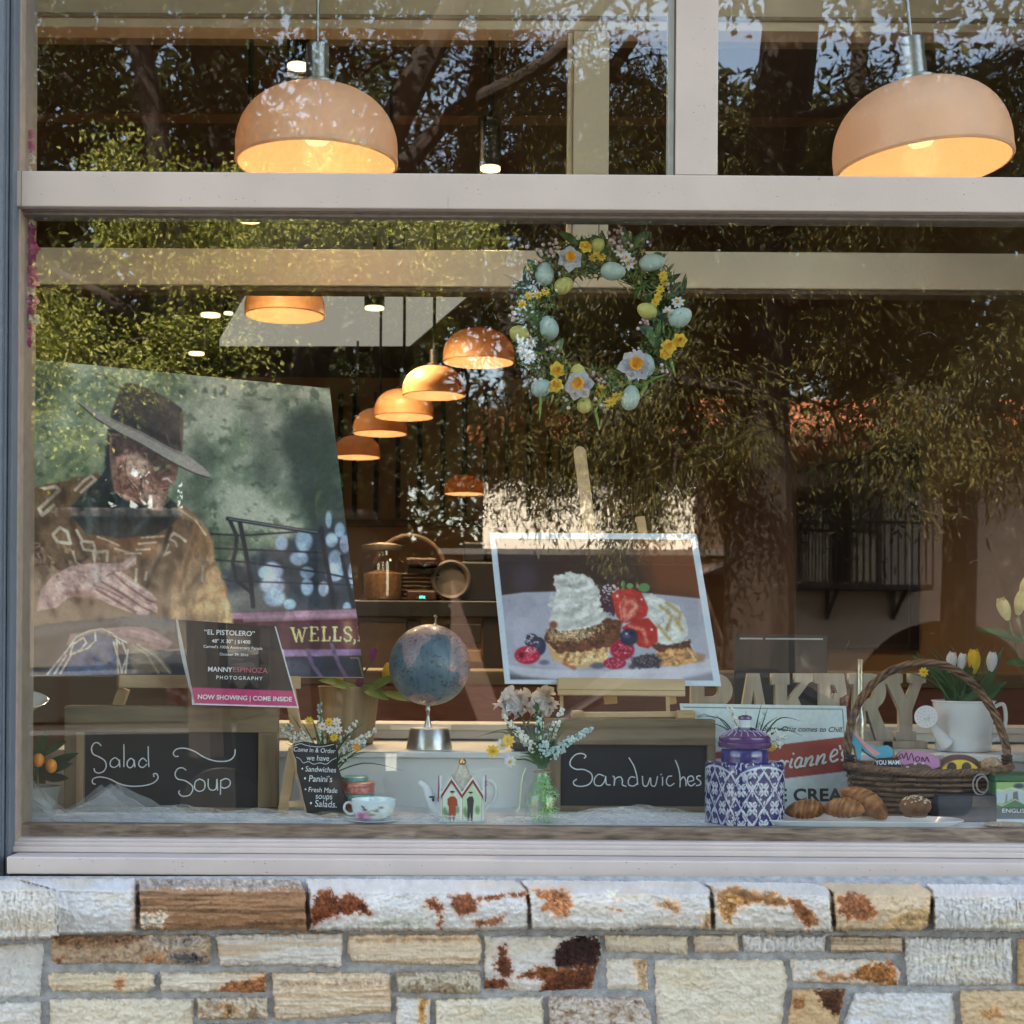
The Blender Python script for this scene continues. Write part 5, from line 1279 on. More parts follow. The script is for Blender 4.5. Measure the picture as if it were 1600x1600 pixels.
# ------------------------------------------------------------------ globe
yg = 0.60
cg = P(671.5, 1039, yg); rg = 63.5 * k_at(yg)
gl = thing('globe', 'grey-blue desk globe on a brushed steel foot', 'globe', (cg.x, cg.y, Z1))
G5 = lambda pts: [(560 + x / 5, 800 + y / 5) for x, y in pts]
nu, nv = 200, 110
U, V = np.meshgrid(np.linspace(0, 2 * PI, nu), np.linspace(0, PI, nv), indexing='xy')
sx, sy, sz = np.sin(V) * np.cos(U), np.sin(V) * np.sin(U), np.cos(V)
pos = np.stack([cg.x + rg * sx, cg.y + rg * sy, cg.z + rg * sz], -1)
PX = 671.5 + 63.5 * sx; PY = 1039 - 63.5 * sz
p = Pt(PX, PY); p.C[:] = (92, 114, 130)
lo = fbm(sx * 3 + 9, sz * 3 + sy * 2, 4, 4); p.put(0.35 * sstep(0.45, 0.7, lo), (134, 152, 158))
land = np.zeros(PX.shape)
for poly in ([(290,1030),(320,980),(400,900),(470,880),(520,890),(540,960),(590,985),(510,1050),(490,1110),(440,1200),(400,1215),(370,1150),(355,1080),(350,1020)], [(490,870),(600,872),(720,900),(800,990),(770,1000),(735,1032),(700,970),(640,950),(560,975),(525,940)], [(760,960),(830,1000),(880,1100),(870,1180),(820,1150),(800,1050)], [(400,1440),(450,1410),(560,1405),(625,1440),(590,1520),(440,1520)], [(690,1195),(740,1180),(770,1200),(765,1240),(710,1235)], [(800,1290),(870,1290),(830,1380),(780,1340)]):
    land = np.maximum(land, sstep(-0.5, 0.5, sdf(PX, PY, G5(poly)) + 2.4 * (fbm(PX * .22, PY * .22, 3, 3) - .5)) * (sy < 0.1))
land = np.maximum(land, sstep(0.54, 0.56, fbm(sx * 2.2 + 4, sz * 2.2 + 8, 9, 4)) * (sy > 0.1))
cl = np.array((150, 136, 142.)) * (0.9 + 0.25 * fbm(PX * .3, PY * .3, 2, 3))[..., None]
p.C = p.C * (1 - land[..., None]) + cl * land[..., None]
edge = sstep(0.05, 0.5, land) * sstep(0.95, 0.5, land)
p.C *= (1 - 0.4 * edge)[..., None]
tx_ = sstep(0.62, 0.70, vn(PX * 0.55 + PY * .05, PY * 1.1, 12)) * sstep(0.5, 0.6, fbm(PX * .12, PY * .14, 15, 3))
p.C *= (1 - 0.40 * tx_)[..., None]
for la in np.arange(-75, 76, 15): p.C *= (1 - 0.10 * (np.abs(np.degrees(PI / 2 - V) - la) < 0.5))[..., None]
for lo_ in np.arange(0, 360, 15): p.C *= (1 - 0.10 * (np.abs(np.degrees(U) - lo_) < 0.6))[..., None]
npmesh('ball', pos.reshape(-1, 3), gridfaces(nu, nv)[:, ::-1], vcmat('globe_print', 0.42, 0.4, coat=0.15), gl, np.clip(lin(p.C) * 0.92, 0, .9).reshape(-1, 3))
m_steel = mat('brushed_steel', (0.50, 0.49, 0.46), 0.28, metal=1.0, var=0.08, scale=80)
ax = Vector((-0.12, 0, 0.99)).normalized()
MB().lathe([(0.0, -0.012), (0.007, -0.006), (0.008, 0.002), (0.003, 0.006), (0.003, 0.02), (0.0065, 0.026), (0.0, 0.032)], cg + ax * (rg + 0.001) + Vector((0.03, 0, -0.003)), 16).build('finial', m_steel, gl)
kz = k_at(yg)
zt_ = P(671, 1137, yg).z
MB().lathe([(36 * kz, 0.001), (36 * kz, 0.004), (30 * kz, zt_ - Z1 - 0.003), (29 * kz, zt_ - Z1), (5 * kz, zt_ - Z1 + 0.001)], (cg.x, cg.y, Z1), 48).build('foot', m_steel, gl)
zb_ = cg.z - rg
MB().lathe([(7.5 * kz, zt_ - zb_ + 0.0), (3.2 * kz, (zt_ - zb_) * 0.6), (2.6 * kz, (zt_ - zb_) * 0.3), (4.5 * kz, (zt_ - zb_) * 0.2), (3 * kz, 0.002), (9 * kz, 0.006), (8 * kz, 0.012)], (cg.x - 0.004, cg.y, zb_), 24).build('stem', m_steel, gl)

# ------------------------------------------------------------------ flowers: builders
m_stem = mat('flower_stem', (0.05, 0.10, 0.03), 0.6, var=0.3, scale=40)
m_leaf = mat('leaf_green', (0.045, 0.12, 0.03), 0.5, var=0.35, scale=30, trans=0.2)
m_leafl = mat('leaf_lime', (0.16, 0.26, 0.05), 0.5, var=0.25, scale=30, trans=0.25)
m_leafd = mat('leaf_dark', (0.02, 0.055, 0.022), 0.5, var=0.35, scale=30, trans=0.15)
m_yel = mat('yellow_petal', (0.80, 0.55, 0.04), 0.6, var=0.12, scale=60, trans=0.25)
m_ora = mat('orange_trumpet', (0.78, 0.36, 0.02), 0.6, var=0.15, scale=80, trans=0.2)
m_whi = mat('white_petal', (0.76, 0.76, 0.78), 0.6, var=0.05, scale=40, trans=0.25)
m_pur = mat('purple_petal', (0.30, 0.05, 0.28), 0.5, var=0.2, scale=40, trans=0.2)
m_pink = MATS.get('x') or mat('pink_petal', (0.62, 0.16, 0.26), 0.6, var=0.3, scale=30, trans=0.25)
m_mag = mat('magenta_petal', (0.36, 0.03, 0.14), 0.6, var=0.3, scale=30, trans=0.25)
m_crm = mat('cream_petal', (0.74, 0.60, 0.45), 0.6, var=0.15, scale=30, trans=0.25)
m_paley = mat('pale_yellow_petal', (0.82, 0.68, 0.30), 0.55, var=0.15, scale=40, trans=0.25)
FWD = Vector((0, -1, 0))
def basis(n):
    n = Vector(n).normalized(); u = n.orthogonal().normalized(); return n, u, n.cross(u)
def petals(b, c, n, cnt, length, wd, open_=0.9, bend=0.3, cup=0.2, a0=None):
    n, u, v = basis(n); a0 = rnd(0, 6.28) if a0 is None else a0
    for i in range(cnt):
        a = a0 + 2 * PI * i / cnt
        d = (u * math.cos(a) + v * math.sin(a)) * open_ + n * (1 - open_)
        b.leaf(c, d, length * rnd(0.92, 1.08), wd, n, bend, 5, cup)
m_daf = mat('thin_white_petal', (0.50, 0.50, 0.54), 0.6, var=0.12, scale=70, trans=0.3)
def daffodil(c, n, r, parent, mp=None, mc=None, cup=1.0):
    b = MB(); petals(b, c, n, 6, r, r * 0.95, rnd(.78, .93), 0.22, 0.25)
    fl = b.build('flower', mp or m_daf, parent)
    b = MB(); q = Vector(n).normalized()
    b.lathe([(0.001, 0.001), (r * 0.24, r * 0.05), (r * 0.26, r * 0.3), (r * 0.40 * cup, r * 0.5), (r * 0.37 * cup, r * 0.5), (r * 0.22, r * 0.28), (0.001, r * 0.10)], c, 14, axis=q)
    b.build('trumpet', mc or m_ora, fl)
    return fl
def daisy(c, n, r, parent, mp, mc):
    b = MB(); petals(b, c, n, 8, r, r * 0.5, 0.96, 0.1, 0.1); fl = b.build('flower', mp, parent)
    MB().ell(c + Vector(n).normalized() * r * 0.1, r * 0.24, n=10, m=6).build('eye', mc, fl); return fl
def spike(pts, r, cnt, mbead, parent, name='flower_spike', stem=True):
    """a stalk thick with small bells"""
    q = cr(pts, 5); b = MB()
    if stem: b.tube(q, 0.0012, 5)
    n0 = int(len(q) * 0.45)
    b.m = 1
    for i in range(cnt):
        t = i / cnt; j = min(len(q) - 2, int(n0 + t * (len(q) - n0 - 1)))
        pz = q[j].lerp(q[j + 1], random.random()); o = rvec() * r * (1.15 - 0.7 * t)
        b.ell(pz + o, r * rnd(0.26, 0.42), n=7, m=5)
    return b.build(name, [m_stem, mbead], parent)
def blade(b, base, tip, wd, sag=0.02):
    base, tip = Vector(base), Vector(tip); mid = (base + tip) / 2 + Vector((0, 0, sag))
    q = cr([base, mid, tip], 6); n = len(q)
    sd = (tip - base).cross(FWD); sd = sd.normalized() if sd.length > 1e-6 else Vector((1, 0, 0))
    vs = []; fs = []
    for i, pz in enumerate(q):
        w_ = wd / 2 * (1 - (i / (n - 1)) ** 2) + 0.0002
        vs += [pz - sd * w_, pz + FWD * w_ * 0.3, pz + sd * w_]
    for i in range(n - 1): fs += [(3 * i, 3 * i + 1, 3 * i + 4, 3 * i + 3), (3 * i + 1, 3 * i + 2, 3 * i + 5, 3 * i + 4)]
    b.add(vs, fs)
def tulip(c, d, r, m, parent, name='bloom'):
    b = MB(); n, u, v = basis(d)
    for k, (rr, ln) in enumerate(((0.50, 1.0), (0.42, 1.06))):
        for i in range(3):
            a = k * PI / 3 + 2 * PI * i / 3 + 0.4
            o = u * math.cos(a) + v * math.sin(a)
            vs = []; fs = []
            for s_ in range(7):
                t = s_ / 6; rad = r * rr * (math.sin(PI * (0.12 + 0.62 * t))) * 1.05; hh = r * 1.9 * ln * t
                hw = r * 0.62 * math.sin(PI * min(0.97, 0.16 + 0.80 * t)) ** 0.8
                sd = n.cross(o)
                for q in (-1, -0.5, 0, 0.5, 1):
                    ang = q * hw / max(rad, r * 0.2); ang = max(-1.2, min(1.2, ang))
                    vs.append(c + (o * math.cos(ang) + sd * math.sin(ang)) * rad + n * hh)
            for s_ in range(6):
                for q in range(4): fs.append((s_ * 5 + q, s_ * 5 + q + 1, s_ * 5 + q + 6, s_ * 5 + q + 5))
            b.add(vs, fs)
    return b.build(name, m, parent)

# ------------------------------------------------------------------ jar with flowers
m_clear = glassmat('clear_jar_glass', 0.025, (0.98, 0.99, 0.985))
yj = 0.13; kj = k_at(yj)
cj = Vector((P(847, 1279, yj).x, yj, ZD + 0.001))
jar = thing('glass_jar', 'clear glass bottle jar packed with shredded green paper', 'jar', cj)
MB().lathe([(r * kj, z * kj) for r, z in ((1, 0.5), (26, 0.5), (28, 3), (28, 40), (26, 50), (15, 66), (12, 76), (12, 90), (14, 93), (12.5, 93), (10.8, 89), (10.8, 77), (14, 66), (25, 49), (27, 40), (27, 4), (1, 1.5))], cj, 36).build('glass', m_clear, jar)
b = MB()
for i in range(420):
    z = rnd(4, 74); rr = (25 if z < 44 else 25 - (z - 44) * 0.5) * kj * rnd(0.35, 0.97); a = rnd(0, 6.28)
    if math.cos(a) < -0.2 and rnd(0, 1) < .5: continue
    c = cj + Vector((rr * math.cos(a), rr * math.sin(a), z * kj)); d = rvec(); d2 = rvec()
    L_ = rnd(6, 13) * kj
    b.tube([c - d * L_ / 2, c + d2 * L_ * .2, c + d * L_ / 2], 0.55 * kj, 4, caps=False)
b.v = [tuple(v) for v in b.v]
b.build('shredded_paper', mat('green_paper_shreds', (0.36, 0.74, 0.28), 0.7, var=0.3, scale=120), jar)
MB().tube([cj + Vector((14 * kj * math.cos(a), 14 * kj * math.sin(a), 80 * kj)) for a in np.linspace(0, 6.2, 20)], 0.0016, 5).build('twine', mat('jute_twine', (0.35, 0.27, 0.16), 0.9), jar)
q = [P(822, 1200, yj - .03), P(816, 1215, yj - .04), P(813, 1240, yj - .04), P(811, 1262, yj - .04), P(806, 1268, yj - .04)]
MB().tube(cr(q, 5), 0.0022, 6).build('ribbon_end', mat('pale_green_ribbon', (0.5, 0.6, 0.36), 0.7), jar)
bq = thing('flower_bunch', 'bunch of white flower spikes with yellow daisies standing in the green paper jar', 'flowers', cj + Vector((0, 0, 0.06)))
top = cj + Vector((0, 0, 85 * kj))
m_pearl = mat('pearl_white_bell', (0.72, 0.74, 0.66), 0.5, var=0.1); m_teal = mat('pale_teal_bell', (0.50, 0.66, 0.64), 0.45, var=0.15)
m_tealst = mat('teal_foliage', (0.04, 0.13, 0.11), 0.5, var=0.3)
for px, py, mm_, dy in ((785, 1118, m_pearl, 0), (800, 1135, m_pearl, .02), (815, 1148, m_pearl, -.02), (878, 1108, m_pearl, 0), (866, 1130, m_pearl, .02), (915, 1140, m_teal, 0), (895, 1155, m_teal, -.02), (925, 1137, m_teal, .02), (842, 1122, m_teal, 0), (852, 1160, m_teal, -.03), (868, 1170, m_teal, -.01), (838, 1100, m_leaf, .01), (880, 1172, m_teal, 0)):
    t_ = P(px, py, yj + dy); m1 = top.lerp(t_, .5) + Vector((0, 0, 0.012))
    spike([top, m1, t_], 0.011, 42, mm_, bq)
b = MB()
for i in range(46):
    a = rnd(-1, 1); t_ = P(847 + a * rnd(20, 62), rnd(1118, 1190), yj + rnd(-.04, .05)); blade(b, top + Vector((rnd(-.01, .01), rnd(-.01, .01), 0)), t_, 0.006, 0.014)
for px, py in ((760, 1146), (742, 1152), (915, 1178), (833, 1090)): blade(b, top, P(px, py, yj), 0.004, 0.05)
b.build('foliage', m_leaf, bq)
for px, py in ((770, 1173), (794, 1157)): daisy(P(px, py, yj - .04), (0, -1, 0.2), 0.019, bq, m_yel, m_ora)
for px, py in ((797, 1190), (784, 1163)): daisy(P(px, py, yj - .035), (0.2, -1, -0.1), 0.018, bq, m_whi, m_yel)
# ------------------------------------------------------------------ white peonies in a dark pot behind
yp = 0.56
pe = thing('peony_pot', 'dark pot with two large ruffled white peonies beside the dessert picture', 'flowers', (P(825, 1175, yp).x, yp, Z1))
c0 = Vector((P(822, 1170, yp).x, yp, Z1 + 0.001))
MB().lathe([(0.03, 0), (0.045, 0.005), (0.055, 0.07), (0.058, 0.075), (0.05, 0.075)], c0, 28).build('pot', mat('dark_pot', (0.05, 0.035, 0.03), 0.4), pe)
for px, py, rp_ in ((800, 1098, 30), (845, 1096, 30)):
    c = P(px, py, yp); b = MB(); r_ = rp_ * k_at(yp)
    for i in range(130):
        d = rvec()
        if d.y > 0.5: continue
        b.leaf(c + d * r_ * rnd(.15, .6), (d * .5 + rvec() * .8), r_ * rnd(0.4, .6), r_ * rnd(0.35, 0.6), d, rnd(-0.3, 0.3), 4, 0.35)
    b.ell(c, r_ * .55)
    b.build('bloom', m_whi, pe)
    MB().tube([c0 + Vector((0, 0, 0.07)), c], 0.003, 6).build('stem', m_stem, pe)
# ------------------------------------------------------------------ flowers behind the small chalkboard
yf = 0.38
fb = thing('flower_bunch', 'loose bunch of white spikes, grass and small yellow blooms behind the small menu board', 'flowers', (P(505, 1270, yf).x, yf, ZD))
c0 = P(506, 1215, yf)
MB().lathe([(0.022, 0.001), (0.03, 0.005), (0.036, 0.09), (0.032, 0.09)], (c0.x, yf, ZD), 24).build('vase', mat('grey_vase', (0.22, 0.24, 0.22), 0.4), fb)
for px, py, mm_ in ((448, 1130, m_pearl), (440, 1142, m_pearl), (470, 1140, m_pearl), (588, 1140, m_pearl), (578, 1146, m_pearl), (560, 1155, m_pearl), (500, 1100, m_teal), (555, 1128, m_pearl), (458, 1152, m_pearl), (572, 1160, m_pearl)):
    t_ = P(px, py, yf + rnd(-.03, .03)); spike([c0, c0.lerp(t_, .5) + Vector((0, 0, .015)), t_], 0.011, 40, mm_, fb)
b = MB()
for i in range(40): blade(b, c0 + Vector((rnd(-.02, .02), 0, 0)), P(506 + rnd(-60, 75), rnd(1112, 1190), yf + rnd(-.05, .04)), 0.005, 0.014)
for px, py in ((518, 1122), (498, 1084), (600, 1176), (630, 1204), (572, 1128)): blade(b, c0, P(px, py, yf - .03), 0.004, 0.03)
b.build('foliage', m_leaf, fb)
for px, py, a_, m1 in ((514, 1128, m_yel, m_ora), (522, 1152, m_yel, m_ora), (557, 1168, m_ora, m_yel), (483, 1126, m_yel, m_ora)): daisy(P(px, py, yf - .05), (0, -1, .2), 0.013, fb, a_, m1)
for px, py in ((504, 1135), (526, 1128), (528, 1140), (516, 1140)): daisy(P(px, py, yf - .05), (rnd(-.3, .3), -1, .1), 0.014, fb, m_whi, m_yel)
# ------------------------------------------------------------------ wooden planter with tulips
yw = 0.80
pw = thing('tulip_planter', 'tapered wooden planter of purple and yellow tulips with lime leaves, behind the globe', 'planter', (P(548, 1170, yw).x, yw, Z1))
k_ = k_at(yw); c0 = Vector((P(545, 1170, yw).x, yw, Z1 + .001)); h_ = P(545, 1072, yw).z - c0.z
MB().lathe([(36 * k_, 0), (38 * k_, 0.004), (48 * k_, h_), (45 * k_, h_), (43 * k_, h_ - .02), (0.001, h_ - 0.02)], c0, 40).build('pot', wood('planter_wood', (0.20, 0.14, 0.075), (0.33, 0.25, 0.15), 'z'), pw)
for px, py, m_, r_ in ((581, 1020, m_pur, .022), (601, 1050, m_yel, .028), (560, 1066, m_pur, .022), (530, 1060, m_yel, .024)):
    c = P(px, py + 14, yw - .05); tulip(c, (rnd(-.1, .3), -.2, 1), r_, m_, pw); MB().tube([c0 + Vector((0, 0, h_ - .02)), c], 0.003, 6).build('stem', m_stem, pw)
for px, py, qx, qy, wd in ((570, 1082, 618, 1052, .035), (565, 1072, 606, 1090, .042), (600, 1082, 640, 1092, .03), (560, 1075, 520, 1068, .03), (545, 1070, 500, 1060, .03)):
    a = P(px, py, yw - .06); c = P(qx, qy, yw - .12); b = MB(); b.leaf(a, c - a, (c - a).length, wd, (0, -1, .8), .1, 7, .2); b.build('leaf', m_leafl, pw)

# ------------------------------------------------------------------ tins, teacup, teapot
yt = 0.24; k_ = k_at(yt)
def tin(label, px, pyb, pyt, rpx, y, cols, lid):
    c = Vector((P(px, pyb, y).x, y, P(px, pyb, y).z)); hh = P(px, pyt, y).z - c.z; kk = k_at(y)
    root = thing('tea_tin', label, 'tin', c)
    n = len(cols)
    for i, (m_, t0, t1) in enumerate(cols):
        MB().lathe([(rpx * kk * .97, hh * t0 + .0004), (rpx * kk, hh * t0 + .002), (rpx * kk, hh * t1 - .002), (rpx * kk * .97, hh * t1)], c, 40).build(('body', 'band', 'rim')[i % 3], m_, root)
    if lid: MB().lathe([(rpx * kk * 1.04, hh + .0005), (rpx * kk * 1.04, hh + .010), (rpx * kk * .9, hh + .013)], c, 40).build('lid', lid, root)
    return c, hh
m_tred = mat('red_tin_print', (0.40, 0.045, 0.045), 0.35, var=0.35, scale=120, col2=(0.55, 0.25, 0.18)); m_tteal = mat('teal_tin_print', (0.06, 0.25, 0.22), 0.35, col2=(0.16, 0.40, 0.36), scale=140)
kz = k_at(yt)
zb0 = ZD
b_ = P(558, 1284, yt)
def stack_px(z): return 1000 + (HC - z) * FPX / (D + yt)
zz0 = stack_px(ZD)
tin('red tin with a green base band, lowest of the small tin stack', 555, zz0, 1249, 27, yt, [(m_tteal, 0, .3), (m_tred, .3, 1)], None)
tin('red and teal tin in the middle of the small tin stack', 559, 1248.6, 1228, 26, yt, [(m_tteal, 0, .45), (m_tred, .45, 1)], m_tred)
tin('small teal lidded tin on top of the stack', 555, 1222.5, 1222 - 2, 20, yt, [(m_tteal, 0, 1)], m_tteal)
yc = 0.12; k_ = k_at(yc)
cc = Vector((P(583, 1286, yc).x, yc, ZD + 0.0025))
sau = thing('saucer', 'pale porcelain saucer under the flowered teacup', 'saucer', (cc.x, yc, ZD))
m_porc = mat('pale_porcelain', (0.70, 0.76, 0.78), 0.15, var=0.02, coat=0.6)
MB().lathe([(0.025, 0), (0.03, .001), (0.062, .007), (0.0625, .009), (0.03, .0035), (0.001, .003)], cc - Vector((0, 0, .002)), 48).build('dish', m_porc, sau)
cup = thing('teacup', 'pale blue porcelain teacup painted with a pink flower', 'cup', cc)
nn, prof = 72, []
base = [(15, 2.5), (17, 3.5), (27, 8), (32.5, 17), (34.5, 28), (35, 35.5)]
pr = [(r * k_, z * k_) for r, z in base] + [(34 * k_, 35.5 * k_), (33 * k_, 27 * k_), (26 * k_, 9 * k_), (.001, 6 * k_)]
q = []
for i in range(len(pr) - 1):
    for s_ in range(6): q.append((pr[i][0] + (pr[i + 1][0] - pr[i][0]) * s_ / 6, pr[i][1] + (pr[i + 1][1] - pr[i][1]) * s_ / 6))
q.append(pr[-1])
A = np.linspace(0, 2 * PI, nn + 1); RR = np.array([r for r, z in q]); ZZ = np.array([z for r, z in q])
AA, RI = np.meshgrid(A, np.arange(len(q)), indexing='xy')
pos = np.stack([cc.x + RR[RI] * np.cos(AA), cc.y + RR[RI] * np.sin(AA), cc.z + ZZ[RI]], -1)
p = Pt(cc.x / k_ * 0 + RR[RI] * np.cos(AA) / k_, ZZ[RI] / k_); p.C[:] = (196, 214, 220)
fr = (np.sin(AA) < 0.2) & (RI < 30)
keepC = p.C.copy()
p.ell(-13, 11, 12, 7.5, (196, 128, 172), .5); p.ell(-16, 12, 6, 5, (170, 84, 140), .6); p.ell(-8, 9, 5, 4, (220, 168, 200), .6)
p.stroke([(-8, 17), (0, 20), (8, 22), (16, 26)], 1.6, (70, 84, 62), .6); p.ell(8, 20, 4, 2, (90, 104, 80), .4); p.ell(15, 25, 4, 2, (84, 96, 80), .4); p.ell(6, 12, 5, 3.5, (214, 210, 200), .5); p.ell(14, 11, 4, 3, (204, 206, 190), .5); p.ell(26, 19, 3, 4, (190, 196, 160), .5)
p.stroke([(-14, 27), (-9, 21)], 3, (44, 60, 62), .8); p.ell(-10, 21.5, 4, 2, (56, 74, 70), .5); p.ell(0, 14, 6, 2, (110, 120, 96), .6)
p.C = np.where(fr[..., None], p.C, keepC)
npmesh('bowl', pos.reshape(-1, 3), gridfaces(nn + 1, len(q))[:, ::-1], vcmat('painted_porcelain', 0.12, 0.5, coat=0.7), cup, np.clip(lin(p.C) * 1.2, 0, .85).reshape(-1, 3))
MB().tube(cr([cc + Vector((x * k_, 0, z * k_)) for x, z in ((-29, 13), (-38, 12), (-45, 19), (-43, 28), (-36, 30), (-33, 27))], 6), 0.0034, 10).build('handle', m_porc, cup)
# teapot in the form of a gabled cottage
ytp = 0.16; kt = k_at(ytp)
ct_ = Vector((P(722, 1284, ytp).x, ytp, ZD + .001))
tp = thing('teapot', 'white cottage shaped teapot with gabled zigzag roof and two painted figures', 'teapot', ct_)
def T(x, z, y=0.0): return Vector((ct_.x + (x - 722) * kt, ytp + y * kt, ct_.z + (1284 - z) * kt))
yfz = -26
g = [(690,1283),(754,1283),(754,1241),(739,1216),(722.5,1240),(706,1216),(690,1241)]
MB().prism([T(x, z, yfz) for x, z in g], (0, 52 * kt, 0)).build('body', m_porc, tp, smooth=False, bevel=0.0012)
tpl = Plane(722, 1250, 0); tpl.o = T(722, 1250, yfz - .3); tpl.n = Vector((0, -1, 0))
def tpx(x, z):
    q = T(x, z, yfz - .3); u, v = q.x * FPX / (D + q.y), (HC - q.z) * FPX / (D + q.y)
    return (800 + u - TH * v, 1000 + v + TH * u)
def paint_tp(p):
    p.C[:] = (208, 218, 216)
    W = lambda l: [tpx(x, z) for x, z in l]
    for x0, bgc in ((693, (196, 210, 200)), (724.5, (176, 206, 168))):
        pan = [(x0, 1282), (x0 + 27.5, 1282), (x0 + 27.5, 1246), (x0 + 13.5, 1226), (x0, 1246)]
        p.poly(W(pan), bgc, .6)
        p.poly(W([(x0, 1282), (x0 + 27, 1282), (x0 + 27, 1272), (x0 + 14, 1268), (x0, 1274)]), (200, 206, 186), 1)
        for ex, ez in ((x0 + 3, 1266), (x0 + 22, 1264), (x0 + 6, 1272)): p.ell(*tpx(ex, ez), 3.5, 6, (92, 128, 92), .6, .8)
    # figure in red
    p.poly(W([(700,1247),(705,1243),(711,1243),(715,1248),(716,1258),(713,1258),(713,1272),(711,1279),(708,1279),(707,1270),(705,1279),(702,1279),(702,1258),(700,1256)]), (150, 66, 40), .6)
    p.ell(*tpx(707.5, 1238.5), 2.6, 3, (206, 170, 146), .3); p.ell(*tpx(707.5, 1236), 3.6, 1.6, (40, 50, 48), .3)
    for x in (704.5, 710): p.stroke(W([(x, 1276), (x, 1281)]), 1.4, (60, 40, 36), .5)
    # figure in dark blue
    p.poly(W([(730,1247),(734,1243),(739,1243),(741,1249),(740,1258),(739,1281),(736,1281),(735.5,1268),(734,1281),(731,1281),(731,1260)]), (40, 42, 56), .6)
    p.ell(*tpx(736, 1239.5), 2.2, 2.8, (206, 176, 150), .3); p.ell(*tpx(736, 1237), 3.2, 1.4, (36, 36, 44), .3)
    for x in (692.4, 723.4, 753): p.stroke(W([(x, 1245), (x, 1283)]), .9, (150, 110, 50), .4)
canvas('painted_front', tpl, [tpx(690.2, 1214), tpx(753.8, 1214), tpx(753.8, 1283), tpx(690.2, 1283)], .55, paint_tp, tp, vcmat('painted_porcelain'), 1.2, mask=[tpx(x, z) for x, z in ((690.4,1282.8),(753.6,1282.8),(753.6,1242),(739,1218),(722.5,1242),(706,1218),(690.4,1242))])
zig = [(686,1246),(690,1240),(706,1215),(722.5,1239),(739,1215),(755,1240),(758,1246)]
def band(off, wd, m_, name, yy):
    b = MB()
    for (x0, z0), (x1, z1) in zip(zig[1:-2], zig[2:-1]): b.beam(T(x0, z0 + off, yy), T(x1, z1 + off, yy), wd * kt, 3 * kt, (0, 1, 0) if False else (0, 0, 1)) if False else b.prism([T(x0, z0 + off, yy), T(x1, z1 + off, yy), T(x1, z1 + off + wd, yy), T(x0, z0 + off + wd, yy)], (0, 54 * kt + 0 * wd, 0))
    return b.build(name, m_, tp, smooth=False)
band(-3, 4, m_porc, 'roof_edge', yfz - 2.0)
band(1, 6.0, mat('brick_red_glaze', (0.27, 0.055, 0.03), 0.25, coat=.5), 'roof_band', yfz - 1.4)
MB().lathe([(24 * kt, 0), (17 * kt, 14 * kt), (8 * kt, 30 * kt), (6 * kt, 36 * kt)], T(722, 1232, 0), 8).build('lid', mat('mottled_roof_glaze', (0.45, 0.40, 0.28), 0.3, col2=(0.70, 0.66, 0.55), scale=160), tp, smooth=False)
MB().ell(T(722, 1192, 0), (6 * kt, 6 * kt, 5 * kt)).build('knob', mat('gilt_knob', (0.75, 0.42, 0.16), 0.2, metal=1.0), tp)
for sx_, nm in ((687, 'side_gable'), (757, 'side_gable')):
    s1_ = 1 if sx_ > 722 else -1
    b = MB(); b.prism([T(sx_, 1283, -20), T(sx_, 1283, 20), T(sx_, 1244, 20), T(sx_, 1214, 0), T(sx_, 1244, -20)], (-s1_ * 3 * kt, 0, 0)); b.build(nm, m_porc, tp, smooth=False)
    b = MB(); b.prism([T(sx_ + s1_ * 1, 1246, -21), T(sx_ + s1_ * 1, 1212, 0), T(sx_ + s1_ * 1, 1246, 21), T(sx_ + s1_ * 1, 1252, 21), T(sx_ + s1_ * 1, 1221, 0), T(sx_ + s1_ * 1, 1252, -21)], (s1_ * 1.6 * kt, 0, 0)); b.build('gable_trim', mat('brick_red_glaze', (0, 0, 0)), tp, smooth=False)
qs = cr([T(690, 1272), T(680, 1262), T(672, 1248), T(665, 1232), T(654, 1224)], 5)
MB().tube(qs, [(13 - 8.5 * i / (len(qs) - 1)) * kt for i in range(len(qs))], 16).build('spout', m_porc, tp)
b = MB(); b.ell(T(675, 1246, -9.5), (5 * kt, .6 * kt, 1.6 * kt)); b.ell(T(677, 1250, -10), (2 * kt, .6 * kt, 3 * kt)); b.build('painted_bird', mat('dark_bird_glaze', (0.03, 0.04, 0.045), 0.3), tp)
MB().tube(cr([T(755, 1228), T(766, 1222), T(774, 1232), T(772, 1250), T(762, 1260), T(756, 1268)], 6), 3.4 * kt, 12).build('handle', m_porc, tp)

# ------------------------------------------------------------------ blue canister
yk = 0.16; kk = k_at(yk)
ck = Vector((P(1163, 1287, yk).x, yk, ZD + .001))
cn = thing('ceramic_canister', 'cobalt blue lidded ceramic canister with a white floral lattice', 'canister', ck)
H = 98; NA, NZ = 420, 150
A, S = np.meshgrid(np.linspace(0, 2 * PI, NA + 1), np.linspace(0, 1, NZ), indexing='xy')
def sq(a, p_=3.4): return 1.0 / (np.abs(np.cos(a)) ** p_ + np.abs(np.sin(a)) ** p_) ** (1 / p_)
rot_ = R(24)
zprof = np.interp(S, [0, .03, .90, .96, 1], [0, .02, .94, .99, 1.0]); rprof = np.interp(S, [0, .03, .86, .93, .97, 1.0], [.95, 1, 1, .97, .90, .60])
rad = 54 * kk * sq(A - rot_) * rprof
pos = np.stack([ck.x + rad * np.cos(A), ck.y + rad * np.sin(A), ck.z + zprof * H * kk], -1)
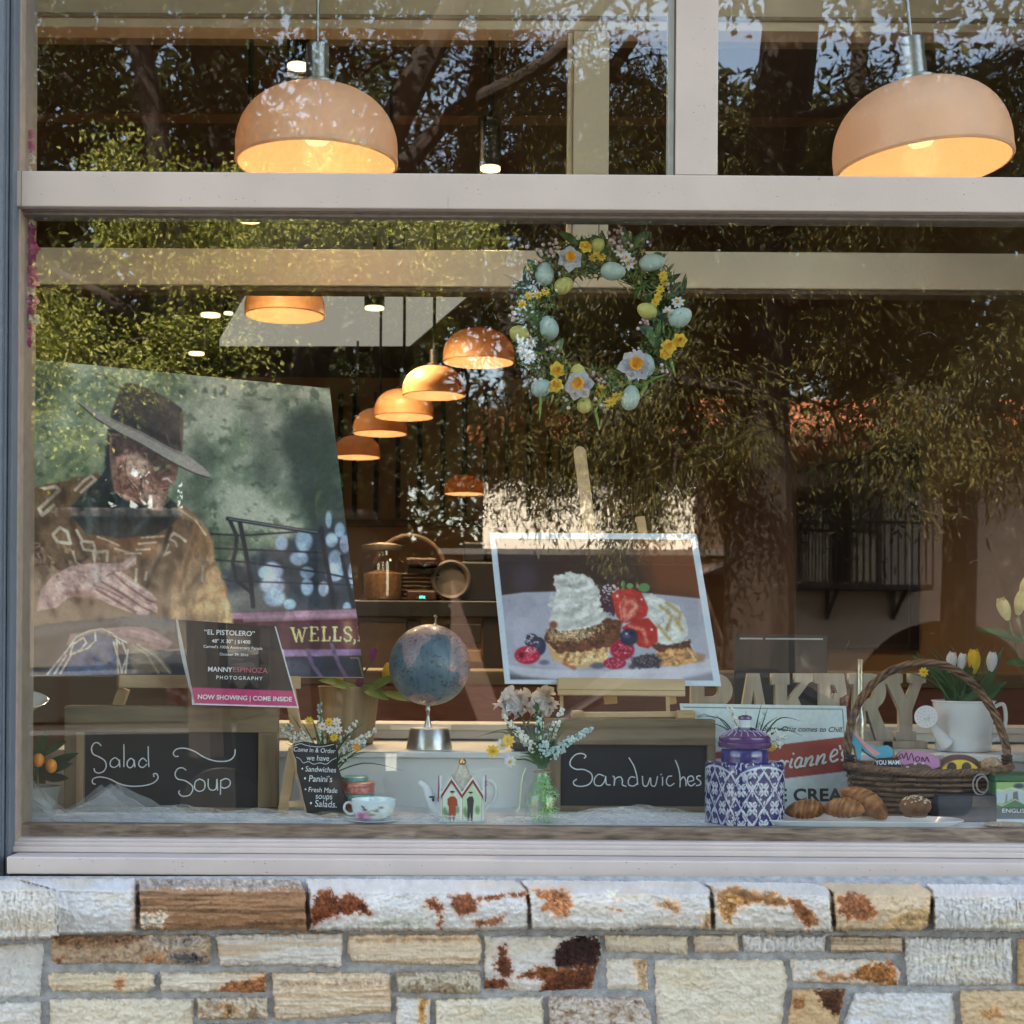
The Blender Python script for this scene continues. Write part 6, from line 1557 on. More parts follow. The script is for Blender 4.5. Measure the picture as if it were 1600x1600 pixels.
# face coordinates: four faces
fa = ((A - rot_ + PI / 4) % (PI / 2)) / (PI / 2) - 0.5
u = np.tan(fa * PI / 2 * 0.98) * 54; v = zprof * H
arch = 62 + 30 * np.sqrt(np.clip(1 - (u / 54) ** 2, 0, 1))
cw, chh = 40.0, 56.0
def cell(u, v):
    a = (u + cw * 50) / cw; bb = v / chh
    i1, j1 = np.round(a), np.round(bb); d1 = np.abs(a - i1) + np.abs(bb - j1)
    i2, j2 = np.round(a - .5) + .5, np.round(bb - .5) + .5; d2 = np.abs(a - i2) + np.abs(bb - j2)
    s1 = d1 < d2
    return np.where(s1, a - i1, a - i2) * cw, np.where(s1, bb - j1, bb - j2) * chh, np.minimum(d1, d2)
du, dv, dd = cell(u, v)
rr = np.hypot(du, dv * 0.85); th = np.arctan2(dv * 0.85, du)
flower = (rr < 3.6 + 7.0 * np.abs(np.cos(2 * (th + PI / 4))) ** 0.7) & (rr > 2.0)
vein = (np.abs(np.sin(2 * th)) > 0.985) & (rr > 5)
wob = 1.1 * np.sin(v * .5) + 1.0 * np.sin(u * .45 + v * .2)
lat = np.abs(dd - 0.5) * 18
vine = (lat < 0.75 + .35 * np.sin(v * .35)) | ((np.abs(lat - 1.9) < .8) & (vn(u * .30, v * .16, 3) > .64))
wht = ((flower & ~vein) | vine)
inA = v < arch - 3
wht = (wht & inA) | ((v < arch) & (v > arch - 3.0))
up = (v >= arch)
wht = wht | (up & (vn(u * .3, v * .35, 11) > .66))
blue = np.array(lin((40, 36, 104))) * 1.0
wc = np.array(lin((196, 202, 216)))
col = np.where(wht[..., None], wc * 0.95, blue); col = col * (0.85 + .3 * fbm(u * .1, v * .1, 5, 3))[..., None]
pos = pos + np.stack([np.cos(A), np.sin(A), 0 * A], -1) * (wht * 0.0006)[..., None]
npmesh('jar_body', pos.reshape(-1, 3), gridfaces(NA + 1, NZ)[:, ::-1], vcmat('glazed_pattern', 0.15, 0.5, coat=0.8), cn, col.reshape(-1, 3))
m_cob = mat('cobalt_glaze', (0.04, 0.034, 0.19), 0.14, var=0.25, scale=30, coat=0.8)
m_plum = mat('plum_glaze', (0.09, 0.032, 0.15), 0.14, var=0.3, scale=30, coat=0.8)
MB().lathe([(r * kk, z * kk) for r, z in ((20, 94), (36, 95), (37, 98), (37, 112), (35, 116), (34, 116))], ck, 56).build('neck', m_cob, cn)
MB().lathe([(r * kk, z * kk) for r, z in ((33, 117), (40, 118), (41.5, 121), (41.5, 126), (39.5, 128), (40.5, 130), (40, 134), (36, 137), (26, 143), (14, 148), (9, 149.5))], ck, 56).build('lid', m_plum, cn)
b = MB()
for i in range(20):
    a = 2 * PI * i / 20; o = Vector((math.cos(a), math.sin(a), 0))
    b.tube([ck + o * 36.5 * kk + Vector((0, 0, 137.3 * kk)), ck + o * 27 * kk + Vector((0, 0, 143 * kk)), ck + o.cross(Vector((0, 0, 1))) * 5 * kk + o * 22 * kk + Vector((0, 0, 145.3 * kk))], 0.0012, 5)
b.build('lid_sprigs', mat('lilac_glaze', (0.55, 0.45, 0.62), 0.2), cn)
MB().lathe([(r * kk, z * kk) for r, z in ((9, 149), (8.5, 152), (9.5, 160), (10, 161))], ck, 30).build('knob_collar', m_porc, cn)
MB().lathe([(r * kk, z * kk) for r, z in ((10, 161.2), (11, 163), (10.5, 166), (4, 168), (.01, 168))], ck, 30).build('knob', m_plum, cn)
# flowers behind the canister
yf2 = 0.36
fc = thing('flower_bunch', 'spray of white spikes and green blades rising behind the blue canister', 'flowers', (P(1165, 1280, yf2).x, yf2, ZD))
c0 = P(1172, 1190, yf2)
MB().lathe([(0.022, 0.001), (0.03, 0.005), (0.032, 0.10), (0.028, 0.10)], (c0.x, yf2, ZD), 24).build('vase', mat('grey_vase', (0, 0, 0)), fc)
for px, py, mm_ in ((1139, 1104, m_pearl), (1143, 1118, m_pearl), (1196, 1113, m_teal), (1215, 1140, m_pearl), (1228, 1150, m_pearl), (1205, 1155, m_pearl), (1188, 1128, m_teal), (1222, 1164, m_pearl)):
    t_ = P(px, py, yf2 + rnd(-.03, .02)); spike([c0, c0.lerp(t_, .5) + Vector((0, 0, .012)), t_], 0.010, 34, mm_, fc)
b = MB()
for px, py, sg in ((1255, 1128, .06), (1255, 1150, .05), (1118, 1116, .01), (1190, 1098, .01), (1090, 1120, .05), (1105, 1128, .03), (1165, 1110, 0), (1240, 1135, .03), (1200, 1105, .0), (1215, 1120, .03)): blade(b, c0, P(px, py, yf2 - .02), 0.005, sg)
b.build('foliage', m_leafd, fc)
daisy(P(1206, 1168, yf2 - .06), (0, -1, -.5), 0.014, fc, m_yel, m_ora)

# ------------------------------------------------------------------ ice cream sign
yi = 0.47
ip = Plane(1220, 1262, yi, 0, 4)
isg = thing('ice_cream_sign', 'white enamel ice cream sign with a slanting red-brown script band', 'sign', ip.hit(1220, 1262))
cor = [(1062, 1099), (1322, 1103), (1334, 1272), (1085, 1270)]
def paint_ice(p):
    p.C[:] = (186, 200, 200)
    p.stroke([(1068, 1105), (1316, 1108), (1329, 1268)], 1.3, (70, 78, 78), .5)
    p.poly([(1060, 1182), (1340, 1149), (1340, 1203), (1060, 1236)], (140, 58, 46), .7)
    p.stroke([(1090, 1120), (1100, 1116), (1112, 1120), (1118, 1123)], 1.2, (50, 56, 58), .5)
    p.grain(0.05, .2)
canvas('enamel', ip, cor, 1.5, paint_ice, isg, vcmat('enamel_print', 0.3, 0.5), 1.2)
slab('plate', ip, cor, 0.003, mat('sign_steel', (0.5, 0.52, 0.52), 0.5), isg, gap=.0006)
m_blk = mat('black_print', (0.018, 0.02, 0.022), 0.5); m_swh = mat('script_white', (0.72, 0.76, 0.76), 0.5)
text('slogan', 'Santa Cruz comes to Chill.', ip, (1192, 1142), (1317, 1144), m_blk, isg, shear=0.32, bold=.012)
text('product', 'ICE CREAM', ip, (1186, 1252), (1338, 1251), m_blk, isg, bold=.035, hs=.92, spacing=1.06)
cv = lambda x, y: (1100 + x / 6.154, 1100 + y / 6.154)
script('brand_script', [[(690,560),(650,555),(630,590),(640,625),(675,610),(700,555),(690,615),(710,620)],[(720,560),(745,545),(762,560),(752,625),(768,590),(790,550),(815,560)],[(848,525),(825,600),(850,608)],[(858,480)],[(938,520),(905,520),(872,575),(888,612),(920,590),(944,518),(925,600),(955,592)],[(985,510),(964,606),(994,540),(1034,504),(1041,530),(1020,592),(1058,576)],[(1098,490),(1076,588),(1110,522),(1150,484),(1158,508),(1138,572),(1178,556)],[(1225,510),(1275,480),(1278,448),(1252,440),(1222,480),(1215,530),(1240,556),(1290,530)],[(1302,395),(1312,440)],[(1345,440),(1325,480),(1345,520),(1320,545)],
 [(610,640),(560,520),(520,640),(480,520),(430,660)]], ip, 3.3, m_swh, isg, cv, lift=.0008)

# ------------------------------------------------------------------ wooden letters
m_let = wood('whitewashed_wood', (0.30, 0.26, 0.20), (0.50, 0.45, 0.36), 'z', 0.8, scale=9)
yl = 0.74
zt_px = 1053
def arc(cx, cy, rx, ry, a0, a1, n=12): return [(cx + rx * math.cos(R(a0 + (a1 - a0) * i / n)), cy - ry * math.sin(R(a0 + (a1 - a0) * i / n))) for i in range(n + 1)]
def letter(ch, outl, holes, dy=0.0):
    root = thing('wooden_letter', 'whitewashed wooden slab letter %s on the shelf step' % ch, 'letter', P((min(x for x, _ in outl) + max(x for x, _ in outl)) / 2, 1163, yl), 'wooden letters spelling the shop trade')
    cu = bpy.data.curves.new('letter', 'CURVE'); cu.dimensions = '2D'; cu.fill_mode = 'BOTH'; cu.extrude = 0.014; cu.bevel_depth = 0.0015
    for poly in [outl] + holes:
        sp_ = cu.splines.new('POLY'); sp_.points.add(len(poly) - 1); sp_.use_cyclic_u = True
        for pt_, (x, y) in zip(sp_.points, poly):
            q = P(x, y, yl); pt_.co = (q.x, q.z, 0, 1)
    o = bpy.data.objects.new('letter', cu); sc.collection.objects.link(o)
    me = bpy.data.meshes.new_from_object(o.evaluated_get(bpy.context.evaluated_depsgraph_get()))
    bpy.data.objects.remove(o); bpy.data.curves.remove(cu)
    n = len(me.vertices); co = np.empty(n * 3, np.float32); me.vertices.foreach_get('co', co); co = co.reshape(-1, 3)
    w_ = np.stack([co[:, 0], yl + 0.014 - co[:, 2] + dy, co[:, 1]], 1) - np.array(root.location)
    me.vertices.foreach_set('co', w_.astype(np.float32).ravel()); me.materials.clear(); me.materials.append(m_let); me.flip_normals(); me.update()
    me.name = 'letter_block'
    ob = bpy.data.objects.new('letter_block', me); sc.collection.objects.link(ob); ob.parent = root
    q0 = P(min(x for x, _ in outl), 1163, yl); q1 = P(max(x for x, _ in outl), 1163, yl)
    MB().box(q0.x - .004, q1.x + .004, yl - .012, yl + .045, Z1 + .0005, P(1200, 1156.5, yl).z).build('plinth', m_let, root, smooth=False, bevel=.002)
bt = 1157
letter('B', [(1080, bt), (1080, 1053)] + [(1118, 1053)] + arc(1118, 1079, 26, 26, 80, -70) + arc(1122, 1129, 27, 28, 70, -90), [[(1100, 1068), (1114, 1068)] + arc(1114, 1079, 9, 10, 80, -80) + [(1100, 1090)], [(1100, 1104), (1116, 1104)] + arc(1116, 1122, 11, 17, 80, -80) + [(1100, 1140)]])
letter('A', [(1148, bt), (1146, 1147), (1153, 1145), (1169, 1053), (1186, 1053), (1203, 1145), (1210, 1147), (1208, bt), (1184, bt), (1184, 1147), (1189, 1145), (1187, 1128), (1168, 1128), (1165, 1145), (1170, 1147), (1170, bt)], [[(1171, 1112), (1177.5, 1074), (1184, 1112)]])
letter('K', [(1206, bt), (1206, 1143), (1212, 1143), (1212, 1069), (1206, 1069), (1206, 1053), (1233, 1053), (1233, 1069), (1229, 1069), (1229, 1098), (1252, 1066), (1242, 1066), (1242, 1053), (1270, 1053), (1270, 1064), (1264, 1066), (1246, 1090), (1268, 1143), (1274, 1144), (1274, bt), (1244, bt), (1244, 1144), (1248, 1143), (1235, 1106), (1229, 1114), (1229, 1143), (1234, 1143), (1234, bt)], [])
letter('E', [(1276, bt), (1276, 1144), (1281, 1143), (1281, 1069), (1273, 1066), (1273, 1053), (1318, 1053), (1323, 1084), (1312, 1090), (1304, 1070), (1297, 1069), (1297, 1093), (1302, 1093), (1304, 1084), (1311, 1084), (1311, 1116), (1304, 1116), (1302, 1107), (1297, 1107), (1297, 1142), (1306, 1142), (1314, 1124), (1324, 1126), (1322, bt)], [])
letter('R', [(1328, bt), (1328, 1144), (1334, 1143), (1334, 1069), (1327, 1068), (1327, 1053), (1362, 1053)] + arc(1362, 1080, 22, 27, 88, -60) + [(1371, 1108), (1385, 1142), (1392, 1144), (1392, bt), (1370, bt), (1355, 1110), (1352, 1110), (1352, 1143), (1357, 1144), (1357, bt)], [[(1352, 1068), (1358, 1068)] + arc(1358, 1081, 8, 12, 80, -80) + [(1352, 1096)]])
letter('Y', [(1400, bt), (1400, 1144), (1406, 1143), (1406, 1110), (1386, 1068), (1380, 1067), (1380, 1053), (1410, 1053), (1410, 1066), (1405, 1068), (1416, 1092), (1427, 1068), (1421, 1066), (1421, 1053), (1446, 1053), (1446, 1066), (1440, 1068), (1425, 1110), (1425, 1143), (1431, 1144), (1431, bt)], [])
# dark panel behind the letters, slim bottle
bp_ = thing('black_panel', 'flat black panel with a thin silver line, standing behind the wooden letters', 'panel', P(1220, 1160, 1.0))
MB().pxbox(1148, 992, 1293, 1128, 1.0, 1.02).build('panel', mat('matt_black_panel', (0.012, 0.012, 0.013), 0.6), bp_, smooth=False, bevel=.002)
b = MB(); b.pxbox(1156, 996.5, 1192, 999, .9985, .9995); b.pxbox(1196, 997, 1286, 999.5, .9985, .9995); b.build('silver_line', mat('silver_line', (0.5, 0.53, 0.56), 0.4), bp_, smooth=False)
b = MB(); b.pxbox(1200, 1128.5, 1240, 1164, 1.005, 1.018); b.build('stand', m_black, bp_, smooth=False)
yb_ = .64; cb = Vector((P(1343, 1170, yb_).x, yb_, Z1 + .001)); kb = k_at(yb_)
bo = thing('glass_bottle', 'slim clear glass tube vase standing by the basket handle', 'bottle', cb)
hb = P(1343, 1030, yb_).z - cb.z
MB().lathe([(.001, .001), (10 * kb, .001), (11 * kb, .004), (11 * kb, hb * .35), (5.5 * kb, hb * .48), (5.5 * kb, hb), (4.5 * kb, hb), (4.5 * kb, hb * .47), (9.5 * kb, hb * .34), (9.5 * kb, .006), (.001, .005)], cb, 28).build('glass', glassmat('bottle_glass', 0.12, (0.93, 0.94, 0.9)), bo)

# ------------------------------------------------------------------ wicker basket with cookies
ybk = 0.36; kb = k_at(ybk)
cb = Vector((P(1450, 1272, ybk).x, ybk, ZD + .001))
bk_ = thing('wicker_basket', 'oval dark wicker basket with a tall twisted hoop handle and ribbon', 'basket', cb)
m_wk1 = wood('brown_willow', (0.022, 0.010, 0.005), (0.27, 0.15, 0.08), 'x', .5, scale=25)
m_wk2 = mat('dark_willow', (0.02, 0.012, 0.008), 0.6, var=.4, scale=60)
HB = 72; RX0, RX1, RYR = 106, 126, .55
NS = 22
b = MB()
for r_ in range(8):
    z = 5 + r_ * 8.0; rx = RX0 + (RX1 - RX0) * z / HB
    for ph in (0,):
        pts = []; nr = []
        for i in range(NS * 4 + 1):
            a = 2 * PI * i / (NS * 4); off = 3.6 * math.cos(NS / 2 * a + PI * (r_ % 2))
            pts.append(cb + Vector(((rx + off) * math.cos(a) * kb, (rx * RYR + off) * math.sin(a) * kb, (z + .5 * math.sin(9 * a + r_)) * kb)))
        b.tube(pts, [(2.5 + .4 * math.sin(i * .37 + r_)) * kb for i in range(len(pts))], 7, caps=False)
b.build('weave', m_wk1, bk_)
b = MB()
for i in range(NS):
    a = 2 * PI * (i + .5) / NS
    b.tube([cb + Vector(((RX0 - 1) * math.cos(a) * kb, (RX0 - 1) * RYR * math.sin(a) * kb, .002)), cb + Vector(((RX1 - 1) * math.cos(a) * kb, (RX1 - 1) * RYR * math.sin(a) * kb, (HB - 2) * kb))], 2.2 * kb, 6)
b.lathe([(.01, .5 * kb), (RX0 * kb, .5 * kb), ((RX0 + 1) * kb, 4 * kb), (RX0 * .9 * kb, 5 * kb), (.01, 5 * kb)], cb, 48, sy=RYR)
b.lathe([((RX0 - 4) * kb, 4 * kb), ((RX1 - 5) * kb, HB * kb), ((RX1 - 6) * kb, HB * kb), ((RX0 - 5) * kb, 4 * kb)], cb, 48, sy=RYR, closed=True)
b.build('stakes', m_wk2, bk_)
b = MB()
for s_ in range(4):
    pts = []
    for i in range(181):
        a = 2 * PI * i / 180; t = 26 * a + s_ * PI / 2
        pts.append(cb + Vector(((RX1 + 4.2 * math.cos(t)) * math.cos(a) * kb, (RX1 * RYR + 4.2 * math.cos(t)) * math.sin(a) * kb, (HB + 3.6 * math.sin(t) + 5 * (math.cos(a)) ** 2) * kb)))
    b.tube(pts, 3.2 * kb, 6, caps=False)
b.build('rim', m_wk1, bk_)
hand = [(1328,1200),(1324,1170),(1330,1130),(1350,1085),(1385,1052),(1430,1037),(1475,1040),(1515,1063),(1548,1105),(1566,1145),(1574,1180),(1572,1205)]
hp = cr([P(x, y, ybk) for x, y in hand], 8)
b = MB()
for s_ in range(4):
    pts = []
    for i, q in enumerate(hp):
        t = (hp[min(i + 1, len(hp) - 1)] - hp[max(0, i - 1)]).normalized(); n_ = t.cross(Vector((0, 1, 0))).normalized(); a = i * .42 + s_ * PI / 2
        pts.append(q + n_ * 4.0 * kb * math.cos(a) + Vector((0, 1, 0)) * 4.0 * kb * math.sin(a))
    b.tube(pts, 3.0 * kb, 7)
b.build('handle', m_wk1, bk_)
for px in (1327, 1573):
    c = P(px, 1190, ybk); b = MB()
    for i in range(5): b.lathe([(7 * kb, 0), (9 * kb, 2 * kb), (9 * kb, 3.5 * kb), (7 * kb, 5 * kb)], c + Vector((0, 0, (i * 5 - 14) * kb)), 16)
    b.build('binding', m_wk2, bk_)
b = MB()
for rr_, ox in ((12, 0), (9, 3)):
    b.tube([P(1532 + ox + rr_ * math.cos(a), 1226 + 1.35 * rr_ * math.sin(a), ybk - .135) for a in np.linspace(0, 6.2, 26)], .0022, 6)
b.build('ribbon', mat('grey_ribbon', (0.30, 0.28, 0.28), 0.3), bk_)
# cookies
def cookie(label, poly, y, m, lean=20, th=.010, name='cookie'):
    cx_ = sum(p_[0] for p_ in poly) / len(poly); cy_ = sum(p_[1] for p_ in poly) / len(poly)
    pl_ = Plane(cx_, cy_, y, 0, lean)
    root = thing(name, label, 'cookie', pl_.hit(cx_, cy_), 'iced cookies in the basket')
    MB().prism([pl_.hit(*p_) for p_ in poly], -pl_.n * th).build('biscuit', mat('baked_biscuit', (0.34, 0.20, 0.09), .8, var=.2, scale=60), root, smooth=False, bevel=.002)
    MB().prism([pl_.hit(cx_ + (x - cx_) * .93, cy_ + (z - cy_) * .93) + pl_.n * .003 for x, z in poly], -pl_.n * .0028).build('icing', m, root, smooth=False, bevel=.001)
    pl_.o = pl_.o + pl_.n * .003
    return root, pl_
rb = lambda cx, cy, rx, ry, n=24: [(cx + rx * math.cos(2 * PI * i / n), cy + ry * math.sin(2 * PI * i / n)) for i in range(n)]
c_, pl_ = cookie('blue and pink iced cookie in the shape of a high heeled shoe', [(1325,1140),(1332,1143),(1350,1158),(1368,1168),(1388,1164),(1397,1170),(1399,1182),(1385,1186),(1368,1186),(1352,1176),(1345,1168),(1344,1188),(1338,1188),(1334,1168),(1325,1156)], .36, mat('blue_icing', (0.07, 0.34, 0.46), .4, var=.1), 15)
MB().prism([pl_.hit(*p_) + pl_.n * .001 for p_ in ((1333,1145),(1340,1147),(1352,1160),(1364,1169),(1376,1178),(1366,1182),(1352,1169),(1344,1160))], -pl_.n * .0009).build('pink_stripe', mat('coral_icing', (0.62, 0.28, 0.26), .4), c_, smooth=False)
c_, pl_ = cookie('black iced cookie with white lettering, in front of the shoe cookie', [(1366,1187),(1372,1184),(1404,1183),(1408,1188),(1410,1200),(1405,1206),(1366,1206),(1360,1200)], .33, mat('black_icing', (0.012, 0.012, 0.014), .35), 25)
text('lettering', 'YOU MAMI', pl_, (1368, 1195), (1407, 1194.5), m_txt, c_, bold=.02, hs=1.3)
c_, pl_ = cookie('pink iced cookie lettered Mom in dark script', [(1399,1180),(1405,1174),(1420,1172),(1440,1174),(1458,1178),(1470,1188),(1472,1200),(1450,1206),(1425,1206),(1408,1196)], .37, mat('pink_icing', (0.58, 0.22, 0.36), .4, col2=(0.46, 0.24, 0.44), scale=12), 30)
script('lettering', [[(1408,1186),(1405,1182),(1409,1178),(1412,1185),(1416,1176),(1419,1188),(1424,1177),(1428,1190)],[(1434,1182),(1430,1185),(1433,1190),(1437,1186),(1434,1182)],[(1440,1190),(1441,1183),(1445,1190),(1448,1183),(1452,1191)]], pl_, 1.5, m_blk, c_)
c_, pl_ = cookie('brown iced cookie with white dots, beneath the pink cookie', rb(1432, 1204, 26, 12), .33, mat('brown_icing', (0.13, 0.07, 0.045), .5), 40)
for px, py in ((1430, 1194), (1442, 1193), (1418, 1199)): MB().ell(pl_.hit(px, py), (.0045, .003, .0035)).build('dot', m_whi, c_)
c_, pl_ = cookie('round bright yellow iced cookie with two brown ovals', rb(1500, 1210, 32, 24), .33, mat('yellow_icing', (0.74, 0.50, 0.02), .4, var=.08), 25)
for px in (1487, 1510): MB().prism([pl_.hit(*q) + pl_.n * .001 for q in rb(px, 1199, 7.5, 8)], -pl_.n * .0009).build('oval', mat('dark_brown_icing', (0.06, 0.03, 0.015), .4), c_, smooth=False)
c_, pl_ = cookie('large plain brown cookie leaning behind the yellow one', rb(1498, 1196, 34, 18), .42, mat('brown_icing', (0, 0, 0)), 20)
sc_ = thing('sugared_bun', 'crumbly sugared bun at the handle end of the basket', 'bun', P(1552, 1195, .37))
b = MB(); b.ell(P(1550, 1196, .37), (.030, .028, .022), n=20, m=14); b.v = [tuple(Vector(v) + rvec() * .0018) for v in b.v]
b.build('crumb', mat('sugared_crumb', (0.42, 0.30, 0.18), .9, var=.4, scale=120, bump=.6), sc_)

# ------------------------------------------------------------------ watering can with tulips
yv = 0.66; kv = k_at(yv)
cw_ = Vector((P(1505, 1175, yv).x, yv, Z1 + .001)); hv = P(1505, 1095, yv).z - cw_.z
wc_ = thing('watering_can', 'white enamel watering can holding tulips', 'watering can', cw_)
m_enw = mat('white_enamel', (0.74, 0.76, 0.79), .25, var=.02, coat=.5)
MB().lathe([(.001, .001), (41 * kv, .001), (42 * kv, .004), (47 * kv, hv - .004), (49 * kv, hv - .002), (49 * kv, hv + .002), (47 * kv, hv + .002), (45 * kv, hv - .004), (40 * kv, .006), (.001, .005)], cw_, 48).build('body', m_enw, wc_)
r0 = P(1447, 1120, yv - .10); r1 = P(1478, 1162, yv - .06)
MB().tube([r1, r1.lerp(r0, .5), r0], [.022, .014, .010], 16).build('spout', m_enw, wc_)
nr = Vector((-.35, -1, .25)).normalized()
MB().lathe([(.008, -.02), (17.5 * kv, -.002), (17.5 * kv, .001), (.001, .0012)], r0, 36, axis=nr).build('rose', m_enw, wc_)
b = MB(); n_, u_, v_ = basis(nr)
for i in range(3):
    for j in range(4 + 5 * i):
        a = 2 * PI * j / (4 + 5 * i); b.ell(r0 + nr * .0015 + (u_ * math.cos(a) + v_ * math.sin(a)) * (4 + 4.6 * i) * kv, .0011, n=6, m=4)
b.build('rose_holes', m_blk, wc_)
MB().tube(cr([cw_ + Vector((x * kv, 0, z)) for x, z in ((46, hv - .02), (62, hv - .01), (66, hv * .6), (58, hv * .3), (44, hv * .2))], 6), .006, 10).build('handle', m_enw, wc_)
tl = thing('tulip_bunch', 'white and yellow tulips with dark leaves growing out of the white watering can', 'flowers', cw_ + Vector((0, 0, hv)))
base = cw_ + Vector((0, 0, hv - .01))
for px, py, m_, r_ in ((1484, 1050, m_whi, .030), (1500, 1048, m_whi, .026), (1522, 1052, m_yel, .036), (1548, 1050, m_whi, .030)):
    c = P(px, py, yv - .03); tulip(c, (rnd(-.12, .12), -.25, 1), r_, m_, tl); MB().tube([base, c], .003, 6).build('stem', m_stem, tl)
m_tleaf = mat('tulip_leaf', (0.03, 0.085, 0.03), .45, var=.3, trans=.2)
for i in range(16):
    a = base + Vector((rnd(-.06, .06), rnd(-.04, .03), 0)); c = P(1505 + rnd(-75, 75), rnd(1015, 1075), yv + rnd(-.08, .06)); b = MB(); b.leaf(a, c - a, (c - a).length, rnd(.018, .03), (rnd(-.3, .3), -1, 0), rnd(0, .25), 7, .25); b.build('leaf', m_tleaf, tl)
b = MB()
for i in range(40): blade(b, base + Vector((rnd(-.05, .05), rnd(-.04, .02), 0)), P(1400 + rnd(0, 160), rnd(1005, 1060), yv + rnd(-.05, .1)), .005, .02)
b.build('grass', m_leaf, tl)
daisy(P(1443, 1050, yv - .05), (0, -1, .2), .016, tl, m_yel, m_ora)
# pale yellow tulips at the right edge
yq = 0.42; kq = k_at(yq)
vq = Vector((P(1632, 1270, yq).x, yq, ZD + .001))
rt = thing('tulip_vase', 'tall vase of pale yellow tulips at the right edge of the window', 'vase', vq)
MB().lathe([(.03, 0), (.042, .01), (.05, .12), (.038, .22), (.044, .25), (.040, .25)], vq, 32).build('vase', m_porc, rt)
for px, py, d, r_ in ((1575, 968, (-.5, -.4, 1), .034), (1590, 960, (.1, -.5, 1), .036), (1597, 934, (.2, -.3, 1), .030), (1625, 950, (.3, -.3, 1), .034)):
    c = P(px, py, yq); tulip(c, d, r_, m_paley, rt); MB().tube(cr([vq + Vector((0, 0, .2)), (vq + c) / 2 + Vector((.0, 0, .1)), c], 4), .0035, 7).build('stem', m_stem, rt)
for px, py, qx, qy in ((1600, 1000, 1530, 978), (1620, 1040, 1572, 1032), (1615, 1010, 1560, 990)):
    a = P(px, py, yq); c = P(qx, qy, yq - .04); b = MB(); b.leaf(a, c - a, (c - a).length, .045, (0, -.6, 1), .1, 7, .2); b.build('leaf', m_leaf, rt)

# ------------------------------------------------------------------ tray of pastries
yp_ = 0.13; kp = k_at(yp_)
trc = Vector((P(1345, 1284, yp_).x, yp_, ZD + .001))
ty = thing('serving_tray', 'long white serving tray with rounded ends', 'tray', trc)
b = MB()
def tray_ring(rx, ry, z, n=64): return [trc + Vector((math.copysign(abs(math.cos(a)) ** .4, math.cos(a)) * rx, math.copysign(abs(math.sin(a)) ** .6, math.sin(a)) * ry, z)) for a in [2 * PI * i / n for i in range(n)]]
rings = [tray_ring(140 * kp, .052, 0), tray_ring(142 * kp, .054, .001), tray_ring(158 * kp, .066, .0145), tray_ring(158 * kp, .066, .0165), tray_ring(154 * kp, .064, .0165), tray_ring(141 * kp, .052, .004)]
vs = [v for r_ in rings for v in r_]; n = 64
fs = [(i * n + j, i * n + (j + 1) % n, (i + 1) * n + (j + 1) % n, (i + 1) * n + j) for i in range(5) for j in range(n)] + [tuple(reversed(range(n))), tuple(5 * n + j for j in range(n))]
b.add(vs, fs); b.build('tray', m_enw, ty)
m_pas = vcmat('baked_crust', .45, .4, bump=.25, bscale=160)
def croissant(label, px, py, y, ln, hh, rotz=0.0, tilt=0.0, segs=6):
    c = P(px, py, y); root = thing('croissant', label, 'croissant', c, 'croissants on the tray')
    n = 90; m = 26; V = []; C = []
    for i in range(n + 1):
        t = i / n * 2 - 1
        ridge = abs(math.sin((t + .18 * math.sin(3 * t) + 1) * segs * PI / 2)); env = max(0, 1 - abs(t) ** 1.9) ** .62
        rad = hh * env * (.86 + .14 * ridge ** .45) + .0005
        cx_ = Vector((t * ln / 2, -.18 * ln * (1 - t * t) + .05 * ln, -abs(t) ** 2 * hh * .25))
        for j in range(m):
            a = 2 * PI * j / m
            q = cx_ + Vector((.35 * rad * math.sin(a + 1.2), math.cos(a) * rad, math.sin(a) * rad * .88))
            q = Matrix.Rotation(tilt, 3, 'Y') @ (Matrix.Rotation(rotz, 3, 'Z') @ q)
            V.append(c + q); nz_ = float(fbm(np.array(i * .16 + px), np.array(j * .55), 3, 4)) - .5; q = q + (q - c - cx_) * nz_ * .10
            k1 = max(0, min(1, .62 - .42 * ridge ** 2 + 1.1 * nz_ + .18 * math.cos(a) - .15 * (math.sin(a) < -.3)))
            C.append(np.array(lin((112, 62, 26))) * (1 - k1) + np.array(lin((200, 142, 78))) * k1)
    F = [(i * m + j, (i + 1) * m + j, (i + 1) * m + (j + 1) % m, i * m + (j + 1) % m) for i in range(n) for j in range(m)]
    npmesh('crust', np.array([list(v) for v in V]), F, m_pas, root, np.array(C) * 1.0)
croissant('golden croissant beside the blue canister', 1258, 1263, .15, .112, .030, .1)
croissant('golden croissant in the middle of the tray', 1318, 1261, .145, .110, .031, -.15, 0.05)
croissant('big croissant propped steeply against its neighbour', 1352, 1252, .19, .140, .036, -.2, .55)
cm = P(1430, 1276, .14)
mu = thing('muffin', 'dark brown muffin topped with pale oat flakes', 'muffin', cm)
nm = 60; pr = [(.030, 0.0), (.037, .028)]
b = MB()
vs = []; fs = []
for (rb_, z) in ((.028, 0), (.036, .026)):
    for j in range(nm): a = 2 * PI * j / nm; rr_ = rb_ * (1 + .03 * (j % 2)); vs.append(cm + Vector((rr_ * math.cos(a), rr_ * math.sin(a), z)))
fs = [(j, (j + 1) % nm, nm + (j + 1) % nm, nm + j) for j in range(nm)]; b.add(vs, fs + [tuple(reversed(range(nm)))])
b.build('wrapper', mat('brown_paper_cup', (0.10, 0.05, 0.025), .7), mu, ang=10)
b = MB(); b.ell(cm + Vector((0, 0, .028)), (.041, .041, .026), n=30, m=18); b.v = [tuple(Vector(v) + rvec() * .0009) for v in b.v]
b.build('crown', mat('muffin_crumb', (0.16, 0.075, 0.03), .8, var=.35, scale=90, bump=.5), mu)
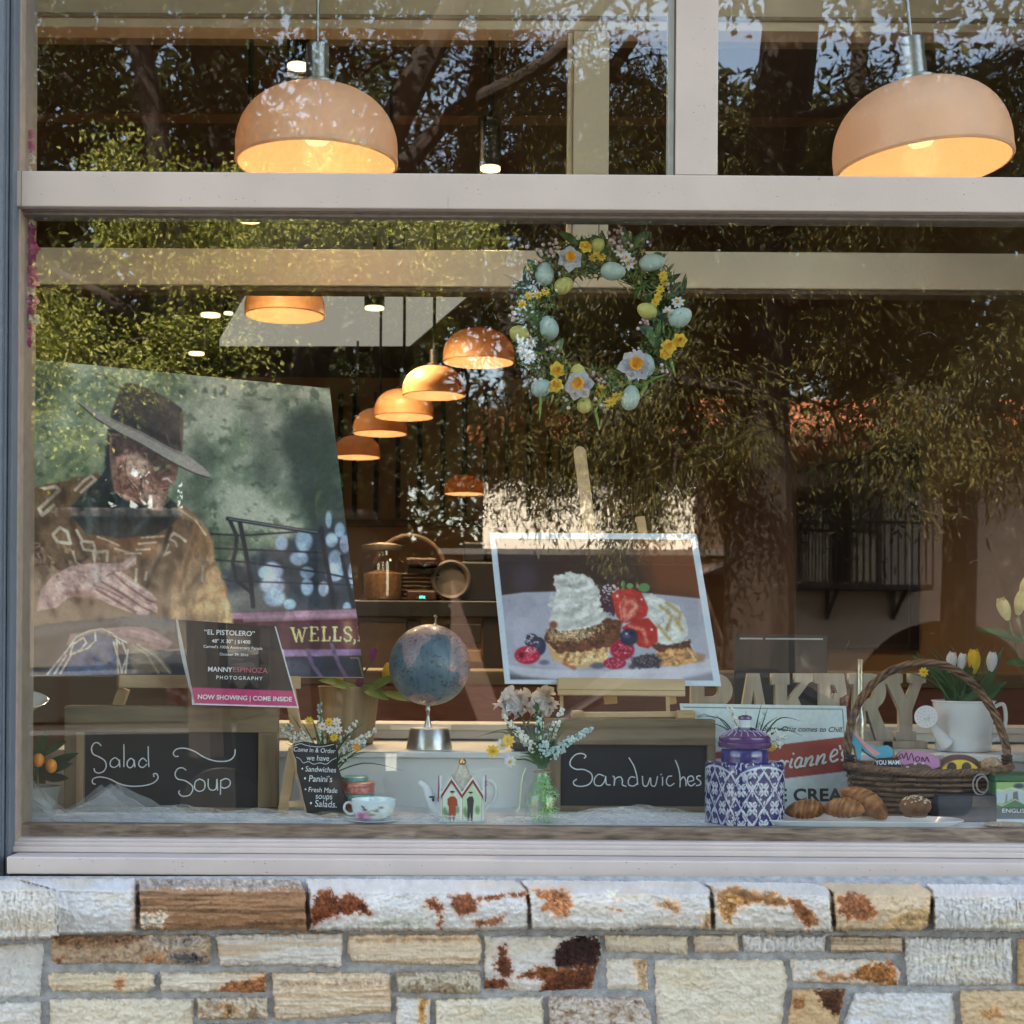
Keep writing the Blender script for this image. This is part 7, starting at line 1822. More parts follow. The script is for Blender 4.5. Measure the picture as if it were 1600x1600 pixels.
b = MB()
for i in range(70):
    a = rnd(0, 6.28); t = rnd(.1, 1.35); d = Vector((math.sin(t) * math.cos(a), math.sin(t) * math.sin(a), math.cos(t)))
    q = cm + Vector((d.x * .0415, d.y * .0415, .028 + d.z * .0265)); b.ell(q, (.0032, .0022, .0012), Vector((0, 0, 1)).rotation_difference(d).to_matrix(), n=7, m=5)
b.build('oat_flakes', mat('oat_flake', (0.66, 0.56, 0.40), .8), mu)
# stone slab and biscuit, green tin at the right end
sl_ = thing('slate_block', 'dark grey slate block behind the muffin', 'block', P(1500, 1276, .26))
b = MB(); b.box(P(1462, 1270, .22).x, P(1556, 1270, .22).x, .20, .31, ZD + .0008, P(1500, 1243, .20).z); b.build('block', mat('slate_grey', (0.05, 0.052, 0.065), .6, var=.5, scale=14, stretch=(.3, 1, 3)), sl_, smooth=False, bevel=.004)
bs = thing('flat_biscuit', 'pale crumbly flat biscuit lying at the right end of the ledge', 'biscuit', P(1565, 1284, .10))
b = MB(); c = P(1572, 1283, .10); b.ell(Vector((c.x, .10, ZD + .0075)), (.058, .035, .007), n=34, m=10); b.v = [tuple(Vector(v) + rvec() * .0009) for v in b.v]; b.build('crumb', mat('pale_crumb', (0.42, 0.36, 0.28), .9, var=.35, scale=140, bump=.5), bs)
yn = .20; tn = thing('square_tin', 'square green tea tin printed with a garden scene', 'tin', P(1590, 1272, yn))
tnp = Plane(1590, 1260, yn, 0, 0)
x0, x1 = P(1556, 1240, yn).x, P(1640, 1240, yn).x; zt2_ = P(1590, 1222, yn).z
MB().box(x0, x1, yn + .0012, yn + .12, ZD + .0005, zt2_).build('body', mat('tin_green', (0.10, 0.26, 0.14), .3), tn, smooth=False, bevel=.003)
MB().box(x0 - .003, x1 + .003, yn - .002, yn + .123, zt2_ + .0005, zt2_ + .018).build('lid', mat('tin_dark_green', (0.03, 0.12, 0.06), .3), tn, smooth=False, bevel=.003)
pzb = 1000 + (HC - ZD) * FPX / (D + yn) + TH * 790
def paint_tin(p):
    p.C[:] = (168, 184, 190)
    p.poly([(1550,1218),(1650,1218),(1650,1233),(1610,1238),(1590,1230),(1572,1236),(1550,1230)], (142, 172, 110), 1.2, 3, .2)
    p.poly([(1550,1252),(1565,1258),(1585,1248),(1605,1258),(1650,1250),(1650,1262),(1550,1262)], (82, 124, 86), 1.2, 3, .2)
    p.poly([(1550,1261),(1650,1261),(1650,1280),(1550,1280)], (70, 84, 92), .6)
    p.stroke([(1572,1252),(1573,1242)], 2.6, (128, 122, 112), .6); p.poly([(1582,1256),(1583,1238),(1590,1236),(1592,1256)], (110, 106, 104), .8); p.ell(1592, 1228, 8, 4, (60, 70, 90), .4)
    p.stroke([(1552,1232),(1565,1236),(1580,1231),(1600,1238),(1640,1232)], 1.6, (206, 206, 150), .6); p.stroke([(1552,1254),(1566,1259),(1586,1249),(1606,1259)], 1.4, (196, 200, 150), .6)
canvas('label', tnp, [(1557, 1222), (1639, 1222), (1639, pzb - 1), (1557, pzb - 1)], 1.2, paint_tin, tn, vcmat('tin_print', .3, .5), 1.2)
text('lettering', 'ENGLISH TEA', tnp, (1566, 1269.5), (1632, 1270), m_txt, tn, hs=.8)

# ------------------------------------------------------------------ left end: kumquat, dish, garland, tulle
ykq = .22; kk_ = k_at(ykq)
ckq = Vector((P(60, 1272, ykq).x, ykq, ZD + .001))
kq_ = thing('kumquat_plant', 'small potted kumquat with two orange fruits and dark leaves', 'plant', ckq)
hk = P(60, 1228, ykq).z - ckq.z
MB().lathe([(24 * kk_, 0), (26 * kk_, .003), (33 * kk_, hk - .004), (35 * kk_, hk - .003), (35 * kk_, hk), (31 * kk_, hk), (28 * kk_, hk * .8), (.001, hk * .8)], ckq, 40).build('pot', mat('grey_pot', (0.24, 0.24, 0.21), .6), kq_)
for px, py in ((60, 1188), (80, 1197)): MB().ell(P(px, py, ykq - .04), (.0155, .0155, .019), n=16, m=12).build('fruit', mat('kumquat_skin', (0.75, 0.26, 0.015), .4, var=.12, scale=60, bump=.15), kq_)
for px, py, qx, qy, wd in ((60,1205,118,1176,.03),(55,1190,72,1138,.03),(50,1215,28,1180,.035),(60,1210,110,1192,.025),(50,1215,40,1250,.03),(55,1200,30,1165,.03),(65,1180,100,1158,.022),(48,1222,22,1218,.035),(70,1215,104,1215,.025)):
    a = P(px, py, ykq); c = P(qx, qy, ykq - .04); b = MB(); b.leaf(a, c - a, (c - a).length, wd, (rnd(-.3, .3), -1, .3), .12, 7, .2); b.build('leaf', m_leafd if py > 1200 else m_leaf, kq_)
MB().tube(cr([ckq + Vector((0, 0, hk * .8)), P(58, 1205, ykq), P(64, 1170, ykq)], 4), .004, 7).build('stem', m_stem, kq_)
ydh = .34; dh = thing('white_dish', 'white porcelain dish edge showing beside the jamb above the kumquat', 'dish', P(30, 1105, ydh))
b = MB(); c = P(24, 1096, ydh)
b.lathe([(.001, -.024), (.05, -.02), (.088, .008), (.085, .009), (.048, -.014), (.001, -.018)], c, 44, axis=(.12, -.25, 1)); b.build('dish', m_porc, dh)
b = MB(); b.lathe([(.03, .001), (.034, .004), (.022, .03), (.02, c.z - ZD - .03)], (c.x, ydh, ZD), 24); b.build('stand', mat('grey_pot', (0, 0, 0)), dh)
# garland hanging inside the left jamb
yga = .035
ga = thing('flower_garland', 'string of pink, magenta and cream silk flowers hanging down the left jamb', 'garland', P(36, 430, yga))
MB().tube(cr([P(33, 190, yga), P(36, 300, yga), P(33, 420, yga), P(37, 560, yga)], 6), .002, 6).build('cord', m_stem, ga)
for i, (px, py, m_, r_) in enumerate(((35,228,m_pink,.026),(37,248,m_crm,.022),(36,210,m_pink,.02),(33,264,m_crm,.016),(34,345,m_crm,.024),(37,360,m_mag,.026),(35,380,m_mag,.027),(44,390,m_pink,.022),(36,405,m_mag,.026),(38,425,m_pink,.03),(42,440,m_pink,.026),(35,455,m_crm,.028),(40,470,m_pink,.026),(38,490,m_mag,.022),(44,500,m_crm,.024),(36,515,m_pink,.022),(34,535,m_mag,.018),(36,300,m_pink,.024),(36,322,m_mag,.022))):
    c = P(px + 9, py, yga); b = MB()
    for lay, (op, ln) in enumerate(((.95, 1.0), (.7, .8), (.45, .6))): petals(b, c + FWD * .003 * lay, (rnd(-.3, .6), -1, rnd(-.3, .3)), 6, r_ * ln * .8, r_ * .7 * ln, op, .15, .3)
    b.build('bloom', m_, ga)
# tulle heaped along the front of the deck
tu = thing('tulle_cloth', 'sheer white tulle crumpled along the front of the display shelf', 'cloth', P(300, 1285, .08))
m_tul = bpy.data.materials.new('white_tulle'); m_tul.use_nodes = True
t_ = m_tul.node_tree; N_ = t_.nodes; Lk = t_.links; pb = N_['Principled BSDF']; pb.inputs['Base Color'].default_value = (.78, .80, .82, 1); pb.inputs['Roughness'].default_value = .8
trn = N_.new('ShaderNodeBsdfTransparent'); mxs = N_.new('ShaderNodeMixShader'); lw = N_.new('ShaderNodeLayerWeight'); lw.inputs['Blend'].default_value = .35
mr = N_.new('ShaderNodeMath'); mr.operation = 'MULTIPLY_ADD'; mr.inputs[1].default_value = .65; mr.inputs[2].default_value = .16
Lk.new(lw.outputs['Facing'], mr.inputs[0]); Lk.new(mr.outputs[0], mxs.inputs[0]); Lk.new(trn.outputs[0], mxs.inputs[1]); Lk.new(pb.outputs[0], mxs.inputs[2]); Lk.new(mxs.outputs[0], N_['Material Output'].inputs['Surface'])
hx = [25, 60, 90, 120, 150, 185, 215, 245, 290, 350, 420, 500, 560, 620, 680, 760, 820, 900, 960, 1010, 1060, 1100]
hy = [1225, 1228, 1258, 1277, 1262, 1231, 1255, 1270, 1266, 1276, 1272, 1281, 1284, 1282, 1279, 1284, 1281, 1276, 1267, 1262, 1268, 1280]
for lay in range(3):
    nx, nz_ = 300, 26
    xs = np.linspace(25, 1105, nx); U, S = np.meshgrid(xs, np.linspace(0, 1, nz_), indexing='xy')
    topy = np.interp(xs + lay * 23 + 8 * np.sin(xs * .02 + lay), hx, hy) + 5 * lay + 9 * (fbm(xs * .03, xs * 0 + lay, 3, 3) - .5)
    ztop = np.maximum(0.004, (1293 + 1 - topy) * k_at(.1)); zz = ZD + .002 + ztop[None, :] * S ** 1.1
    yy = .075 + .035 * lay + .10 * (1 - S) * (0.2) + .035 * S * (fbm(U * .02, S * 1.5, lay, 3)) + .028 * (fbm(U * .05 + S * .8, S * 2.5 + lay, 4, 4) - .5)
    pos = np.stack([(U - 800) * k_at(.1), yy, zz], -1)
    npmesh('fold', pos.reshape(-1, 3), gridfaces(nx, nz_), m_tul, tu)
b = MB(); b.box(P(26, 1290, .06).x, 2.0, .056, .30, ZD + .0004, ZD + .0012); b.build('spread', mat('white_tulle_flat', (.62, .66, .68), .9, var=.1, scale=8, bump=.4), tu, smooth=False)

# ------------------------------------------------------------------ Easter wreath
yw = .10; kw = k_at(yw); cw = P(935, 507, yw)
wr = thing('easter_wreath', 'round twig wreath with speckled blue and yellow eggs, daffodils and berries', 'wreath', cw)
b = MB()
for i in range(460):
    a0 = rnd(0, 6.28); span = rnd(.7, 2.0); r0_ = rnd(84, 126); r1_ = r0_ + rnd(-16, 16); dy = rnd(-.02, .02); pts = []
    for s_ in range(9):
        t = s_ / 8; a = a0 + span * t; rr_ = r0_ + (r1_ - r0_) * t + 4 * math.sin(9 * t + i)
        pts.append(cw + Vector((rr_ * math.cos(a) * kw, dy + .004 * math.sin(7 * t + i), rr_ * math.sin(a) * kw)))
    b.tube(pts, rnd(.0010, .0027), 5)
for i in range(170):
    a = rnd(0, 6.28); rr_ = rnd(92, 120); d = Vector((math.cos(a + rnd(-.9, .9)), rnd(-.4, .1), math.sin(a + rnd(-.9, .9))))
    if rnd(0, 1) < .3: d = -d
    p0 = cw + Vector((rr_ * math.cos(a) * kw, rnd(-.02, .01), rr_ * math.sin(a) * kw)); L_ = rnd(20, 46) * kw
    b.tube([p0, p0 + d * L_ * .5 + rvec() * .006, p0 + d * L_], [.0012, .0009, .0005], 4)
b.build('twig_ring', mat('dark_twig', (0.035, 0.022, 0.014), .8, var=.4, scale=90), wr)
def egg(px, py, w_, h_, ang, m_):
    c = P(px, py, yw - .045); rm = Matrix.Rotation(R(ang), 3, 'Y')
    MB().ell(c, (w_ * .5 * kw, w_ * .5 * kw, h_ * .5 * kw), rm, 24, 16, .12).build('egg', m_, wr)
def eggmat(name, c1, c2):
    m = mat(name, c1, .55, col2=c2, scale=90, bump=.1); return m
m_eb = mat('speckled_blue_egg', (0.36, 0.48, 0.44), .55, var=.10, scale=12); m_ey = mat('speckled_yellow_egg', (0.46, 0.43, 0.12), .55, var=.14, scale=14)
for m_ in (m_eb, m_ey):
    t_ = m_.node_tree; vz = t_.nodes.new('ShaderNodeTexVoronoi'); vz.inputs['Scale'].default_value = 260; tc = t_.nodes.new('ShaderNodeTexCoord'); t_.links.new(tc.outputs['Object'], vz.inputs['Vector'])
    rp = t_.nodes.new('ShaderNodeValToRGB'); rp.color_ramp.elements[0].color = (.35, .3, .2, 1); rp.color_ramp.elements[1].color = (1, 1, 1, 1); rp.color_ramp.elements[0].position = .12; rp.color_ramp.elements[1].position = .28
    t_.links.new(vz.outputs['Distance'], rp.inputs['Fac']); mxc = t_.nodes.new('ShaderNodeMix'); mxc.data_type = 'RGBA'; mxc.blend_type = 'MULTIPLY'; mxc.inputs[0].default_value = .8
    src = t_.nodes['Principled BSDF'].inputs['Base Color'].links[0].from_socket
    t_.links.new(src, mxc.inputs[6]); t_.links.new(rp.outputs['Color'], mxc.inputs[7]); t_.links.new(mxc.outputs[2], t_.nodes['Principled BSDF'].inputs['Base Color'])
for e in ((851,428,29,37,5),(958,424,28,39,95),(1019,410,27,41,82),(857,512,30,38,-20),(1063,496,30,38,60),(1008,572,30,38,10),(846,606,28,33,70),(985,621,28,40,10)): egg(*e, m_eb)
for e in ((881,446,25,31,60),(934,383,21,24,40),(1011,486,25,32,-65),(811,522,27,31,-70),(903,583,25,28,0),(913,633,23,25,0)): egg(*e, m_ey)
for px, py, r_ in ((905,602,25),(992,572,27),(890,405,21)): daffodil(P(px, py, yw - .075), (rnd(-.3, .3), -1, rnd(-.1, .25)), r_ * kw, wr)
for px, py, r_ in ((915,386,12),(870,578,13),(868,602,13),(1045,542,13),(1062,532,12),(1040,552,11)): daffodil(P(px, py, yw - .06), (rnd(-.4, .4), -1, rnd(-.2, .4)), r_ * kw, wr, m_yel, m_ora)
for px, py in ((816,475),(826,462),(840,460),(852,455),(932,398),(926,402),(940,402),(1036,430),(1038,440),(1032,452),(1028,464),(1024,472),(955,628),(962,620),(950,630),(972,618),(938,608),(940,615)): daisy(P(px, py, yw - .05), (rnd(-.3, .3), -1, rnd(-.3, .3)), 8 * kw, wr, m_yel, m_ora)
for px, py in ((970,394),(982,412),(978,402),(1043,488),(1059,472),(828,555),(815,545),(830,535)): daisy(P(px, py, yw - .05), (rnd(-.4, .4), -1, rnd(-.2, .3)), 11 * kw, wr, m_whi, m_ora)
for px, py, qx, qy, wd in ((985,385,1012,365,18),(975,382,985,368,14),(820,470,845,510,24),(845,520,835,495,22),(1030,530,1005,512,22),(1032,545,1015,520,18),(940,600,985,592,20),(1066,460,1072,432,9),(824,455,820,420,12),(1025,505,1040,492,14),(855,540,848,505,18),(960,595,1000,600,14),(905,395,915,410,12),(1000,370,992,382,12),(870,590,845,575,9),(1050,520,1060,505,8)):
    a = P(px, py, yw - .035); c = P(qx, qy, yw - .06); b = MB(); b.leaf(a, c - a, (c - a).length * 1.15, wd * kw, (rnd(-.4, .4), -1, rnd(-.2, .3)), .15, 7, .2); b.build('leaf', m_leaf if rnd(0, 1) < .6 else m_leafd, wr)
b = MB()
for px, py, qx, qy in ((846,615,843,660),(930,640,936,672),(945,610,928,650),(1046,560,1056,590),(1000,620,1014,598),(1000,605,1040,585)): blade(b, P(px, py, yw - .05), P(qx, qy, yw - .06), 5 * kw, .004)
b.build('grass_blade', m_leafl, wr)
b = MB()
for i in range(2400):
    a = rnd(0, 6.28); rr_ = rnd(78, 132); p0 = cw + Vector((rr_ * math.cos(a) * kw, rnd(-.05, -.01), rr_ * math.sin(a) * kw)); d = rvec(); d.y = min(d.y, .2)
    b.leaf(p0, d, rnd(8, 20) * kw, rnd(1.5, 5) * kw, rvec(), .2, 3, .1)
b.build('moss_sprigs', mat('moss_sprig', (0.08, 0.15, 0.03), .6, var=.5, scale=60, trans=.2), wr)
m_ber = mat('pale_pink_berry', (0.56, 0.40, 0.42), .35, var=.25, scale=50)
for px, py, n_, s_ in ((850,400,22,18),(868,388,10,10),(965,375,26,16),(972,362,10,8),(803,495,12,9),(937,592,14,12),(1008,505,9,9),(862,547,10,10),(985,405,10,8),(1046,455,8,8),(890,632,8,10),(940,635,10,12),(990,550,8,9),(835,600,8,9),(1035,575,8,8)):
    b = MB()
    for i in range(n_): b.ell(P(px + random.gauss(0, s_ * .6), py + random.gauss(0, s_ * .6), yw - rnd(.03, .06)), rnd(2.0, 3.2) * kw, n=8, m=6)
    b.build('berry_cluster', m_ber, wr)
for i in range(80):
    a = rnd(0, 6.28); rr_ = rnd(84, 124); p0 = cw + Vector((rr_ * math.cos(a) * kw, rnd(-.05, -.02), rr_ * math.sin(a) * kw)); d = Vector((math.cos(a + rnd(-1.6, 1.6)), rnd(-.5, .1), math.sin(a + rnd(-1.6, 1.6))))
    b = MB(); b.leaf(p0, d, rnd(22, 40) * kw, rnd(9, 17) * kw, (rnd(-.5, .5), -1, rnd(-.4, .4)), rnd(.05, .3), 7, .25); b.build('leaf', m_leafd if i % 3 else m_leaf, wr)
MB().tube([cw + Vector((0, .0, 118 * kw)), P(936, 330, yw)], .0012, 5).build('hanging_wire', m_blackm, wr)
# ------------------------------------------------------------------ across the street: what the pane mirrors
def mx(px, L): return MR(px, 800, L).x
def mz(py, L): return MR(800, py, L).z
m_white = mat('sunlit_white_stucco', (0.80, 0.72, 0.58), 0.85, var=0.04, scale=2, bump=0.2)
m_pink = mat('pink_grey_stucco', (0.42, 0.34, 0.285), 0.9, var=0.08, scale=1.5, bump=0.2)
m_tile = mat('terracotta_tiles', (0.50, 0.17, 0.07), 0.8, var=0.35, scale=4, bump=0.3)
m_dkw = mat('dark_window_glass', (0.02, 0.022, 0.026), 0.08, spec=0.6)
m_iron = mat('wrought_iron', (0.006, 0.005, 0.005), 0.5)
def tiled(b, x0, x1, yl, zl, yh, zh, n):
    """rows of half-round tiles running up a roof slope"""
    for i in range(n):
        x = x0 + (x1 - x0) * (i + 0.5) / n
        b.tube([(x, yl, zl), (x, (yl + yh) / 2, (zl + zh) / 2), (x, yh, zh)], (x1 - x0) / n * 0.52, 8)
# white house, in full sun
L = 21.0
wh = thing('white_house', 'sunlit white house with an orange tiled roof across the street', 'house', (mx(950, L), -L, 0))
x0, x1 = mx(755, L), mx(1175, L)
b = MB(); b.box(x0, x1, -L - 6, -L, 0.0, mz(690, L)); b.build('wall', m_white, wh, smooth=False)
b = MB(); tiled(b, x0 - 0.3, x1 + 0.3, -L + 0.5, mz(692, L), -L - 3, mz(640, L) + 0.4, 30); b.build('roof', m_tile, wh)
b = MB(); b.box(x0 - 0.6, x1 + 0.2, -L + 0.005, -L + 2.6, mz(880, L), mz(872, L)); b.build('canopy', mat('grey_canopy', (0.10, 0.09, 0.08), 0.7), wh, smooth=False)
b = MB(); b.box(x0 - 0.5, x1 + 0.1, -L + 0.003, -L + 0.20, 0.02, mz(882, L)); b.build('shop_base', mat('dark_brick', (0.09, 0.05, 0.04), 0.8, var=0.3, scale=20), wh, smooth=False)
for px in (1120,):
    f = MB().box(mx(px, L) - .35, mx(px, L) + .35, -L + 0.003, -L + 0.05, mz(840, L), mz(720, L)).build('window', mat('window_frame_brown', (0.10, 0.06, 0.04), 0.6), wh, smooth=False)
    MB().box(mx(px, L) - .28, mx(px, L) + .28, -L + 0.0505, -L + 0.055, mz(835, L), mz(725, L)).build('pane', m_dkw, f, smooth=False)
# pink house with arch, balcony and tiled eaves
L = 15.5
x0, x1 = mx(1140, L), mx(1760, L)
ph = thing('pink_house', 'pinkish stucco house with a wide arch, iron balcony and tiled eaves across the street', 'house', ((x0 + x1) / 2, -L, 0))
cx, rr, zt_ = mx(1478, L), mx(1478 + 152, L) - mx(1478, L), mz(965, L)
zs = zt_ - rr
pts = [(x0, 0), (cx - rr, 0)] + [(cx - rr * math.cos(PI * i / 24), max(0.02, zs + rr * math.sin(PI * i / 24))) for i in range(25)] + [(cx + rr, 0), (x1, 0), (x1, mz(705, L)), (x0, mz(705, L))]
b = MB(); b.prism([(p[0], -L, p[1]) for p in pts], (0, -0.45, 0)); b.build('wall', m_pink, ph, smooth=False)
b = MB(); b.box(x0, x1, -L - 3.2, -L - 3.0, 0, mz(705, L)); b.build('wall', mat('arch_back', (0.10, 0.06, 0.04), 0.9), ph, smooth=False)
b = MB(); b.box(x0 + 0.002, x1 - 0.002, -L - 3.0, -L - 0.451, mz(880, L), mz(872, L)); b.build('floor_slab', m_pink, ph, smooth=False)
b = MB(); tiled(b, x0 - 0.3, x1 + 0.3, -L + 0.7, mz(712, L), -L - 2.6, mz(640, L) + 0.5, 34); b.build('roof', m_tile, ph)
bl = MB(); ba, bb, zb_ = mx(1225, L), mx(1432, L), mz(913, L)
bl.box(ba, bb, -L + 0.003, -L + 0.8, zb_ - 0.06, zb_)
for px in (1292, 1395):
    x = mx(px, L); bl.beam((x, -L + 0.06, zb_ - 0.42), (x, -L + 0.06, zb_ - 0.061), 0.05, 0.05, (0, 1, 0)); bl.beam((x, -L + 0.06, zb_ - 0.38), (x, -L + 0.66, zb_ - 0.07), 0.04, 0.04)
by = -L + 0.78
bl.beam((ba, by, zb_ + 0.75), (bb, by, zb_ + 0.75), 0.04, 0.04)
n = 20
for i in range(n + 1):
    x = ba + (bb - ba) * i / n; bl.beam((x, by, zb_ + 0.001), (x, by, zb_ + 0.73), 0.018, 0.018)
bl.build('balcony', m_iron, ph, smooth=False)
for px, pw in ((1300, 78),):
    f = MB().box(mx(px - pw, L), mx(px + pw, L), -L + 0.003, -L + 0.04, zb_ + 0.01, zb_ + 1.25).build('window', mat('window_frame_brown', (0, 0, 0)), ph, smooth=False)
    MB().box(mx(px - pw + 6, L), mx(px + pw - 6, L), -L + 0.0405, -L + 0.045, zb_ + 0.06, zb_ + 1.18).build('pane', m_dkw, f, smooth=False)
# shop with a scalloped awning, on the left
L = 14.0
x0, x1 = mx(-420, L), mx(560, L)
sh = thing('awning_shop', 'beige shop house with a grey scalloped awning across the street', 'shop', ((x0 + x1) / 2, -L, 0))
MB().box(x0, x1, -L - 5, -L, 0, mz(815, L)).build('wall', mat('beige_stucco', (0.13, 0.105, 0.08), 0.9, var=0.08, scale=2), sh, smooth=False)
MB().box(x0 - .2, x1 + .2, -L - 5.1, -L + 0.25, mz(815, L) + 0.0005, mz(800, L)).build('parapet', mat('grey_canopy', (0, 0, 0)), sh, smooth=False, bevel=0.02)
ax0, ax1 = mx(200, L), mx(470, L)
za, zb2 = mz(1018, L), mz(1050, L - 1.2)
b = MB(); b.prism([(ax0, -L + 0.004, za), (ax1, -L + 0.004, za), (ax1, -L + 1.3, zb2), (ax0, -L + 1.3, zb2)], (0, 0, -0.03))
n = 11
for i in range(n):
    x = ax0 + (ax1 - ax0) * (i + 0.5) / n; w_ = (ax1 - ax0) / n / 2
    b.prism([(x - w_, -L + 1.301, zb2), (x + w_, -L + 1.301, zb2), (x + w_ * 0.8, -L + 1.301, zb2 - 0.13), (x + w_ * 0.3, -L + 1.301, zb2 - 0.19), (x - w_ * 0.3, -L + 1.301, zb2 - 0.19), (x - w_ * 0.8, -L + 1.301, zb2 - 0.13)], (0, 0.012, 0))
b.build('awning', mat('grey_awning', (0.16, 0.15, 0.135), 0.9), sh, smooth=False)
for px in (-140, 80, 330):
    f = MB().box(mx(px - 104, L), mx(px + 104, L), -L + 0.003, -L + 0.05, 0.4, mz(1062, L)).build('window', mat('window_frame_brown', (0, 0, 0)), sh, smooth=False)
    MB().box(mx(px - 98, L), mx(px + 98, L), -L + 0.0505, -L + 0.056, 0.5, mz(1068, L)).build('pane', m_dkw, f, smooth=False)

# ------------------------------------------------------------------ trees
def leafmat(name, c1, c2, c3, rough=0.5):
    m, t, b = newmat(name)
    g = t.nodes.new('ShaderNodeNewGeometry'); rp = t.nodes.new('ShaderNodeValToRGB')
    e = rp.color_ramp.elements; e[0].color = (*c1, 1); e[1].color = (*c3, 1); e[0].position = 0.0; e[1].position = 1.0
    k = e.new(0.55); k.color = (*c2, 1)
    t.links.new(g.outputs['Random Per Island'], rp.inputs['Fac']); t.links.new(rp.outputs['Color'], b.inputs['Base Color'])
    b.inputs['Roughness'].default_value = rough; b.inputs['Specular IOR Level'].default_value = 0.35
    tl = t.nodes.new('ShaderNodeBsdfTranslucent'); mx_ = t.nodes.new('ShaderNodeMixShader'); mx_.inputs[0].default_value = 0.3
    t.links.new(rp.outputs['Color'], tl.inputs['Color']); t.links.new(b.outputs[0], mx_.inputs[1]); t.links.new(tl.outputs[0], mx_.inputs[2])
    t.links.new(mx_.outputs[0], t.nodes['Material Output'].inputs['Surface'])
    return m
def leaves(centers, dirs, length, width, droop, spread, rng):
    """kite leaves: arrays of centres and twig directions -> V, F"""
    n = len(centers)
    d = dirs + rng.normal(0, spread, (n, 3)); d[:, 2] -= droop
    d /= np.linalg.norm(d, axis=1)[:, None]
    q = rng.normal(0, 1, (n, 3)); s = np.cross(d, q); s /= np.linalg.norm(s, axis=1)[:, None] + 1e-9
    ln = length * (0.6 + 0.8 * rng.random(n))[:, None]; wd = width * (0.7 + 0.6 * rng.random(n))[:, None]
    nn = np.cross(s, d)
    V = np.stack([centers, centers + d * ln * 0.5 - s * wd * 0.5 + nn * wd * 0.15, centers + d * ln - nn * ln * 0.12, centers + d * ln * 0.5 + s * wd * 0.5 + nn * wd * 0.15], 1)
    F = np.arange(4 * n).reshape(n, 4)
    return V.reshape(-1, 3), F
m_bark = mat('dark_bark', (0.028, 0.021, 0.016), 0.95, var=0.4, scale=14, bump=0.9, bscale=40, stretch=(1, 1, 0.25))
def grow(b, tips, p, d, ln, r, lvl, rng, droop=0.0, wob=0.35, split=3):
    pts = [Vector(p)]; d = Vector(d).normalized(); k = 5
    for i in range(k):
        d = (d + Vector(rng.normal(0, wob * 0.5, 3)) + Vector((0, 0, -droop))).normalized()
        pts.append(pts[-1] + d * ln / k)
    b.tube(pts, [r * (1 - 0.6 * i / k) for i in range(k + 1)], 7 if lvl > 1 else 5, caps=False)
    if lvl <= 1:
        for i in range(1, k + 1): tips.append((np.array(pts[i]), np.array(d)))
    if lvl > 0:
        for s_ in range(split):
            i = rng.integers(2, k + 1)
            nd = (d * 0.6 + Vector(rng.normal(0, 0.75, 3))).normalized()
            grow(b, tips, pts[i], nd, ln * rng.uniform(0.5, 0.75), r * 0.5 * (1 - 0.3 * i / k), lvl - 1, rng, droop, wob, split)
def tree(label, paths, seed, lm, nleaf, length, width, droop, spread, cr_extra=(), cat='tree', bare=(), lvl=2, ln=1.1, lshift=0.25, split=3, tdroop=0.0, shade_crownbox=None):
    rng = np.random.default_rng(seed)
    root = thing('street_tree', label, cat, (paths[0][0][0].x, paths[0][0][0].y, 0), 'street trees opposite the window')
    b = MB(); tips = []
    for pts, r0, r1 in paths:
        q = cr(pts, 5); n = len(q)
        b.tube(q, [r0 + (r1 - r0) * i / (n - 1) for i in range(n)], 10, caps=False)
    for (p, d, l_, r, lv) in cr_extra: grow(b, tips, p, d, l_, r, lv, rng, tdroop, split=split)
    b.build('trunk', m_bark, root)
    T = np.array([t[0] for t in tips]); DD = np.array([t[1] for t in tips])
    idx = rng.integers(0, len(T), nleaf)
    cen = T[idx] + rng.normal(0, lshift, (nleaf, 3)) * np.array([1, 1, 0.8])
    V, F = leaves(cen, DD[idx], length, width, droop, spread, rng)
    if shade_crownbox:
        # unseen crown top added for its shade, above what the pane mirrors
        x0, x1, y0, y1, z0, z1 = shade_crownbox; nb = 16000
        cen = np.stack([rng.uniform(x0, x1, nb), rng.uniform(y0, y1, nb), rng.uniform(z0, z1, nb)], 1)
        cc_ = np.array([(x0 + x1) / 2, (y0 + y1) / 2, (z0 + z1) / 2]); hf = np.array([x1 - x0, y1 - y0, z1 - z0]) / 2
        g = np.linalg.norm((cen - cc_) / hf, axis=1) < 1.05 + 0.2 * rng.random(nb); cen = cen[g]
        V2, F2 = leaves(cen, rng.normal(0, 1, (len(cen), 3)), 0.15, 0.085, 0.2, 0.6, rng)
        V = np.concatenate([V, V2]); F = np.concatenate([F, F2 + 4 * nleaf])
    npmesh('crown', V, F, lm, root, smooth=False)
    return root
m_oak = leafmat('oak_leaf', (0.09, 0.13, 0.025), (0.27, 0.29, 0.055), (0.50, 0.46, 0.11))
m_oakd = leafmat('dark_oak_leaf', (0.015, 0.025, 0.009), (0.035, 0.05, 0.015), (0.07, 0.085, 0.02))
m_cyp = leafmat('cypress_spray', (0.03, 0.034, 0.01), (0.09, 0.085, 0.022), (0.25, 0.20, 0.055))
m_cypd = leafmat('dark_cypress_spray', (0.03, 0.035, 0.012), (0.06, 0.065, 0.02), (0.12, 0.11, 0.035))
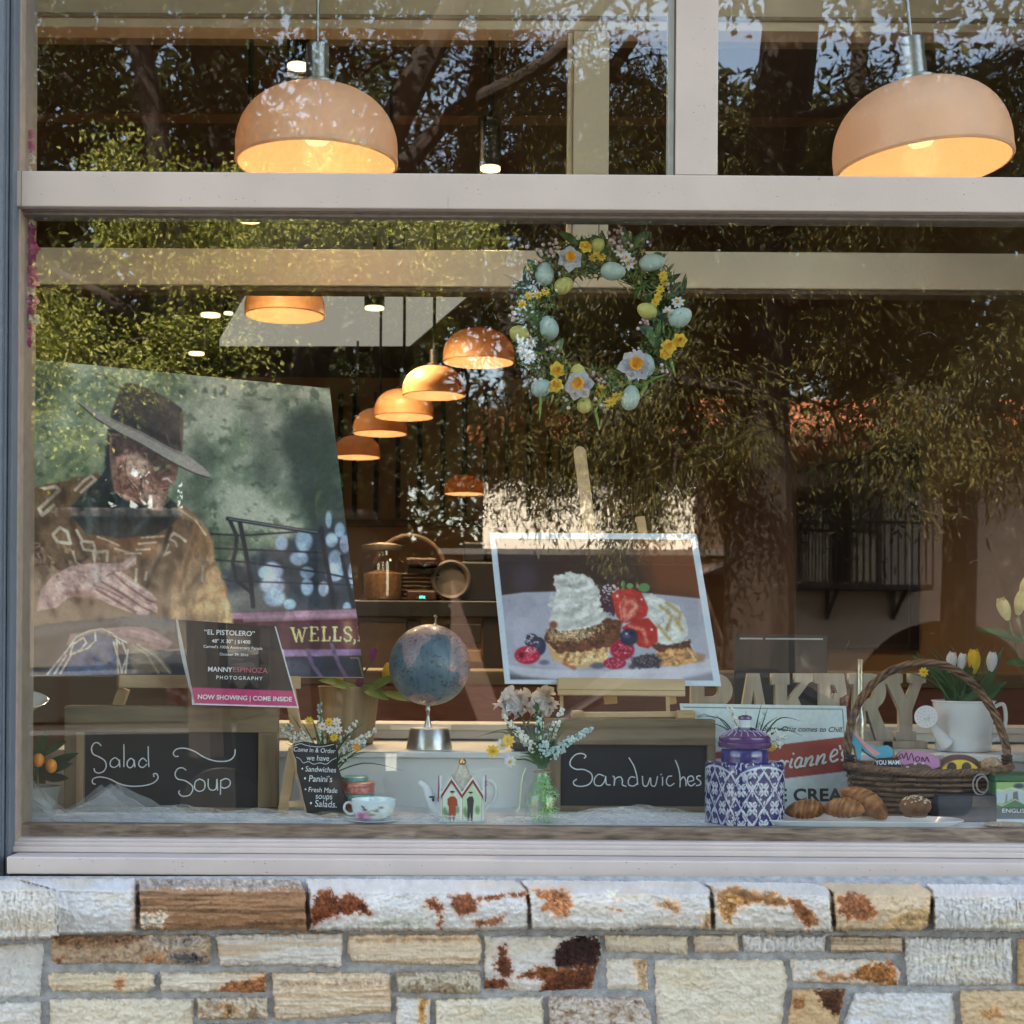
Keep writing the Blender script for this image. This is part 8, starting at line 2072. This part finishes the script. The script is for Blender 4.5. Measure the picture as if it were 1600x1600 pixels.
# near oak: its sunlit lower clumps show at the left, above the cowboy picture
def M2(px, py, L): return MR(px, py, L)
def clump(pxs, L, n, l_, r, lv, up=0.2):
    out = []
    for px, py in pxs:
        p = M2(px, py, L + rnd(-0.6, 0.6))
        for i in range(n):
            v = Vector((rnd(-1, 1), rnd(-0.7, 0.7), rnd(-0.6, 1) + up)); out.append((p, v, l_ * rnd(0.7, 1.2), r, lv))
    return out
L = 7.0
tr1 = [M2(330, 1180, L), M2(318, 900, L), M2(300, 600, L + .3), M2(250, 250, L + 0.4), M2(180, -150, L)]
tree('oak with sunlit yellow-green clumps reflected above the cowboy picture',
     [(tr1, 0.16, 0.07), ([tr1[2], M2(420, 380, L), M2(520, 250, L)], 0.06, 0.03), ([tr1[2], M2(190, 480, L - .3), M2(80, 420, L)], 0.055, 0.02)], 3, m_oak, 30000, 0.042, 0.024, 0.1, 0.8,
     clump([(240, 400), (330, 390), (420, 430), (480, 380), (90, 660), (150, 570), (70, 560), (560, 420), (380, 520), (640, 420)], L - .2, 3, 0.55, 0.02, 1), lvl=1, lshift=0.11)
L = 10.0
tr2 = [M2(455, 1130, L), M2(440, 700, L), M2(390, 330, L), M2(330, 60, L), M2(260, -300, L)]
tree('big dark oak with forked limbs across the upper left pane',
     [(tr2, 0.30, 0.20), ([tr2[1], M2(560, 330, L - .5), M2(650, 120, L - .6), M2(760, -80, L)], 0.20, 0.10), ([M2(560, 330, L - .5), M2(640, 250, L), M2(720, 170, L), M2(860, 90, L), M2(1000, -60, L)], 0.10, 0.05),
      ([tr2[2], M2(250, 250, L), M2(130, 230, L), M2(20, 150, L)], 0.10, 0.04), ([tr2[2], M2(480, 240, L), M2(560, 190, L), M2(640, 190, L)], 0.07, 0.03), ([tr2[3], M2(420, -40, L), M2(520, -180, L)], 0.1, 0.05)], 5, m_oakd, 13000, 0.095, 0.05, 0.1, 0.9,
     clump([(60, 190), (130, 120), (90, 60), (190, 180), (240, 90), (60, 260), (160, 250), (300, 180), (20, 110), (350, 40), (-60, 150), (120, -60), (300, -120)], L, 3, 0.9, 0.03, 1) +
     clump([(450, 160), (560, 120), (480, 60), (620, 60), (330, 260), (120, 700), (190, 690), (160, 760), (260, 640), (60, 750), (220, 580), (330, 620), (400, 660)], L, 2, 0.9, 0.03, 1), lvl=1, lshift=0.13, shade_crownbox=(-9.5, 0.5, -12.5, -8.5, 7.4, 9.8))
# thin grey tree left of the pendant row, and a leaning tree in the upper middle
L = 12.0
tr3 = [M2(618, 1120, L), M2(612, 760, L), M2(598, 600, L), M2(640, 470, L), M2(720, 300, L), M2(760, 60, L), M2(800, -200, L)]
tree('slender tree with a pale trunk between the oak and the cypress',
     [(tr3, 0.17, 0.11), ([tr3[4], M2(820, 240, L), M2(900, 180, L), M2(990, 60, L)], 0.13, 0.06), ([tr3[3], M2(560, 350, L), M2(520, 240, L)], 0.07, 0.03), ([tr3[4], M2(760, 350, L), M2(900, 345, L), M2(1040, 365, L), M2(1150, 330, L)], 0.09, 0.05)], 8, m_cypd, 13000, 0.13, 0.03, 0.3, 0.7,
     clump([(700, 200), (800, 120), (860, 220), (760, 380), (680, 360), (900, 300), (820, 40), (960, 200), (600, 300), (700, 60), (880, -40), (560, 40), (560, 640), (640, 620), (700, 560), (540, 720), (600, 740), (690, 470), (560, 520)], L, 3, 1.0, 0.03, 1), lvl=1, lshift=0.28)
# the cypress: drooping sprays over the whole right half
L = 9.0
tr4 = [M2(1185, 1240, L), M2(1186, 900, L), M2(1182, 620, L), M2(1190, 380, L), M2(1230, 100, L), M2(1260, -300, L)]
limbs = []
ends = []
for (sy, pts) in ((620, [(1080, 600), (980, 560), (900, 560)]), (560, [(1320, 560), (1460, 620), (1580, 640)]), (480, [(1330, 470), (1480, 470), (1620, 500)]), (470, [(1060, 440), (960, 470)]), 
                  (430, [(1080, 350), (960, 330), (860, 350)]), (350, [(1360, 330), (1500, 300), (1640, 340)]), (250, [(1080, 200), (980, 120), (880, 140)]), (200, [(1360, 160), (1500, 130), (1640, 60)]), (690, [(1120, 670), (1040, 700)])):
    l_ = [M2(1186, sy, L)] + [M2(x, y, L - rnd(-0.8, 1.2)) for x, y in pts]
    limbs.append((l_, 0.055, 0.018))
    q = cr(l_, 5)
    for i in range(4, len(q)):
        for s_ in range(2): ends.append((q[i], Vector((rnd(-1, 1), rnd(-.8, .8), rnd(-0.7, 0.4))), rnd(0.45, 0.9), 0.012, 1))
for x, y in ((800, 740), (850, 790), (905, 760), (950, 810), (1010, 770), (1050, 720), (1090, 790), (880, 690), (970, 700), (1110, 700)):
    p_ = M2(x, y - 60, L - rnd(-.3, 1.0)); ends.append((p_, Vector((rnd(-.5, .5), 0, -1)), rnd(.35, .6), .008, 1))
for x, y in ((760, 600), (800, 630), (850, 610), (900, 640), (950, 610), (1000, 640), (780, 660), (840, 670), (920, 680), (990, 690), (740, 640), (870, 560), (960, 560), (1030, 600)):
    for s_ in range(3): ends.append((M2(x, y, L - rnd(-.5, 1.0)), Vector((rnd(-1, 1), rnd(-.6, .6), -rnd(.2, 1))), rnd(.4, .75), .010, 1))
tree('broad cypress with a thick trunk and drooping sprays over the right half',
     [(tr4, 0.31, 0.22)] + limbs, 13, m_cyp, 92000, 0.068, 0.013, 0.45, 0.55, ends, lvl=1, lshift=0.11, tdroop=0.16, split=2, shade_crownbox=(0, 7.5, -12, -8, 7.4, 9.8))
# a second cypress further back closes the gaps high up
L = 12.5
tr5 = [M2(1490, 1150, L), M2(1500, 700, L), M2(1460, 300, L), M2(1420, -200, L)]
tree('dark cypress standing behind the broad cypress at the right',
     [(tr5, 0.2, 0.12)], 17, m_cypd, 15000, 0.15, 0.034, 0.4, 0.6,
     clump([(1500, 560), (1400, 500), (1560, 430), (1460, 380), (1350, 400), (1300, 520), (1560, 640), (1420, 640), (1300, 640), (1540, 740), (1480, 300), (1250, 330), (1380, 240), (1540, 200), (1180, 250), (1080, 480), (1000, 520)], L, 3, 1.0, 0.025, 1), lvl=1, lshift=0.3, tdroop=0.1)
# rows of dark trees behind, closing most of the sky
for sd, (lab, xa, xb, LL) in enumerate((('wide dark tree far back at the left, filling the sky behind the oak', -100, 560, 21.0), ('wide dark tree far back in the middle, filling the sky between trunk and cypress', 520, 1120, 29.0), ('wide dark tree far back at the right, filling the sky behind the cypresses', 1100, 1720, 21.5))):
    pts = []
    for qx in range(xa, xb, 150):
        for qy in range(300, (920, 880, 700)[sd], 110): pts.append((qx + rnd(-45, 45), qy + rnd(-45, 45)))
    xm = (xa + xb) / 2 + rnd(-60, 60)
    tree(lab, [([M2(xm, 1150, LL), M2(xm + 10, 700, LL), M2(xm - 30, 300, LL), M2(xm, -100, LL)], 0.24, 0.12)], 31 + sd, m_oakd if sd == 0 else m_cypd, 22000, 0.30, 0.11 if sd else 0.15, 0.3, 0.8, clump(pts, LL, 2, 1.6, 0.05, 1), lvl=1, lshift=0.40)
rg_ = np.random.default_rng(91)
cp_ = thing('street_tree', 'unseen added street tree, its high canopy put over the road for shade', 'tree', (-6.5, -6.6, 0), 'street trees opposite the window')  # unseen tree, added so its canopy shades the mirrored street
b = MB(); b.tube(cr([(-6.5, -6.6, -0.1), (-6.3, -6.5, 3), (-5.2, -6.4, 6), (-2.5, -6.3, 7.4), (2, -6.3, 7.9), (6, -6.3, 7.8)], 5), [0.3 - 0.009 * i for i in range(26)], 10, caps=False)
b.build('trunk', m_bark, cp_)
n_ = 26000
cen = np.stack([rg_.uniform(-8, 8, n_), rg_.uniform(-7.6, -5.3, n_), 7.0 + 1.9 * rg_.random(n_) - 0.02 * rg_.random(n_)], 1)
V_, F_ = leaves(cen, rg_.normal(0, 1, (n_, 3)), 0.15, 0.085, 0.1, 0.6, rg_)
npmesh('crown', V_, F_, m_oakd, cp_, smooth=False)
# a hedge far back between the two houses
hd = thing('hedge', 'tall dark hedge between the beige shop and the white house', 'hedge', (mx(640, 24.0), -24.0, 0))
rg_ = np.random.default_rng(77); n_ = 9000
cen = np.stack([rg_.uniform(mx(440, 24), mx(770, 24), n_), rg_.uniform(-25.2, -23.6, n_), rg_.uniform(0.1, mz(825, 24), n_) * (0.85 + 0.15 * rg_.random(n_))], 1)
V_, F_ = leaves(cen, rg_.normal(0, 1, (n_, 3)), 0.22, 0.12, 0.0, 0.6, rg_)
npmesh('foliage', V_, F_, m_oakd, hd, smooth=False)
MB().box(mx(445, 24), mx(765, 24), -25.1, -24.3, 0.0, mz(850, 24)).build('stems', m_bark, hd, smooth=False)
# dark cars along the far kerb, row added to dim the mirrored street
def car(x, L, label, col, sc_):
    root = thing('parked_car', label, 'car', (x, -L, -0.11), 'cars parked across the street')
    prof = [(-2.1, 0.30), (-2.16, 0.55), (-2.05, 0.80), (-1.1, 0.92), (1.5, 0.98), (2.1, 0.90), (2.2, 0.60), (2.15, 0.30)]
    q = lambda pr: [(x + a * sc_, z - 0.11) for a, z in pr]
    m_ = mat('car_paint_' + col[0], col[1], 0.35, coat=0.2, var=0.05)
    b = MB(); b.prism([(a, -L + 0.84, z) for a, z in q(prof)], (0, -1.68, 0)); b.build('body', m_, root, smooth=False, bevel=0.07, segs=3)
    b = MB(); b.prism([(a, -L + 0.72, z) for a, z in q([(-1.05, 0.921), (-0.40, 1.36), (0.74, 1.40), (1.52, 0.982)])], (0, -1.44, 0)); b.build('cabin', m_, root, smooth=False, bevel=0.06, segs=3)
    for w4 in ([(-0.80, 0.96), (-0.34, 1.28), (0.14, 1.31), (0.14, 0.97)], [(0.22, 0.97), (0.22, 1.31), (0.70, 1.32), (1.24, 0.99)]):
        b = MB(); b.prism([(a, -L + 0.725, z) for a, z in q(w4)], (0, -0.004, 0)); b.build('side_window', mat('car_glass', (0.02, 0.025, 0.025), 0.08), root, smooth=False)
    for sx in (-1.35, 1.4):
        for sy in (0.76, -0.76):
            MB().lathe([(0.10, -0.09), (0.31, -0.1), (0.33, -0.06), (0.33, 0.06), (0.31, 0.1), (0.10, 0.09)], (x + sx * sc_, -L + sy, 0.221), 28, axis=(0, 1, 0)).build('wheel', m_blackm, root)
    for sz in (0.62,):
        b = MB(); b.box(x - 2.13 * sc_, x - 2.05 * sc_, -L + 0.842, -L + 0.848, sz - 0.11, sz + 0.02); b.build('headlight', mat('lamp_glass', (0.4, 0.4, 0.38), 0.2), root, smooth=False)
car(-3.55, 8.4, 'black parked car across the street, leftmost of the three', ('black', (0.006, 0.006, 0.007)), 1.0)
car(1.25, 8.5, 'added dark blue parked car across the street, between the other two', ('navy', (0.006, 0.007, 0.010)), 1.03)
car(6.0, 8.4, 'added dark brown parked car across the street, rightmost of the three', ('brown', (0.009, 0.007, 0.006)), 1.0)
